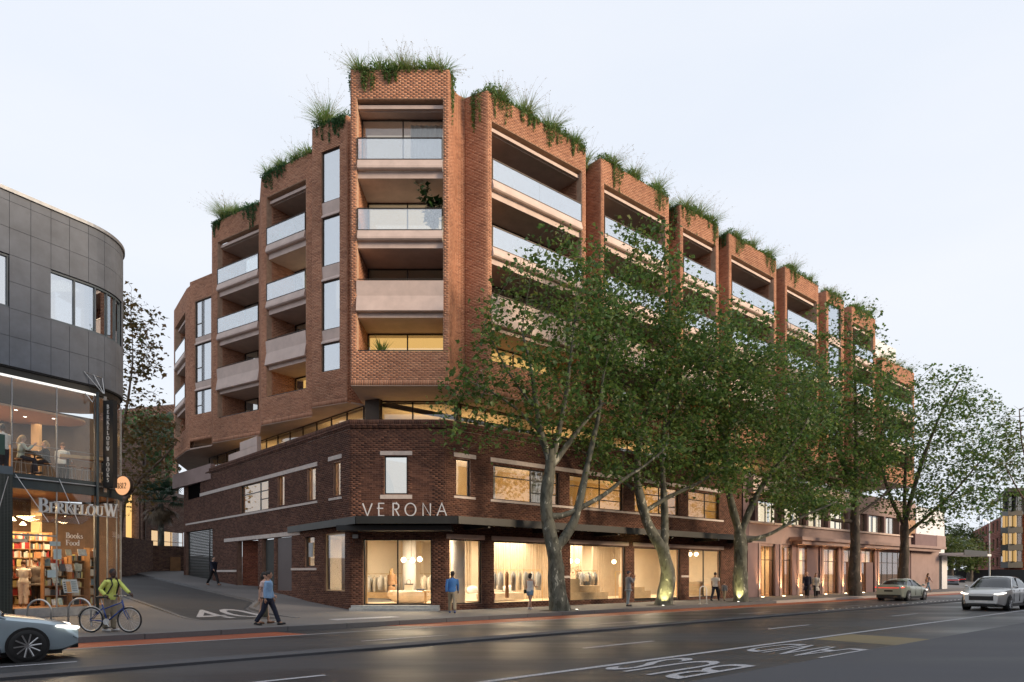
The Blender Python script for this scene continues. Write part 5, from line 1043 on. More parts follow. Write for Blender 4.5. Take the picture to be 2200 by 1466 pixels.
# ---- palm with skirt of dead fronds
def frond(mb, base, az, el, L, droop, seg=9, spread=.8, nl=16):
    base = Vector(base); d = Vector((cos(az)*cos(el), sin(az)*cos(el), sin(el))); tip = base+d*L*.55; mb.tube([base, base+d*L*.28+Vector((0, 0, -.02)), tip], [.025, .02, .012], 4, cap=False)
    s = d.cross(Vector((0, 0, 1))); s = s.normalized() if s.length > 1e-3 else Vector((1, 0, 0)); u = s.cross(d)
    for k in range(nl):
        a = (k/(nl-1)-.5)*2*spread*1.5; v = (d*cos(a)+s*sin(a)).normalized(); l = L*.5*(1-.25*abs(a)/1.2); p1 = tip+v*l*.6-Vector((0, 0, droop*.10)); p2 = tip+v*l-Vector((0, 0, droop*.45)); w = s*cos(a)*.035-d*sin(a)*.035
        mb.add([tip-w*.4, tip+w*.4, p1+w, p1-w], [(0, 1, 2, 3)]); mb.add([p1-w, p1+w, p2], [(0, 1, 2)])
pc = Vector(px(345, 1100, 52.3)); PLM = thing('fan_palm', 'fan palm with grey trunk and brown skirt above the garden wall', 'palm', (pc.x, pc.y, 2.5))
MB().tube([(pc.x, pc.y, 2.2), (pc.x+.05, pc.y, 4.5), (pc.x, pc.y, pc.z+.6)], [.26, .21, .2], 10).build('trunk', 'bark_plane', PLM, smooth=True)
m = MB()
for i in range(44): frond(m, (pc.x, pc.y, pc.z+.8), i*2.4, random.uniform(-.1, 1.35), random.uniform(1.5, 2.6), random.uniform(.5, 1.6))
m.build('crown', 'palm_green', PLM); m = MB()
for i in range(60): frond(m, (pc.x, pc.y, pc.z+.5), i*2.4, random.uniform(-1.25, -.35), random.uniform(1.0, 1.7), .8, nl=9, spread=.5)
m.build('dead_skirt', 'palm_dead', PLM)
pc = Vector(px(350, 930, 64)); P2 = thing('slender_palm', 'second palm crown rising behind the brown leafed tree', 'palm', (pc.x, pc.y, 3)); MB().tube([(pc.x, pc.y, 3), (pc.x, pc.y, pc.z)], .16, 8).build('trunk', 'bark_brown', P2); m = MB()
for i in range(46): frond(m, (pc.x, pc.y, pc.z), i*2.4, random.uniform(-.4, 1.4), random.uniform(1.6, 2.8), 1.2)
m.build('crown', 'palm_green', P2)
# ---- roof planting: grass clumps and trailing plants, each its own thing
def grass(label, c, h=1.1, spread=.55, n=110, mat='grass_green', seeds=22, stiff=False, name='grass_clump', group='grass clumps on the roof edge'):
    rg = np.random.default_rng(abs(hash(label)) % 99991 if False else int(sum(map(ord, label))*7+c[0]*100) % 99991); t = thing(name, label, 'plant', c, group=group); h *= .72 if c[2] > 15 else 1
    def blades(n, h, spread, w, seg, droop):
        n = int(n*1.7)
        az = rg.uniform(0, 2*pi, n); out = rg.uniform(.1, 1, n)**.7*spread*1.35; hh = h*rg.uniform(.55, 1.1, n); b = rg.normal(0, .12, (n, 2)); V = np.zeros((n, seg+1, 2, 3)); tt = np.linspace(0, 1, seg+1)
        for k, q in enumerate(tt):
            x = b[:, 0]+np.cos(az)*out*q**1.6; y = b[:, 1]+np.sin(az)*out*q**1.6; z = hh*(q-droop*q**3); wd = w*(1-q**1.5)+.002
            for j, sg in enumerate((-1, 1)): V[:, k, j, 0] = x-np.sin(az)*wd*sg; V[:, k, j, 1] = y+np.cos(az)*wd*sg; V[:, k, j, 2] = z
        F = []; base = np.arange(n)[:, None]*(seg+1)*2
        for k in range(seg): F.append(base+np.array([2*k, 2*k+1, 2*k+3, 2*k+2])[None])
        return V.reshape(-1, 3)+np.array(c), np.concatenate(F)
    V, F = blades(n, h, spread, .030 if stiff else .016, 5, .1 if stiff else .28); raw('blades', V, F, mat, t, kind='stuff')
    if seeds:
        V, F = blades(seeds, h*1.28, spread*1.35, .004, 6, .16); raw('stems', V, F, 'grass_straw', t, kind='stuff')
        tips = V.reshape(-1, 7, 2, 3)[:, 4:, 0].reshape(-1, 3); tips = np.repeat(tips, 4, 0)+rg.normal(0, .035, (len(tips)*4, 3)); V, F = leaves(tips, .035); raw('seed_heads', V, F, 'grass_straw', t, kind='stuff')
    return t
def trail(label, fr, a0, a1, z, drop, n=420, mat='leaf_ivy', size=.075, name='trailing_plant', group='trailing plants on the roof edge'):
    rg = np.random.default_rng(int(sum(map(ord, label))*3+a0*100) % 99991); o = fr @ Vector(((a0+a1)/2, 0, z)); t = thing(name, label, 'plant', o, group=group)
    k = max(3, int((a1-a0)/.12)); st = rg.uniform(a0, a1, k); ln = drop*1.25*rg.uniform(.25, 1, k)*(1-.55*np.abs((st-(a0+a1)/2)/((a1-a0)/2))**2); m = MB(); P = []
    for s0, l in zip(st, ln):
        m.tube([fr @ Vector((s0, -.05, z+.03)), fr @ Vector((s0, .05, z)), fr @ Vector((s0+rg.normal(0, .05), .05, z-l*.5)), fr @ Vector((s0+rg.normal(0, .08), .045, z-l))], .004, 3, cap=False)
        c_ = int(n*l/ln.sum()); q = rg.random(c_)**1.2; P.append(np.stack([s0+rg.normal(0, .07, c_)*(1.2-q), .05+np.abs(rg.normal(0, .05, c_))*(1.3-q), z+.05-q*l], 1))
    P.append(np.stack([rg.uniform(a0, a1, n//3), rg.uniform(-.25, .12, n//3), z+rg.uniform(0, .16, n//3)], 1))
    m.build('stems', 'leaf_ivy_dark', t); V, F = leaves(np_tf(fr, np.concatenate(P)), size, .9); raw('foliage', V, F, mat, t, kind='stuff'); return t
ft, lt = frame(TL_, TR_); f2_, l2_ = frame(L2L, L2R); f3_, l3_ = frame(L3L, L3R); fw_, lw_ = frame(WL, WR)
def on(fr, a, b=-.24, z=23.86): return tuple(fr @ Vector((a, b, z)))
for a, h, st, nm in ((.35,1.15,0,'leftmost airy grass clump on the corner tower parapet'), (1.35,1.1,1,'spiky leaved plant left of centre on the tower parapet'), (2.2,1.25,0,'tall seeding grass clump at the middle of the tower parapet'), (2.75,.85,0,'low yellow grass clump right of the tower parapet middle'), (3.4,.95,1,'dark spiky plant near the right of the tower parapet'), (3.95,1.05,0,'rightmost feathery grass clump on the corner tower parapet')):
    grass(nm, on(ft, a), h*.85, .75, 130 if not st else 46, 'grass_green', 0 if st else 26, bool(st))
trail('golden trailing plant over the left of the tower parapet', ft, .35, 1.15, 24.0, .95, 520); trail('green trailing plant over the middle of the tower parapet', ft, 1.5, 2.15, 24.0, .9, 480)
fq, lq = frame(TR_, cv[1]); trail('long vine hanging down the right flank of the corner tower', fq, .2, .9, 24.0, 2.0, 420); fq, lq = frame(Vector((-7.35, 33.9, 0)), TL_); trail('dark vine hanging on the left flank of the corner tower', fq, 1.9, 3.5, 24.0, 1.9, 420, 'leaf_ivy_dark')
grass('large seeding grass on the narrow window bay roof', on(fw_, .75), 1.7, 1.05, 230, 'grass_green', 46); trail('dense ivy draped over the narrow window bay parapet', fw_, .25, 2.2, 24.0, 1.0, 1000, 'leaf_ivy_dark')
for a, h, nm in ((.5,1.0,'grass clump at the left of the second balcony bay roof'), (1.6,1.1,'grass clump at the middle of the second balcony bay roof'), (2.7,1.15,'grass clump right of the middle on the second balcony bay roof'), (3.7,.95,'grass clump at the right of the second balcony bay roof')): grass(nm, on(f2_, a), h, .7, 150, 'grass_green', 8)
trail('ivy spilling over the left half of the second balcony bay', f2_, .1, 2.1, 24.0, .9, 900, 'leaf_ivy_dark')
grass('tall airy grass on the left end of the side street roof', on(f3_, 1.0), 1.75, 1.05, 260, 'grass_green', 56); grass('rounded grass clump on the side street roof beside the ivy', on(f3_, 2.2), 1.25, .8, 180, 'grass_green', 12); trail('ivy over the left corner of the third balcony bay', f3_, .0, 1.0, 24.0, 1.0, 600, 'leaf_ivy_dark'); trail('ivy mound where the third balcony bay meets the next', f3_, 3.2, 4.7, 24.0, 1.2, 900, 'leaf_ivy_dark')
fn_, ln_ = frame(cv[-2], B2); trail('long vine down the rounded notch beside the first main street bay', fn_, .45, .95, 24.0, 2.6, 520, 'leaf_ivy'); grass('spiky plant in the rounded notch roof', tuple(cv[-2]+Vector((-.1, .5, 23.55))), .95, .7, 46, 'grass_green', 0, True)
ORD = ['first', 'second', 'third', 'fourth', 'fifth', 'sixth', 'seventh']
for i, q in enumerate(BAYS):
    t0, t1 = (34.3, 37.47) if q is None else q[:2]; f_, l_ = frame(bp(t0), bp(t1)); k = 4 if i == 0 else 3 if i < 4 else 2; nm = ORD[i]+' main street bay'
    wv = {4: ('left end', 'left of centre', 'right of centre', 'right end'), 3: ('left end', 'middle', 'right end'), 2: ('left end', 'right end')}[k]
    for j in range(k):
        a = l_*(j+.55)/k; grass('%s grass clump on the %s parapet, %s' % (('feathery', 'arching')[j % 2], nm, wv[j]), on(f_, a), random.uniform(.95, 1.5), random.uniform(.65, .95), 150, 'grass_green', random.choice((10, 26, 36)))
        if j % 2 == (0 if i else 1) or i == 0: trail('trailing plant over the %s parapet, %s' % (nm, wv[j]), f_, max(.1, a-.7), min(l_-.05, a+.75), 24.0, random.uniform(.7, 1.3), 520)
    fs_, ls_ = frame(bp(t0, 1.3), bp(t0))
    if i in (2, 3): trail('ivy wrapped round the left return of the %s' % nm, fs_, .05, 1.25, 24.0, 2.0 if i == 2 else .9, 700, 'leaf_ivy_dark')
    if 0 < i < 5: grass('grass clump in the gap left of the %s' % nm, tuple(bp(t0-.4, .9)+Vector((0, 0, 23.6))), 1.3, .8, 150, 'grass_green', 16)
f_, l_ = frame(bp(45.2), bp(52.9)); 
for a, nm in ((1.2, 'left'), (4, 'middle'), (6.6, 'right')): grass('grass clump on the lowest end bay roof, %s' % nm, tuple(f_ @ Vector((a, -.35, 20.7))), 1.4, .9, 130, 'grass_green', 20)
# continuous low ground cover spilling along every parapet
for fr_c, L_c, nm, mt in [(ft, lt, 'the corner tower', 'leaf_ivy'), (fw_, lw_, 'the narrow window bay', 'leaf_ivy_dark'), (f2_, l2_, 'the second balcony bay', 'leaf_ivy_dark'), (f3_, l3_, 'the third balcony bay', 'leaf_ivy_dark')]+[(*frame(bp((34.3 if q is None else q[0])), bp((37.47 if q is None else q[1]))), 'the %s main street bay' % ORD[i], 'leaf_ivy') for i, q in enumerate(BAYS)]:
    rg = np.random.default_rng(int(L_c*1000)); n = int((380 if L_c < 4.8 and fr_c in (ft, fw_, f2_, f3_) else 620)*L_c); x = rg.uniform(0, L_c, n); w = .62+.38*np.sin(x*2.1+L_c)*np.sin(x*.9+1); kp = rg.random(n) < .25+.75*w; x, w = x[kp], w[kp]; n = len(x)
    P = np.stack([x, rg.uniform(-.5, .03, n)+.10*w*rg.random(n), 23.95+rg.random(n)**1.5*.62*w], 1); t = thing('ground_cover', 'low leafy ground cover along the parapet of %s' % nm, 'plant', tuple(fr_c @ Vector((L_c/2, -.2, 23.9))), group='ground cover on the roof edge'); V, F = leaves(np_tf(fr_c, P), .10, .2); raw('foliage', V, F, mt, t, kind='stuff')
# ---- balcony plants
def potted(label, c, big=True):
    t = thing('potted_plant', label, 'plant', c)
    if big:
        MB().lathe([(.0, 0), (.17, 0), (.23, .55), (.21, .55), (.19, .5), (0, .5)], 18, Matrix.Translation(c)).build('pot', 'white_paint', t, smooth=True)
        rg = random.Random(4); st = MB(); P = []
        for k, (dx, top) in enumerate(((-.45, 2.2), (-.2, 1.6), (.15, 1.45), (.42, 1.3))):
            pts = [(c[0]+dx*q**1.3, c[1], c[2]+.5+top*q) for q in np.linspace(0, 1, 7)]; st.tube(pts, [.018-.002*i for i in range(7)], 5)
            for p in pts[2:]: P += [p]*11
        st.build('stems', 'bark_brown', t); P = np.array(P)+rng.normal(0, .10, (len(P), 3)); V, F = leaves(P, .30, .2); raw('leaves', V, F, 'leaf_big', t, kind='stuff')
    else:
        m = MB(); MB().lathe([(.0, 0), (.2, 0), (.26, .4), (0, .4)], 14, Matrix.Translation(c)).build('pot', 'concrete', t); n = 0
        for i in range(70):
            az = i*2.4; el = random.uniform(.1, 1.4); L = random.uniform(.6, 1.15); d = Vector((cos(az)*cos(el), sin(az)*cos(el), sin(el))); s = Vector((-sin(az), cos(az), 0))*.035; b = Vector(c)+Vector((0, 0, .38)); p1 = b+d*L*.5; p2 = b+d*L-Vector((0, 0, .25*L*cos(el)))
            m.add([b-s*.4, b+s*.4, p1+s, p1-s], [(0, 1, 2, 3)]); m.add([p1-s, p1+s, p2], [(0, 1, 2)])
        m.build('leaves', 'grass_green', t)
potted('tall broad leaved plant in white pot on the middle tower balcony', (-3.6, 30.85, 16.5)); potted('green spiky plant behind the lowest tower balustrade', (-5.9, 30.9, 11.05), False); potted('light green plant on the top balcony of the second side street bay', tuple(f2_ @ Vector((1.0, -.8, 19.6))), False)
# ================================================================ people
def remesh(mb, vox, smooth=2):
    me = mb.mesh('tmp'); o = bpy.data.objects.new('tmp', me); COL.objects.link(o); md_ = o.modifiers.new('r', 'REMESH'); md_.mode = 'VOXEL'; md_.voxel_size = vox
    if smooth: s_ = o.modifiers.new('s', 'SMOOTH'); s_.iterations = smooth; s_.factor = .5
    dg = bpy.context.evaluated_depsgraph_get(); r = bpy.data.meshes.new_from_object(o.evaluated_get(dg)); bpy.data.objects.remove(o); bpy.data.meshes.remove(me)
    r.polygons.foreach_set('use_smooth', np.ones(len(r.polygons), bool)); return r
SKINS = {'light': (.50,.30,.22), 'tan': (.36,.20,.13), 'dark': (.085,.042,.028)}
for k_, c_ in SKINS.items(): pbr('skin_'+k_, c_, .55, var=.06, scale=20)
def cloth(name, c, var=.14, rough=.85): return pbr('cloth_'+name, c, rough, var=var, scale=14, bump=.25, bscale=30)
def ering(c, f, l, rx, ry, n=14): return [c+f*(rx*cos(2*pi*k/n))+l*(ry*sin(2*pi*k/n)) for k in range(n)]
def person(label, loc, yaw, h=1.75, legs=((0, 0), (0, 0)), arms=((0, 6, 8), (0, 6, 8)), lean=2, head=(0, 0), skin='light', top=('shirt', 'white'), bottom=('trousers', 'black'), shoes='black', hair=('short', 'black'),
           over=None, sit=None, group='people on the footpath', female=False, vox=.013, extra=None, armin=(0, 0)):
    k = h/1.75; t = thing('person', label, 'person', loc, yaw, group, local=True); f = Vector((1, 0, 0)); l = Vector((0, 1, 0)); up = Vector((0, 0, 1)); g = .92 if female else 1.
    la = R(lean); ax = Vector((sin(la), 0, cos(la))); fx = Vector((cos(la), 0, -sin(la))); pel = Vector((0, 0, .95)); J = {}
    for s_, (th, kn) in zip('LR', legs):
        y = .085 if s_ == 'L' else -.085; hip = pel+Vector((0, y, -.03)); a, b = R(th), R(th-kn)
        knee = hip+Vector((sin(a), 0, -cos(a)))*.43; ank = knee+Vector((sin(b), 0, -cos(b)))*.42; J['hip'+s_], J['knee'+s_], J['ank'+s_] = hip, knee, ank; J['toe'+s_] = ank+Vector((cos(b*.5), 0, sin(min(0, b)*.7)*.8)).normalized()*.17+Vector((0, 0, -.045))
    base = min(J['ankL'].z, J['ankR'].z)-.085; dz = -base if sit is None else sit-(pel.z-.10)
    chest = pel+ax*.36; sh = pel+ax*.49; neck = pel+ax*.55; hd = pel+ax*.585+Vector((.012, 0, .10))
    for i, (s_, (p, ab, el)) in enumerate(zip('LR', arms)):
        sg = 1 if s_ == 'L' else -1; S0 = sh+Vector((0, sg*.185*g, -.02)); a, b, c = R(p), R(ab), R(p+el); u_ = Vector((sin(a)*cos(b), sg*sin(b), -cos(a)*cos(b))); inn = R(armin[i]); w_ = Vector((sin(c)*cos(inn), -sg*sin(inn)+sg*sin(b)*.4*(1-min(1, abs(el)/60)), -cos(c))).normalized()
        J['sh'+s_] = S0; J['el'+s_] = S0+u_*.285; J['wr'+s_] = J['el'+s_]+w_*.25; J['hd'+s_] = J['wr'+s_]+w_*.085; J['dir'+s_] = w_
    X = lambda v: (v+Vector((0, 0, dz)))*k
    def torso(inf, z0=-.12, z1=.56, flare=0.):
        prof = [(-.14,.075,.12), (-.06,.105,.165 if not female else .172), (.03,.105,.158), (.13,.092,.135 if not female else .12), (.24,.105,.145), (.36,.115,.165*g), (.44,.105,.172*g), (.50,.075,.125*g), (.535,.055,.068), (.56,.05,.055)]
        return [[X(q) for q in ering(pel+ax*z, fx, l, rx+inf, ry+inf)] for z, rx, ry in prof if z0-1e-6 <= z <= z1+1e-6]
    def limbt(mb, keys, rr, inf=0., frac=1.): 
        P = [J[q] if isinstance(q, str) else q for q in keys]; mb.tube([X(p) for p in P], [(r_+inf)*k for r_ in rr], 10)
    b = MB(); b.loft(torso(0))
    for s_ in 'LR':
        mid = (J['hip'+s_]*.6+J['knee'+s_]*.4); cal = J['knee'+s_]*.68+J['ank'+s_]*.32+Vector((-.012, 0, 0)); limbt(b, ['hip'+s_, mid, 'knee'+s_, cal, 'ank'+s_], [.085,.075,.052,.055,.036]); limbt(b, ['ank'+s_, 'toe'+s_], [.04,.03])
        limbt(b, ['sh'+s_, J['sh'+s_]*.5+J['el'+s_]*.5, 'el'+s_, J['el'+s_]*.7+J['wr'+s_]*.3, 'wr'+s_], [.05*g,.046*g,.037*g,.038*g,.026*g]); w_ = J['dir'+s_]; limbt(b, ['wr'+s_, J['wr'+s_]+w_*.05, 'hd'+s_], [.024,.036,.034])
        sd_ = w_.cross(Vector((0, 1, 0)) if abs(w_.y) < .8 else up).normalized(); cu = (Vector((0, -1 if s_ == 'L' else 1, 0))-w_*.2).normalized()
        for q in range(4):
            o_ = sd_*(.024-.016*q); L_ = (.075,.085,.08,.06)[q]; limbt(b, [J['hd'+s_]+o_-w_*.01, J['hd'+s_]+o_+w_*L_*.55, J['hd'+s_]+o_+w_*L_*.9+cu*.03], [.0105,.0095,.008])
        limbt(b, [J['wr'+s_]+w_*.025+sd_*.02, J['wr'+s_]+w_*.06+sd_*.05, J['wr'+s_]+w_*.10+sd_*.052], [.013,.011,.009])
    limbt(b, [neck-ax*.06, neck+ax*.03, hd-Vector((.01, 0, .03))], [.062,.052,.05])
    Mh = Matrix.Translation(X(hd)) @ Matrix.Rotation(R(head[0]), 4, 'Z') @ Matrix.Rotation(R(head[1]), 4, 'Y') @ Matrix.Scale(k, 4)
    b.ball((0, 0, .01), (.098,.076,.115), 16, 12, Mh).ball((.03, 0, -.065), (.062,.052,.05), 12, 8, Mh).tube([(.088, 0, .02), (.112, 0, -.018), (.09, 0, -.03)], [.01,.016,.012], 6, M=Mh).ball((.085, 0, -.058), (.018,.026,.012), 8, 6, Mh)
    for sg in (1, -1): b.ball((-.005, sg*.078, -.005), (.022,.012,.032), 8, 6, Mh)
    me = remesh(b, vox); o = link('body', me, 'skin_'+skin, t)
    for sg in (1, -1): MB().ball((.088, sg*.030, .012), (.010,.013,.009), 8, 6, Mh).build('eye', 'black_paint', t, smooth=True)
    hm = MB(); hs, hc = hair
    if hs != 'bald':
        hm.ball((-.014, 0, .032), (.101,.085,.104), 14, 10, Mh)
        if hs == 'long': hm.tube([(-.05, 0, .06), (-.095, 0, -.06), (-.11, 0, -.2), (-.11, 0, -.33)], [.07,.082,.07,.03], 10, M=Mh)
        if hs == 'bob': hm.tube([(-.04, 0, .05), (-.06, 0, -.05), (-.05, 0, -.13)], [.08,.088,.07], 10, M=Mh)
        if hs == 'bun': hm.ball((-.1, 0, .06), .04, 10, 8, Mh)
        if hs == 'cap': hm.tube([(.06, 0, .07), (.15, 0, .055)], [.07,.06], 10, M=Mh, flat=.15)
        if hs == 'beard': hm.ball((.035, 0, -.085), (.058,.05,.035), 10, 8, Mh)
        link('hair' if hs != 'cap' else 'cap', remesh(hm, .012), cloth('hair_'+hc, {'black': (.014,.012,.012), 'brown': (.07,.035,.018), 'blond': (.34,.22,.10), 'grey': (.25,.24,.23), 'navy': (.02,.025,.05)}[hc], .3, .6), t)
    # clothes
    def garment(nm, mb, c, vx=.016): link(nm, remesh(mb, vx*k, 1), c, t)
    bk, bc = bottom; m = MB()
    if bk in ('trousers', 'jeans'):
        m.loft(torso(.012, -.14, .13))
        for s_ in 'LR': limbt(m, ['hip'+s_, J['hip'+s_]*.6+J['knee'+s_]*.4, 'knee'+s_, J['knee'+s_]*.6+J['ank'+s_]*.4, J['ank'+s_]*.97+J['knee'+s_]*.03], [.092,.085,.068,.064,.058], .010)
        garment('trousers', m, bc)
    elif bk == 'shorts':
        m.loft(torso(.012, -.14, .13))
        for s_ in 'LR': limbt(m, ['hip'+s_, J['hip'+s_]*.5+J['knee'+s_]*.5], [.095,.10], .012)
        garment('shorts', m, bc)
    elif bk == 'skirt':
        kl = (J['kneeL']+J['kneeR'])/2; al = (J['ankL']+J['ankR'])/2; e = kl*.35+al*.65; m.loft(torso(.014, -.06, .13)[::-1]+[[X(q) for q in ering(pel*(1-w)+e*w, f, l, .12+.02*w, .16-.005*w)] for w in (.15,.4,.7,1)]); garment('skirt', m, bc)
    for s_ in 'LR':
        m = MB(); d = (J['toe'+s_]-J['ank'+s_]); d.z = 0; d = d.normalized(); a = J['ank'+s_]; m.tube([X(a-d*.06+Vector((0, 0, -.05))), X(a+Vector((0, 0, -.045))), X(J['toe'+s_]+Vector((0, 0, .012))), X(J['toe'+s_]+d*.035+Vector((0, 0, .0)))], [.040*k,.048*k,.044*k,.026*k], 10, flat=.85); m.tube([X(a), X(a+Vector((0, 0, -.05)))], [.045*k,.046*k], 10); garment('shoe', m, shoes, .012)
    def upper(nm, kind, col, inf):
        m = MB(); hem = {'shirt': -.06, 'tank': -.06, 'tshirt': -.06, 'jacket': -.14, 'coat': -.14}[kind]; rg_ = torso(inf, hem, .50 if kind != 'tank' else .44)
        if kind == 'coat' or kind == 'jacket':
            e = pel+Vector((0, 0, -.42 if kind == 'coat' else -.2)); rg_ = [[X(q) for q in ering(pel*(1-w)+e*w, f, l, .12+.035*w+inf, .17+.04*w+inf)] for w in ((1, .75, .5) if kind == 'coat' else (1, .6))]+rg_
        m.loft(rg_)
        if kind != 'tank':
            for s_ in 'LR':
                if kind == 'tshirt': limbt(m, ['sh'+s_, J['sh'+s_]*.35+J['el'+s_]*.65], [.062,.058], inf*.5)
                else: limbt(m, ['sh'+s_, J['sh'+s_]*.5+J['el'+s_]*.5, 'el'+s_, J['el'+s_]*.6+J['wr'+s_]*.4, J['wr'+s_]*.94+J['el'+s_]*.06], [.060,.055,.049,.047,.038], inf*.5)
            if kind in ('shirt', 'jacket', 'coat'): m.tube([X(neck-ax*.055), X(neck-ax*.01)], [.068*k,.066*k], 12)
        garment(nm, m, col)
    upper(top[0] if top[0] not in ('tank',) else 'tank_top', top[0], top[1], .017)
    if over: upper(over[0], over[0], over[1], .032)
    if extra == 'backpack':
        m = MB(); m.ball(X(pel+ax*.27+Vector((-.20, 0, 0))), (.11*k,.15*k,.21*k), 12, 10); garment('backpack', m, cloth('pack', (.02,.022,.024)), .02); m = MB()
        for sg in (1, -1): m.tube([X(sh+Vector((-.09, sg*.1, .04))), X(sh+Vector((.05, sg*.1, .06))), X(chest+Vector((.14, sg*.11, 0))), X(pel+ax*.12+Vector((.05, sg*.16, 0))), X(pel+ax*.1+Vector((-.12, sg*.12, 0)))], .02*k, 6)
        m.build('strap', cloth('pack', (.02,.022,.024)), t)
    if extra == 'bag':
        w = X(J['hdL']+Vector((0, .02, -.03))); w = X(pel+Vector((.02, .24, .02))); m = MB(); m.box(-.12*k, .12*k, -.04*k, .04*k, -.17*k, 0, Matrix.Translation(w)); m.build('handbag', cloth('bag', (.012,.02,.018)), t); MB().tube([w+Vector((-.1*k, 0, 0)), X(sh+Vector((0, .12, .03))), w+Vector((.1*k, 0, 0))], .006, 5).build('bag_strap', cloth('bag', (.012,.02,.018)), t)
    return t, (lambda key: X(J[key]))
C_ = cloth
navy = C_('navy', (.012,.016,.035)); black = C_('blackwool', (.014,.014,.016)); white = C_('whitecotton', (.66,.65,.63)); khaki = C_('khaki', (.30,.25,.175)); ssky = C_('skyblue', (.24,.40,.62)); blue = C_('blue', (.045,.16,.42)); neon = C_('lime', (.66,.74,.18)); denim = C_('denim', (.18,.28,.40)); greyw = C_('greywool', (.20,.215,.235)); cream = C_('cream', (.58,.54,.47)); camel = C_('camel', (.33,.20,.115)); olive = C_('olive', (.075,.07,.05), .5); dk = C_('charcoal', (.05,.05,.052)); leath = pbr('leather_black', (.012,.012,.013), .35, var=.1); tan_l = pbr('leather_tan', (.16,.07,.03), .4, var=.1); trainer = pbr('trainer_white', (.62,.61,.60), .6, var=.1); mint = C_('mint', (.46,.50,.42)); rosey = C_('rose', (.58,.44,.42)); lgrey = C_('lightblue', (.38,.45,.52))
W1, W2 = ((24, 4), (-18, 14)), ((-20, 16), (26, 4))
A1 = ((-18, 6, 14), (20, 6, 22)); A2 = ((20, 6, 22), (-18, 6, 14))
cyc, jc = person('cyclist in a lime jumper and khaki trousers standing behind the blue bicycle', (-11.36, 19.30, .0), R(-14), 1.76, ((4, 4), (-4, 6)), ((47, 4, 2), (-32, 16, 78)), 8, (-12, 4), 'dark', ('shirt', neon), ('trousers', khaki), trainer, ('beard', 'black'), extra='backpack')
person('man in a light blue shirt and dark trousers striding past the lane mouth', (-7.75, 21.7, 0), R(4), 1.76, W1, ((4, 7, 10), (-10, 5, 12)), 1, (0, 0), 'tan', ('shirt', ssky), ('trousers', navy), leath, ('short', 'black'))
person('dark haired woman in a long patterned skirt beside the man in the light blue shirt', (-8.12, 22.35, 0), R(4), 1.68, ((10, 2), (-8, 6)), A2, 1, (0, 0), 'light', ('tshirt', rosey), ('skirt', olive), tan_l, ('bob', 'black'), female=True)
person('man in a blue jacket and khaki trousers walking towards the shop door', (-2.46, 28.15, 0), R(98), 1.76, ((20, 4), (-20, 12)), ((-10, 10, 14), (14, 10, 18)), 3, (20, 0), 'dark', ('shirt', blue), ('trousers', khaki), C_('trainerblue', (.09,.12,.25)), ('short', 'black'))
person('woman in a white top and denim shorts with a dark handbag passing the window', (.82, 31.0, 0), R(62), 1.68, ((22, 6), (-16, 20)), ((10, 8, 10), (10, 8, 70)), 2, (0, 0), 'light', ('tank', white), ('shorts', denim), trainer, ('bob', 'black'), female=True, extra='bag')
person('man in a grey suit jacket and cap with a hand raised to his face', (5.81, 34.1, 0), R(14), 1.75, ((2, 2), (-4, 4)), ((6, 6, 10), (34, 4, 128)), 1, (0, 0), 'tan', ('shirt', white), ('trousers', C_('slate', (.19,.24,.28))), leath, ('cap', 'navy'), over=('jacket', greyw))
person('man in a white shirt and navy trousers walking hand in hand with a child', (12.2, 41.0, 0), R(52), 1.76, W2, ((6, 8, 8), (-4, 14, 8)), 2, (0, 0), 'tan', ('tshirt', white), ('trousers', navy), black, ('short', 'black'))
person('small child in a grey jumper beside the man in the white shirt', (12.72, 40.9, 0), R(52), 1.14, ((14, 4), (-14, 8)), ((10, 12, 10), (0, 8, 8)), 2, (0, 0), 'light', ('shirt', greyw), ('trousers', khaki), black, ('short', 'brown'))
person('bald man in a dark overcoat walking past the lit columns', (20.1, 46.5, 0), R(-118), 1.8, W1, A1, 2, (-10, 0), 'light', ('shirt', lgrey), ('trousers', black), leath, ('bald', 'grey'), over=('coat', navy), vox=.016)
person('woman in a long cream coat walking beside the man in the dark overcoat', (20.75, 46.6, 0), R(-110), 1.7, W2, A2, 2, (10, 0), 'light', ('shirt', cream), ('trousers', black), leath, ('long', 'brown'), over=('coat', cream), female=True, vox=.016)
person('long haired woman in a white top and jeans walking past the far plaster wall', (37.6, 61.7, 0), R(10), 1.7, W1, A1, 2, (0, 0), 'light', ('shirt', rosey), ('trousers', denim), tan_l, ('long', 'brown'), female=True, vox=.018)
pu = tl(13.9, 1.35); person('man in a navy jumper walking down the sloping side street footpath', (pu[0], pu[1], gz(pu[0], pu[1])+.105), R(-30), 1.76, ((28, 6), (-24, 14)), ((-16, 8, 10), (26, 8, 20)), 3, (0, 0), 'light', ('shirt', navy), ('trousers', black), tan_l, ('short', 'black'))
person('woman in a camel coat seen from behind inside the corner shop', (-6.32, 35.9, .2), R(80), 1.68, ((4, 2), (-4, 4)), ((4, 6, 8), (4, 8, 14)), 1, (-20, 0), 'light', ('shirt', cream), ('shorts', black), leath, ('long', 'blond'), over=('coat', camel), female=True, group='people inside the shops', vox=.016)
def ray_at(u, b):
    kx = (u-1100)/1467; Yq = (b-NBV.x*(-PB0.x)-(-NBV.y)*PB0.y)/(NBV.x*kx+NBV.y); return Vector((kx*Yq, Yq, 0))
q = ray_at(50, -2.1); person('woman in a cream suit browsing inside the bookshop door', (q.x, q.y, .42), R(120), 1.68, ((2, 2), (-2, 2)), ((30, 6, 60), (30, 6, 60)), 3, (0, 10), 'light', ('shirt', cream), ('trousers', cream), tan_l, ('bun', 'brown'), female=True, group='people inside the shops')
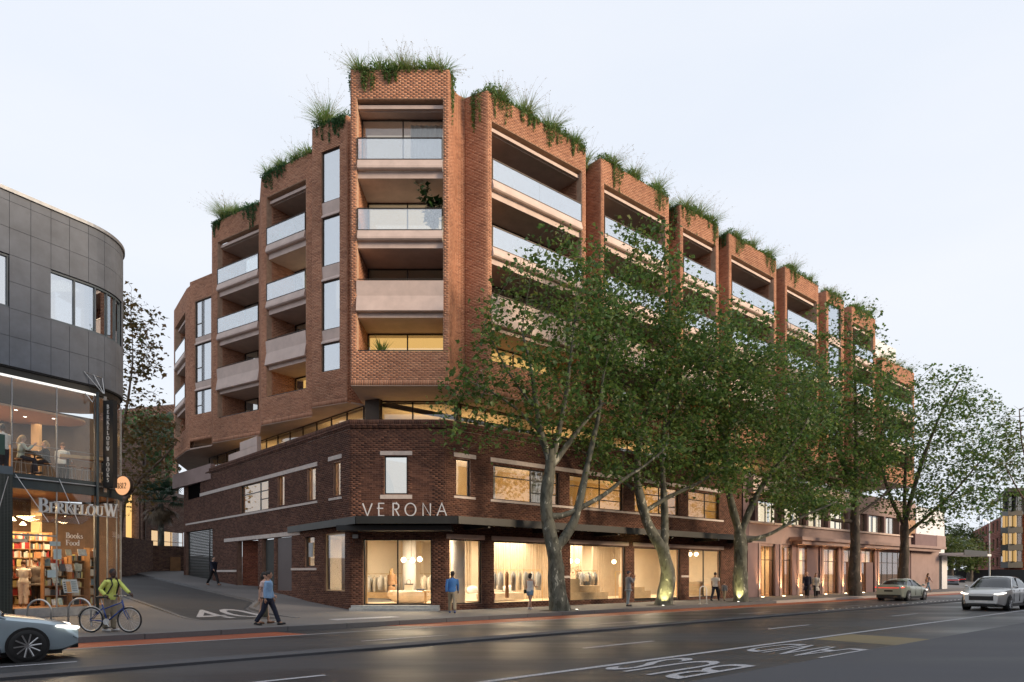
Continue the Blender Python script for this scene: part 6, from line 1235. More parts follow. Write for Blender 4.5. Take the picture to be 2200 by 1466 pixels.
q = ray_at(77, -2.2); person('man in a grey blazer browsing inside the bookshop door', (q.x, q.y, .42), R(170), 1.76, ((2, 2), (-2, 2)), ((24, 6, 90), (30, 6, 70)), 3, (0, 10), 'light', ('shirt', greyw), ('trousers', black), leath, ('short', 'brown'), over=('jacket', C_('brownwool', (.15,.135,.12))), group='people inside the shops')
SIT = ((84, 78), (78, 70))
q = ray_at(44, -.95); person('woman with long fair hair in a pale blouse sitting at the upstairs table', (q.x, q.y, 4.98), R(30), 1.68, SIT, ((26, 8, 70), (40, 6, 96)), 6, (-5, 8), 'light', ('shirt', mint), ('trousers', navy), leath, ('long', 'blond'), sit=.72, female=True, group='people in the upstairs cafe')
q = ray_at(101, -1.3); person('fair haired woman in a black top sitting opposite at the upstairs table', (q.x, q.y, 4.98), R(-155), 1.68, SIT, ((30, 8, 60), (20, 8, 60)), 6, (-5, 0), 'light', ('shirt', black), ('trousers', navy), leath, ('long', 'blond'), sit=.72, female=True, group='people in the upstairs cafe')
q = ray_at(133, -2.3); person('person in a white shirt standing with their back turned by the upstairs bar', (q.x, q.y, 4.98), R(110), 1.74, ((2, 2), (-2, 2)), ((10, 8, 30), (20, 8, 50)), 6, (0, 20), 'light', ('shirt', lgrey), ('trousers', black), leath, ('short', 'brown'), group='people in the upstairs cafe')
q = ray_at(6, -.8); person('man in a white shirt at the left edge of the upstairs cafe', (q.x, q.y, 4.98), R(150), 1.8, ((2, 2), (-2, 2)), ((20, 10, 50), (20, 10, 50)), 4, (0, 0), 'dark', ('shirt', white), ('trousers', navy), leath, ('short', 'black'), group='people in the upstairs cafe')
for i, (s0, n0, lab, tp) in enumerate(((27.4, -1.2, 'dark haired diner on the left seat behind the first lit column', dk), (28.2, -1.5, 'diner in an olive top on the right seat behind the first lit column', olive))):
    person(lab, sn(s0, n0, .02), R(60 if i == 0 else -150), 1.7, SIT, ((20, 8, 70), (20, 8, 70)), 4, (0, 0), 'tan', ('shirt', tp), ('trousers', black), leath, ('short', 'black'), sit=.55, group='people inside the shops', vox=.018)

# ================================================================ bicycle
def bicycle():
    t = thing('bicycle', 'blue step frame bicycle with silver mudguards held by the cyclist', 'bicycle', (-11.15, 18.95, 0), R(-3), local=True); t.scale = (1.06, 1.06, 1.06)
    r = .335; rear = Vector((-.52, 0, r)); front = Vector((.52, 0, r)); bb = Vector((-.08, 0, .29)); st = Vector((-.22, 0, .74)); hd_ = Vector((.33, 0, .80)); hl = Vector((.365, 0, .66))
    fb = pbr('bike_blue', (.012,.055,.26), .3, var=.1, coat=.4); rub = pbr('rubber', (.014,.014,.014), .8, var=.2); chrome = MATS['steel']
    m = MB(); m.tube([bb, st], .017, 8).tube([bb, hl], .021, 8).tube([bb+(st-bb)*.72, hd_], .018, 8).tube([hd_+Vector((-.012, 0, .05)), hl+Vector((.012, 0, -.05))], .021, 8)
    for sg in (1, -1): m.tube([bb+Vector((0, sg*.03, 0)), rear+Vector((0, sg*.055, 0))], .011, 6).tube([bb+(st-bb)*.8+Vector((0, sg*.015, 0)), rear+Vector((0, sg*.055, 0))], .009, 6).tube([hl+Vector((.012, sg*.045, -.05)), hl+Vector((.06, sg*.05, -.16)), front+Vector((0, sg*.05, 0))], [.015, .014, .009], 6)
    m.build('frame', fb, t, smooth=True)
    for c in (rear, front):
        m = MB(); n = 40; m.loft([[(c.x+(r-.02+.02*cos(q))*cos(2*pi*i/n), .02*sin(q), c.z+(r-.02+.02*cos(q))*sin(2*pi*i/n)) for q in np.linspace(0, 2*pi, 8, endpoint=False)] for i in range(n+1)], cap=False); w = m.build('wheel', rub, t, smooth=True)
        m = MB(); m.loft([[(c.x+(r-.048+.012*cos(q))*cos(2*pi*i/n), .012*sin(q), c.z+(r-.048+.012*cos(q))*sin(2*pi*i/n)) for q in np.linspace(0, 2*pi, 6, endpoint=False)] for i in range(n+1)], cap=False); m.build('rim', chrome, w, smooth=True)
        m = MB()
        for i in range(20): a = 2*pi*i/20; sg = .025*(1 if i % 2 else -1); m.tube([(c.x, sg, c.z), (c.x+(r-.05)*cos(a), 0, c.z+(r-.05)*sin(a))], .0022, 3, cap=False)
        m.build('spokes', chrome, w); MB().tube([c+Vector((0, -.05, 0)), c+Vector((0, .05, 0))], .02, 8).build('hub', chrome, w)
        a0, a1 = (R(20), R(170)) if c is rear else (R(75), R(185)); m = MB(); m.loft([[(c.x+(r+.02)*cos(a)+0, y, c.z+(r+.02)*sin(a)+dz) for y, dz in ((-.028, -.006), (0, .004), (.028, -.006), (0, .0))] for a in np.linspace(a0, a1, 16)]); m.build('mudguard', chrome, t, smooth=True)
    m = MB(); m.tube([st, st+Vector((-.035, 0, .16))], .013, 8); m.build('seat_post', chrome, t); MB().ball(st+Vector((-.06, 0, .19)), (.13, .075, .035), 12, 8).ball(st+Vector((.05, 0, .185)), (.09, .03, .025), 10, 6).build('saddle', leath, t, smooth=True)
    m = MB(); sx = hd_+Vector((-.02, 0, .14)); m.tube([hd_+Vector((-.012, 0, .05)), sx, sx+Vector((.07, 0, .03))], .014, 8); m.tube([sx+Vector((-.03, -.28, .03)), sx+Vector((.05, -.12, .03)), sx+Vector((.07, 0, .03)), sx+Vector((.05, .12, .03)), sx+Vector((-.03, .28, .03))], .012, 8); m.build('handlebar', chrome, t, smooth=True)
    for sg in (1, -1): MB().tube([sx+Vector((-.03, sg*.28, .03)), sx+Vector((.02, sg*.17, .03))], .018, 8).build('grip', rub, t, smooth=True); MB().tube([sx+Vector((.05, sg*.14, .03)), sx+Vector((.10, sg*.18, .03)), sx+Vector((.12, sg*.24, .02))], .007, 5).build('brake_lever', leath, t)
    m = MB(); m.lathe([(.0, -.008), (.085, -.008), (.085, .004), (0, .004)], 24, Matrix.Translation(bb+Vector((0, -.05, 0))) @ Matrix.Rotation(R(90), 4, 'X')); m.tube([bb+Vector((0, -.07, 0)), bb+Vector((.10, -.075, -.14))], .011, 6).tube([bb+Vector((0, .07, 0)), bb+Vector((-.10, .075, .14))], .011, 6); m.build('crankset', chrome, t)
    for p in (bb+Vector((.10, -.13, -.14)), bb+Vector((-.10, .13, .14))): MB().box(-.045, .045, -.045, .045, -.012, .012, Matrix.Translation(p)).build('pedal', rub, t)
    m = MB(); m.tube([bb+Vector((0, -.05, .085)), rear+Vector((0, -.05, .035))], .005, 4).tube([bb+Vector((0, -.05, -.085)), rear+Vector((0, -.05, -.035))], .005, 4); m.build('chain', 'dark_frame', t)
bicycle()
# ================================================================ vehicles
def car(label, cat, name, loc, yaw, paint, L=4.65, W=1.84, Hh=1.44, suv=False, tail=True):
    t = thing(name, label, cat, loc, yaw, local=True); hw = W/2; x0, x1 = -L/2, L/2; wb = .30*L if not suv else .295*L; rr = .335 if not suv else .37; gc = .17 if not suv else .22; belt = .92 if not suv else 1.05
    def zt(x):
        u = (x-x0)/L; pts = ([(0,.98),(.03,1.04),(.12,1.06),(.2,1.02),(.62,.97),(.70,.96),(.86,.84),(.95,.74),(1,.62)] if not suv else [(0,1.02),(.02,1.06),(.1,1.08),(.66,1.08),(.72,1.09),(.9,1.02),(.97,.94),(1,.80)]); return np.interp(u, [p[0] for p in pts], [p[1] for p in pts])
    def yw(x):
        u = (x-x0)/L; return hw*np.interp(u, [0,.03,.10,.25,.75,.90,.96,1], [.80,.90,.97,1,1,.95,.86,.72])
    m = MB(); rings = []
    for x in np.linspace(x0, x1, 44):
        z1_, y_ = zt(x), yw(x); u = (x-x0)/L; zb = gc+.10*max(0, (u-.93)/.07)+.14*max(0, (.06-u)/.06)
        half = [(0, zb), (y_*.80, zb), (y_*.93, zb+.05), (y_*.975, zb+.18), (y_*.985, (zb+z1_)/2), (y_*1.0, z1_-.20), (y_*.975, z1_-.07), (y_*.88, z1_-.012), (y_*.55, z1_+.012), (0, z1_+.02)]
        rings.append([(x, y, z) for y, z in half]+[(x, -y, z) for y, z in half[-2:0:-1]])
    m.loft(rings); auto_smooth(m.build('body', paint, t), 40)
    # greenhouse: dark glass volume, roof skin and pillars in body colour
    if not suv: st = [(-1.75,1.03,.72,.0),(-1.2,1.30,.64,.0),(-.65,1.42,.60,0),(.0,1.44,.59,0),(.45,1.36,.61,0),(1.05,.99,.74,0)]
    else: st = [(-2.12,1.08,.76,0),(-1.95,1.42,.70,0),(-1.5,1.60,.66,0),(-.2,1.64,.65,0),(.35,1.56,.66,0),(1.05,1.08,.78,0)]
    xs = np.linspace(st[0][0], st[-1][0], 22); zr = np.interp(xs, [q[0] for q in st], [q[1] for q in st]); yr = np.interp(xs, [q[0] for q in st], [q[2] for q in st])
    for _ in range(2): zr[1:-1] = (zr[:-2]+2*zr[1:-1]+zr[2:])/4
    def gring(x, z, y, inf=0.): yb = min(hw*.93, y+.17); b_ = belt-.04; return [(x, -yb, b_), (x, -(yb*.5+y*.5)-.012-inf, (b_+z)/2), (x, -y-inf, max(z-.06, b_+.002)), (x, -y*.8, z+inf), (x, 0, z+.02+inf), (x, y*.8, z+inf), (x, y+inf, max(z-.06, b_+.002)), (x, (yb*.5+y*.5)+.012+inf, (b_+z)/2), (x, yb, b_)]
    m = MB(); m.loft([gring(x, z, y) for x, z, y in zip(xs, zr, yr)]); auto_smooth(m.build('cabin_glass', pbr('car_glass', (.012,.014,.016), .06, var=0, spec=.9), t), 50)
    i0, i1 = (5, 16) if not suv else (1, 16); m = MB(); rg_ = []
    for x, z, y in list(zip(xs, zr, yr))[i0:i1]: g_ = gring(x, z, y, .008); rg_.append([g_[2], g_[3], g_[4], g_[5], g_[6]]+[(p[0], p[1]*.96, p[2]-.03) for p in (g_[6], g_[5], g_[4], g_[3], g_[2])])
    m.loft(rg_); auto_smooth(m.build('roof', paint, t), 40)
    for sg in (1, -1):
        def gp(i, w): g_ = gring(xs[i], zr[i], yr[i], .01); a, b_ = Vector(g_[6]), Vector(g_[8]); p = a*(1-w)+b_*w; return Vector((p.x, p.y*sg+.01*sg, p.z))
        for a_, b_ in (((i1-1, 0), (21, 1)), ((i0, 0), (1, 1)), ((10, 0), (11, 1))): MB().tube([gp(*a_), gp(*b_)], .030 if a_[0] != 10 else .022, 6).build('pillar', paint if a_[0] != 10 else 'black_paint', t, smooth=True)
        yy = sg*yw(.95)*.97; MB().ball((.92, sg*(hw+.07), belt+.10), (.07, .10, .06), 10, 8).tube([(.95, sg*hw*.93, belt+.04), (.93, sg*(hw+.02), belt+.08)], .02, 6).build('wing_mirror', paint, t, smooth=True)
        for xh in (.05, -.95): MB().box(xh-.09, xh+.09, sg*hw*1.0-.012, sg*hw*1.0+.018, belt-.14, belt-.115).build('door_handle', 'steel', t)
        for xd in (.78, -.22, -1.1): MB().box(xd-.004, xd+.004, min(sg*hw*.95, sg*(hw*1.0+.002)), max(sg*hw*.95, sg*(hw+.002)), gc+.2, belt-.06).build('door_seam', 'black_paint', t)
        MB().box(-wb+.42, wb-.42, sg*hw*.955-.03, sg*hw*.955+.035, gc-.02, gc+.12).build('sill_trim', 'black_paint', t)
        for xw in (wb+.02, -wb): 
            Mw = Matrix.Translation((xw, sg*(hw-.115), rr)) @ Matrix.Rotation(R(90), 4, 'X')
            MB().lathe([(rr+.04, -.10), (rr+.04, .118)], 28, Mw).build('wheel_arch', 'black_paint', t)
            m = MB(); m.lathe([(rr-.1, -.11), (rr-.02, -.11), (rr, -.085), (rr, .085), (rr-.02, .128), (rr-.1, .128)], 28, Mw, cap=False) if sg < 0 else m.lathe([(rr-.1, -.128), (rr-.02, -.128), (rr, -.085), (rr, .085), (rr-.02, .11), (rr-.1, .11)], 28, Mw, cap=False)
            w = m.build('wheel', pbr('tyre', (.016,.016,.017), .75, var=.2), t, smooth=True); so_ = .12 if sg < 0 else -.12; m = MB(); m.lathe([(rr-.115, so_*.6), (rr-.09, so_), (rr-.085, so_*1.05), (rr-.1, so_*1.02)], 28, Mw, cap=False)
            for q in range(10):
                a = 2*pi*q/10; m.tube([Mw @ Vector((.03*cos(a), .03*sin(a), so_*.95)), Mw @ Vector(((rr-.10)*cos(a+.1), (rr-.10)*sin(a+.1), so_*.95))], .018, 5)
            m.lathe([(.0, so_*.9), (.055, so_*.9), (.05, so_*1.03), (0, so_*1.04)], 14, Mw); m.build('rim', pbr('alloy', (.42,.42,.43), .35, metal=.8, var=.1), w); MB().lathe([(0, so_*.5), (rr-.12, so_*.5)], 20, Mw, cap=False).build('hub_disc', 'galv', w)  # plain grey disc behind the spokes
        zf = .66 if not suv else .82; MB().tube([(x1-.42, sg*hw*.945, zf+.05), (x1-.19, sg*hw*.885, zf+.02), (x1-.01, sg*hw*.69, zf-.01), (x1+.005, sg*hw*.55, zf-.015)], [.03, .055, .045, .025], 8, flat=.7).build('headlight', lit('headlight_glow', (1, .93, .82), 2.6), t, smooth=True)
        zr_ = .86 if not suv else .95; MB().tube([(x0+.30, sg*hw*.955, zr_+.02), (x0+.10, sg*hw*.90, zr_+.02), (x0+.0, sg*hw*.60, zr_-.01)], [.022, .05, .03], 8, flat=.6).build('tail_light', lit('tail_red', (1, .03, .02), 1.6), t, smooth=True)
    MB().tube([(x0+.01, -hw*.62, (.85 if not suv else .94)), (x0-.015, 0, (.85 if not suv else .94)), (x0+.01, hw*.62, (.85 if not suv else .94))], .014, 6).build('light_bar', 'tail_red', t)
    MB().box(x0-.02, x0+.35, -hw*.80, hw*.80, gc+.02, gc+.24).build('rear_diffuser', 'black_paint', t); MB().box(x0-.012, x0+.1, -.26, .26, .60, .70).build('rear_plate', 'dark_frame', t)
    gz_ = .42 if not suv else .5; MB().box(x1-.30, x1+.012, -hw*.52, hw*.52, gz_, gz_+.22).build('grille', 'black_paint', t); MB().box(x1-.3, x1+.018, -hw*.45, hw*.45, gz_+.205, gz_+.235).build('grille_bar', 'steel', t); MB().box(x1-.3, x1+.014, -hw*.6, hw*.6, gc+.04, gc+.14).build('lower_intake', 'black_paint', t); MB().box(x1-.2, x1+.022, -.26, .26, gz_-.1, gz_).build('front_plate', 'white_paint', t)
    MB().box(x0+.3, x1-.3, -hw*.8, hw*.8, gc-.04, gc+.02).build('underbody', 'black_paint', t); return t
YS = math.atan2(ES.y, ES.x)
def carpaint(n, c): return pbr(n, c, .28, metal=.35, var=.04, scale=2, coat=.8)
car('pale silver blue sedan entering the frame in front of the bookshop', 'car', 'sedan', sn(-16.0-1.38, 7.15, ZR), YS, carpaint('paint_silver', (.40,.50,.56)))
car('pale green sedan driving away past the far columns', 'car', 'sedan', sn(32.4, 7.15, ZR), YS, carpaint('paint_green', (.36,.40,.33)))
car('white sport utility vehicle coming towards the viewer at the right edge', 'car', 'sport_utility_vehicle', sn(20.9+2.38, 14.72, ZR), YS+pi, carpaint('paint_white', (.62,.62,.61)), 4.75, 1.92, 1.64, True)
for u, Yd, lab, c in ((2052, 104, 'dark car parked far down the street under the trees', (.03,.035,.05)), (2036, 92, 'grey car parked far down the street beside the white pillar', (.2,.22,.25))):
    p = px(u, 1256, Yd); car(lab, 'car', 'parked_car', (p[0], p[1], -.1), R(70), carpaint('paint_far_%d' % u, c))
# ================================================================ street furniture
def hoop(label, loc, yaw, w=.72, h=.86, pointed=False, mat='steel'):
    t = thing('bike_hoop', label, 'bike rack', loc, yaw, 'bike hoops on the footpath', local=True)
    pts = [(-w/2, 0, 0), (-w/2, 0, h-w/2)]+[(-w/2*cos(a), 0, h-w/2+w/2*sin(a)) for a in np.linspace(.15, pi-.15, 15)]+[(w/2, 0, h-w/2), (w/2, 0, 0)]
    MB().tube(pts, .028, 10).build('hoop_tube', mat, t, smooth=True)
    for s_ in (1, -1): MB().lathe([(0, 0), (.07, 0), (.07, .012), (0, .012)], 14, Matrix.Translation((s_*w/2, 0, 0))).build('base_plate', mat, t)
hoop('steel bike hoop in front of the bookshop door behind the silver car', (-14.2, 20.5, .0), R(0)); hoop('steel bike hoop in front of the bookshop window behind the bicycle', (-13.55, 21.4, .0), R(0)); hoop('white bike hoop on the footpath between two plane trees', sn(14.28, 3.7, 0), YS-.4, .42, .95, mat='white_paint')
pbr('soil', (.045,.035,.026), .95, var=.3, scale=20)
for i, (s0, n0, lab) in enumerate(((3.8, 3.25, 'first'), (11.5, 3.0, 'second'), (18.4, 3.35, 'third'), (34.6, 3.2, 'fourth'), (43.4, 3.3, 'fifth'))):
    m = MB(); n = 26; pts = [(s0+1.05*cos(2*pi*k/n)*(1+.1*sin(5*k)), n0+.55*sin(2*pi*k/n)) for k in range(n)]; m.add([(x, y, .006) for x, y in pts]+[(s0, n0, .05)], [(k, (k+1) % n, n) for k in range(n)], FM); struct(m.build('tree_pit', 'soil'))
for s0, n0, tx, pw, lab in ((4.6, 3.6, None, 0, 'small ground light beside the first plane tree'), (10.7, 3.75, px(1428, 1250, 35.3), 320, 'small ground light lighting the curved plane tree trunk'), (17.7, 3.75, px(1590, 1240, 39.4), 260, 'small ground light lighting the straight plane tree trunk')):
    p = sn(s0, n0, 0); t = thing('ground_light', lab, 'light', p); MB().lathe([(0, 0), (.09, 0), (.09, .03), (.07, .035), (0, .035)], 14, Matrix.Translation(p)).build('housing', 'galv', t); MB().lathe([(0, .036), (.06, .036), (.06, .04), (0, .04)], 14, Matrix.Translation(p)).build('lens', 'lamp_white', t)
    if pw: spot('tree_uplight', (p[0], p[1], .08), tx, pw, (1, .86, .36), 75, .7)
# ================================================================ shop contents
pbr('linen', (.62,.56,.48), .9, var=.1, scale=8); pbr('curtain_beige', (.50,.41,.31), .9, var=.08); pbr('rock', (.58,.52,.44), .8, var=.15, scale=3, bump=.4, bscale=6); pbr('brass', (.55,.36,.12), .3, metal=1, var=.1)
GM = {}
def garment_mesh(L, w, col):
    key = (L, w, col)
    if key in GM: return GM[key]
    m = MB(); rings = []
    for q, (z, a, b) in enumerate(((0, .05, .03), (-.03, .10, .05), (-.08, .42*w/2*2*.5, .055), (-.16, w/2, .06), (-.45, w*.46, .06), (-L, w*.52, .075))):
        n = 18; rings.append([(a*cos(2*pi*k/n)*(1+.04*sin(3*k+q)), b*sin(2*pi*k/n)*(1+.25*sin(5*2*pi*k/n)*(z < -.3)), z) for k in range(n)])
    m.loft(rings)
    for s_ in (1, -1): m.tube([(s_*w*.40, 0, -.10), (s_*w*.53, .0, -.32), (s_*w*.55, .01, -min(L*.75, .68))], [.06, .05, .04], 8, flat=.7)
    me = m.mesh('garment'); me.polygons.foreach_set('use_smooth', np.ones(len(me.polygons), bool)); me.materials.append(col); GM[key] = me; return me
def rail(label, A, B, z, items, grp, legs=True, mat='brass'):
    A, B = Vector(A), Vector(B); d = (B-A).normalized(); yaw = math.atan2(d.y, d.x); t = thing('clothes_rail', label, 'clothes rail', tuple(A), group='clothes rails in the shop'); zf = A.z
    m = MB(); pts = [A+Vector((0, 0, z))] if not legs else [A, A+Vector((0, 0, z-.06)), A+d*.06+Vector((0, 0, z))]
    pts += [B-d*.06+Vector((0, 0, z)), B+Vector((0, 0, z-.06)), B] if legs else [B+Vector((0, 0, z))]
    m.tube(pts, .014, 6); m.build('rail_tube', mat, t, smooth=True)
    if not legs:
        for p in (A, B): MB().tube([p+Vector((0, 0, z)), p+Vector((0, 0, 3.2))], .008, 5).build('hanger_rod', mat, t)
    n = len(items); Ld = (B-A).length
    for i, (col, L, lab) in enumerate(items):
        p = A+d*(Ld*(i+.7)/(n+.4))+Vector((0, 0, z-.09)); o = bpy.data.objects.new('hanging_garment', garment_mesh(L, .44, col)); COL.objects.link(o); o.location = p; o.rotation_euler = (0, 0, yaw+R(70+random.uniform(-14, 14))); tag(o, lab if sum(q[2] == lab for q in items) == 1 else '%s %s' % (('first', 'second', 'third', 'fourth', 'fifth', 'sixth', 'seventh')[sum(q[2] == lab for q in items[:i])], lab), 'garment', grp); WM[o] = I4
        h = MB().tube([(0, 0, -.02), (0, 0, .06), (.02, 0, .09), (.035, 0, .07)], .005, 4).build('hanger', 'brass', o); h.matrix_parent_inverse = I4
lin, crm, wht, cml, gry, brn = MATS['linen'], C_('cream', (0,)*3), white, camel, C_('palegrey', (.42,.43,.45)), C_('tobacco', (.22,.11,.055))
rail('wall rail of pale clothes at the left behind the corner door', (-8.3, 37.2, .2), (-6.0, 37.2, .2), 1.42, [(c, L, 'pale garment on the rail left of the white shop column') for c, L in ((lin, 1.0), (wht, .9), (crm, 1.05), (wht, .8), (lin, 1.0), (gry, 1.1), (crm, .9))], 'pale garments left of the column', False)
rail('wall rail of pale clothes right of the white column', (-5.0, 37.2, .2), (-3.6, 37.2, .2), 1.42, [(c, L, 'pale garment on the rail right of the white shop column') for c, L in ((lin, .9), (crm, 1.0), (lin, .95), (crm, .9))], 'pale garments right of the column', False)
rail('freestanding rail with a brown coat behind the first large window', sn(2.9, -1.1, .2), sn(6.9, -1.1, .2), 1.62, [(gry, .85, 'pale grey shirt left of the brown coat'), (gry, .85, 'pale grey shirt left of the brown coat'), (gry, .9, 'pale grey shirt left of the brown coat'), (brn, 1.3, 'long tobacco brown coat on the window rail'), (gry, .95, 'pale shirt right of the brown coat'), (lin, .9, 'linen shirt right of the brown coat'), (gry, 1.0, 'pale shirt right of the brown coat'), (wht, .95, 'white shirt at the right of the window rail'), (gry, .95, 'pale shirt right of the brown coat')], 'shirts on the first window rail')
rail('short rail of grey clothes behind the second large window', sn(10.3, -1.9, .2), sn(12.0, -1.9, .2), 1.6, [(c, L, 'grey striped garment on the rail behind the second window') for c, L in ((gry, .8), (gry, .9), (lin, .8), (greyw, 1.0), (lin, 1.35), (greyw, .9))], 'grey garments on the second window rail')
rail('small rail with one cream dress behind the third window', sn(13.5, -1.8, .2), sn(14.6, -1.8, .2), 1.55, [(crm, 1.1, 'cream dress on the third window rail')], 'dresses in the third window')
def curt(label, s0, s1, n0, z0=.22, z1=3.4, mat='curtain_beige'):
    o = pleats(s0, s1, z0, z1, n0, FM, .05, .17).build('curtain', mat, None, smooth=True); tag(o, label, 'curtain')
curt('beige pleated curtain at the left of the first large window', 2.2, 4.2, -3.6); curt('wide beige pleated curtain right of the gap in the first window', 4.9, 8.8, -3.7); curt('beige pleated curtain behind the pendant lamp in the second window', 8.9, 12.8, -3.8); curt('beige curtain behind the third shop window', 13.2, 15.8, -3.4)
curt('white curtain at the left of the first upstairs window', 2.85, 3.35, -.6, 4.6, 7.1, 'curtain'); curt('white curtain in the right light of the first upstairs window', 5.6, 6.6, -.6, 4.6, 7.1, 'curtain')
# rough stone display table with bag and cap
m = MB(); rings = []; rg_ = random.Random(5)
for z, s_ in ((.0, .55), (.06, .72), (.2, .85), (.36, .97), (.5, 1.0), (.58, .98), (.6, .85)): rings.append([(1.12*s_*cos(2*pi*k/22)*(1+rg_.uniform(-.05, .05)), .52*s_*sin(2*pi*k/22)*(1+rg_.uniform(-.07, .07)), z+rg_.uniform(-.02, .02)) for k in range(22)])
m.loft(rings, M=Matrix.Translation((-4.95, 33.2, .2))); tag(m.build('stone_table', 'rock'), 'rough pale stone display table inside the corner door', 'table')
t = thing('tote_bag', 'cream tote bag with black handles on the stone table', 'bag', (-5.0, 33.1, .8)); MB().box(-.2, .2, -.07, .07, 0, .34, Matrix.Translation((-5.0, 33.1, .8))).build('bag_body', 'linen', t); MB().tube([(-5.1, 33.03, 1.12), (-5.08, 33.03, 1.3), (-5.0, 33.03, 1.36), (-4.92, 33.03, 1.3), (-4.9, 33.03, 1.12)], .012, 6).build('handle', 'black_paint', t); MB().box(-.21, .21, -.075, .075, .30, .345, Matrix.Translation((-5.0, 33.1, .8))).build('trim', 'black_paint', t)
tag(MB().ball((-4.45, 33.2, .84), (.22, .14, .06), 14, 8).build('folded_cap', 'cloth_navy' if 'cloth_navy' in MATS else navy, smooth=True), 'dark cap lying on the stone table', 'cap')
tag(MB().box(-8.2, -6.2, 36.7, 37.4, .2, .62).build('timber_plinth', 'timber_pale'), 'low honey timber plinth under the left clothes rail', 'plinth')
tag(MB().lathe([(.36, .2), (.36, 3.44)], 28, Matrix.Translation((-5.55, 36.9, 0))).build('round_column', 'render_white', smooth=True), 'round white column in the middle of the corner shop', 'column')
def ball_lamp(label, c, offs):
    t = thing('globe_pendant', label, 'lamp', c, group='pendant lamps in the shop'); m = MB().tube([c, (c[0], c[1], 3.45)], .012, 6)
    for dx, dy, dz in offs: m.tube([c, (c[0]+dx, c[1]+dy, c[2]+dz)], .009, 5)
    m.build('stem', 'bronze', t)
    for dx, dy, dz in offs: MB().ball((c[0]+dx, c[1]+dy, c[2]+dz), .13, 14, 10).build('globe', 'lamp_warm', t, smooth=True)
ball_lamp('brass pendant with three white globes over the stone table', (-5.05, 34.2, 2.35), ((-.38, 0, -.03), (.05, .1, -.05), (.42, .05, .0)))
c = sn(10.6, -2.4, 2.35); ball_lamp('small two globe pendant behind the second large window', c, ((-.2, -.1, 0), (.2, .1, 0))); c = sn(14.3, -2.6, 2.35); ball_lamp('small pendant behind the third shop window', c, ((0, 0, 0),)); c = sn(20.8, -1.4, 2.9); ball_lamp('bright ceiling pendant behind the fifth shop window', c, ((-.2, 0, 0), (.2, 0, 0)))
for label, c in (('first square lantern in the plaster wing', sn(27.3, -.8, 2.75)), ('second square lantern in the plaster wing', sn(30.2, -.8, 2.75)), ('small lantern behind the last lit column', sn(50.5, -2, 2.2))):
    t = thing('lantern', label, 'lamp', c, group='lanterns in the plaster wing'); M = Matrix.Translation(c); MB().lathe([(.2, 0), (.2, .55), (.0, .55)], 6, M).build('shade', 'lamp_warm', t); MB().tube([(c[0], c[1], c[2]+.55), (c[0], c[1], 3.7)], .012, 5).build('cord', 'bronze', t)
pc_ = sn(1.55, -1.2); tag(MB().lathe([(.33, .2), (.33, 3.44)], 26, Matrix.Translation((pc_[0], pc_[1], 0))).build('round_column', 'render_white', smooth=True), 'grey round column in the narrow window beside the corner', 'column')
t = thing('side_table', 'timber side table with lamp in the narrow window', 'table', sn(.9, -1.8, .2)); MB().box(.2, 1.3, -2.2, -1.4, .75, .82, FM).build('table_top', 'timber_pale', t)
for a, b in ((.3, -2.1), (1.2, -2.1), (.3, -1.5), (1.2, -1.5)): MB().box(a-.04, a+.04, b-.04, b+.04, .2, .75, FM).build('leg', 'timber_pale', t)
p = sn(.95, -2.0, .82); t = thing('table_lamp', 'glowing table lamp with drum shade in the narrow window', 'lamp', p); MB().lathe([(.10, 0), (.12, .03), (.02, .08), (.015, .75), (0, .75)], 14, Matrix.Translation(p)).build('base', 'brass', t, smooth=True); MB().lathe([(.26, .7), (.24, 1.1)], 22, Matrix.Translation(p), cap=False).build('shade', lit('shade_glow', (1, .62, .30), 2.2), t, smooth=True)
# plinth group, vases, sofa
for s0, s1, n0, n1, z1, lab in ((7.95, 9.3, -1.6, -.7, 1.35, 'tall cream display block in the second window'), (9.32, 10.9, -1.6, -.7, .98, 'middle cream display block in the second window'), (7.95, 11.3, -.69, -.45, .62, 'long low cream display block in front of the second window'), (13.2, 14.6, -1.3, -.5, .85, 'grey display block in the third window'), (14.62, 15.3, -1.2, -.6, .62, 'lower grey display step in the third window'), (19.6, 21.6, -2.0, -1.2, 1.1, 'cafe counter behind the fifth shop window')):
    tag(MB().box(s0, s1, n0, n1, .2, z1, FM).build('display_block', 'timber_pale' if 's' else 0), lab, 'plinth')
def vase(label, c, col):
    t = thing('vase', label, 'vase', c); MB().lathe([(.05, 0), (.09, .05), (.10, .14), (.05, .24), (.06, .28)], 14, Matrix.Translation(c)).build('vessel', 'clear_glass' if col == 'x' else 'linen', t, smooth=True); P = np.array(c)+np.array([0, 0, .28])+rng.normal(0, 1, (160, 3))*np.array([.15, .15, .12])+np.array([0, 0, .22]); V, F = leaves(P, .06, 0); raw('flowers', V, F, col, t); m = MB()
    for q in P[::12]: m.tube([(c[0], c[1], c[2]+.2), tuple(q)], .003, 3)
    m.build('stalks', 'grass_straw', t)
leafmat('dry_flower', [(.42,.30,.20), (.5,.38,.26)], .2); leafmat('orange_flower', [(.55,.24,.12), (.5,.3,.2)], .2)
vase('vase of dried beige flowers on the tall display block', sn(8.8, -1.1, 1.35), 'dry_flower'); vase('vase of orange flowers on the display block edge', sn(9.25, -.85, 1.35), 'orange_flower')
t = thing('sofa', 'low cream sofa with cushions behind the window rail', 'sofa', sn(4.5, -2.6, .2)); MB().box(3.4, 6.6, -3.1, -2.2, .25, .62, FM).build('seat', 'linen', t); MB().box(3.4, 6.6, -3.3, -3.1, .25, .95, FM).build('backrest', 'linen', t)
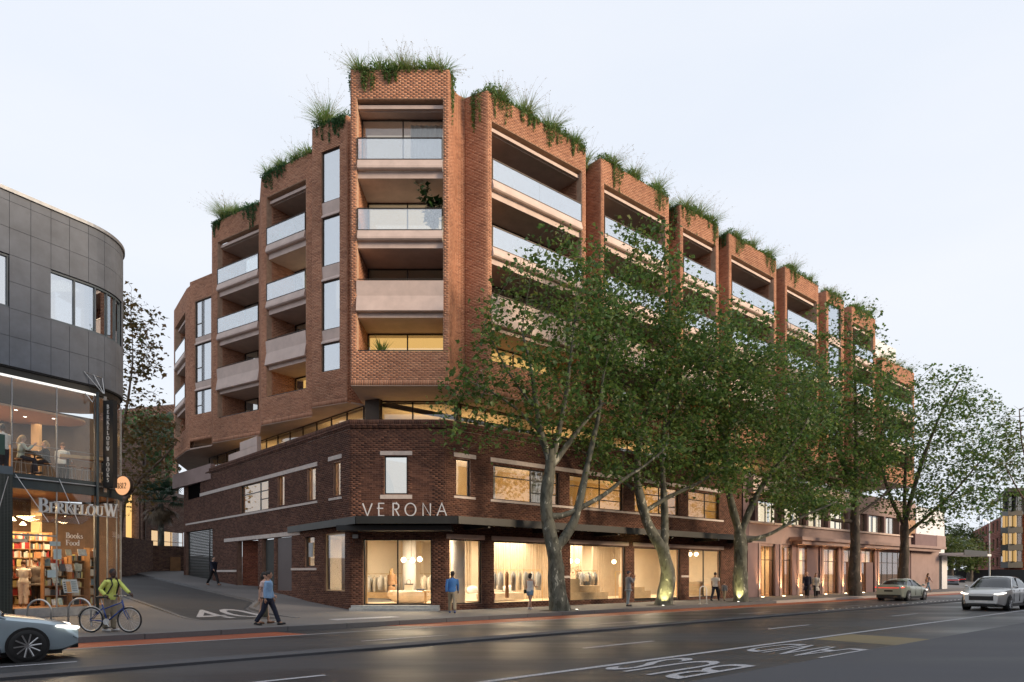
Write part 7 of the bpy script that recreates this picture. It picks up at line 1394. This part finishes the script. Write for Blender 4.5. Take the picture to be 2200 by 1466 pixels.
for a in (3.7, 4.6, 6.1): MB().ball((0, 0, 0), (.3, .14, .22), 12, 8, Matrix.Translation(sn(a, -2.9, .80))).build('cushion', 'curtain', t, smooth=True)
p = sn(3.1, -.8, .2); tag(MB().lathe([(.0, 0), (.14, .0), (.28, .2), (.3, .42), (.2, .62), (.24, .74), (.1, .84), (0, .84)], 20, Matrix.Translation(p)).build('red_stool', pbr('oxblood', (.18,.035,.025), .5), smooth=True), 'rounded dark red stool at the left of the first large window', 'stool')
for s0, lab in ((10.0, 'dark boots on the middle display block'), (8.1, 'black box frame on the tall display block')): tag(MB().box(s0, s0+.3, -1.1, -.95, .98 if s0 > 9 else 1.35, 1.2 if s0 > 9 else 1.68, FM).build('display_item', 'black_paint'), lab, 'display')
pt = tl(1.6, -.9, .85); grass('bare twiggy plant in the timber framed side street window', pt, 1.1, .5, 26, 'grass_straw', 10, name='twig_plant', group='indoor plants')
p = (-7.1, 31.6, .2); t = thing('indoor_tree', 'dark leafy plant at the left inside the corner door', 'plant', p); MB().tube([p, (p[0]+.1, p[1], 1.2), (p[0]-.05, p[1], 2.2)], [.03, .02, .01], 6).build('stem', 'bark_dark', t); P = np.array(p)+np.stack([rng.normal(0, .14, 130), rng.normal(0, .12, 130), rng.choice([.5, .95, 1.5, 2.1], 130)+rng.normal(0, .1, 130)], 1); V, F = leaves(P, .12); raw('foliage', V, F, 'leaf_ivy_dark', t)
# upstairs cafe furniture
def stool(label, c, h=.72):
    t = thing('bar_stool', label, 'stool', c, group='stools in the upstairs cafe'); M = Matrix.Translation(c); MB().lathe([(.0, h-.04), (.17, h-.04), (.18, h-.02), (.17, h), (0, h)], 16, M).build('seat', 'timber', t)
    for k in range(4): a = pi/4+k*pi/2; MB().tube([M @ Vector((.12*cos(a), .12*sin(a), h-.04)), M @ Vector((.2*cos(a), .2*sin(a), 0))], .014, 6).build('leg', 'galv', t)
    MB().tube([M @ Vector((.165*cos(a), .165*sin(a), .25)) for a in np.linspace(0, 2*pi, 13)], .009, 5).build('footring', 'galv', t)
for u, b, lab in ((44, -.95, 'stool under the woman in the pale blouse'), (101, -1.3, 'stool under the woman in the black top'), (152, -1.1, 'dark wooden stool left of the blade sign'), (185, -1.0, 'dark wooden stool nearest the blade sign')): q = ray_at(u, b); stool(lab, (q.x, q.y, 4.98))
q = ray_at(74, -1.1); t = thing('cafe_table', 'round cafe table between the two seated women', 'table', (q.x, q.y, 4.98)); MB().lathe([(0, 1.0), (.42, 1.0), (.42, 1.035), (0, 1.035)], 24, Matrix.Translation((q.x, q.y, 4.98))).build('table_top', 'dark_frame', t); MB().lathe([(.2, 0), (.2, .02), (.03, .04), (.03, 1.0)], 14, Matrix.Translation((q.x, q.y, 4.98))).build('pedestal', 'dark_frame', t)
for i, dx in enumerate((-.1, .16)): tag(MB().lathe([(.035, 0), (.035, .14), (.014, .19), (.014, .24), (0, .24)], 12, Matrix.Translation((q.x+dx, q.y-.05, 6.016))).build('water_bottle', 'clear_glass', smooth=True), 'glass water bottle at the %s of the cafe table' % ('left', 'right')[i], 'bottle', 'bottles on the cafe table')
A_, B_ = ray_at(136, -1.1), ray_at(205, -.7); f_, l_ = frame(A_, B_); t = thing('bar_counter', 'thick timber bar counter running to the glass upstairs', 'counter', (A_.x, A_.y, 4.98)); MB().box(-.1, l_+.6, -.3, .25, 5.95, 6.07, f_).build('counter_top', 'timber_pale', t)
for a in (.1, l_+.2): MB().box(a, a+.08, -.15, .05, 4.98, 5.95, f_).build('leg', 'dark_frame', t)
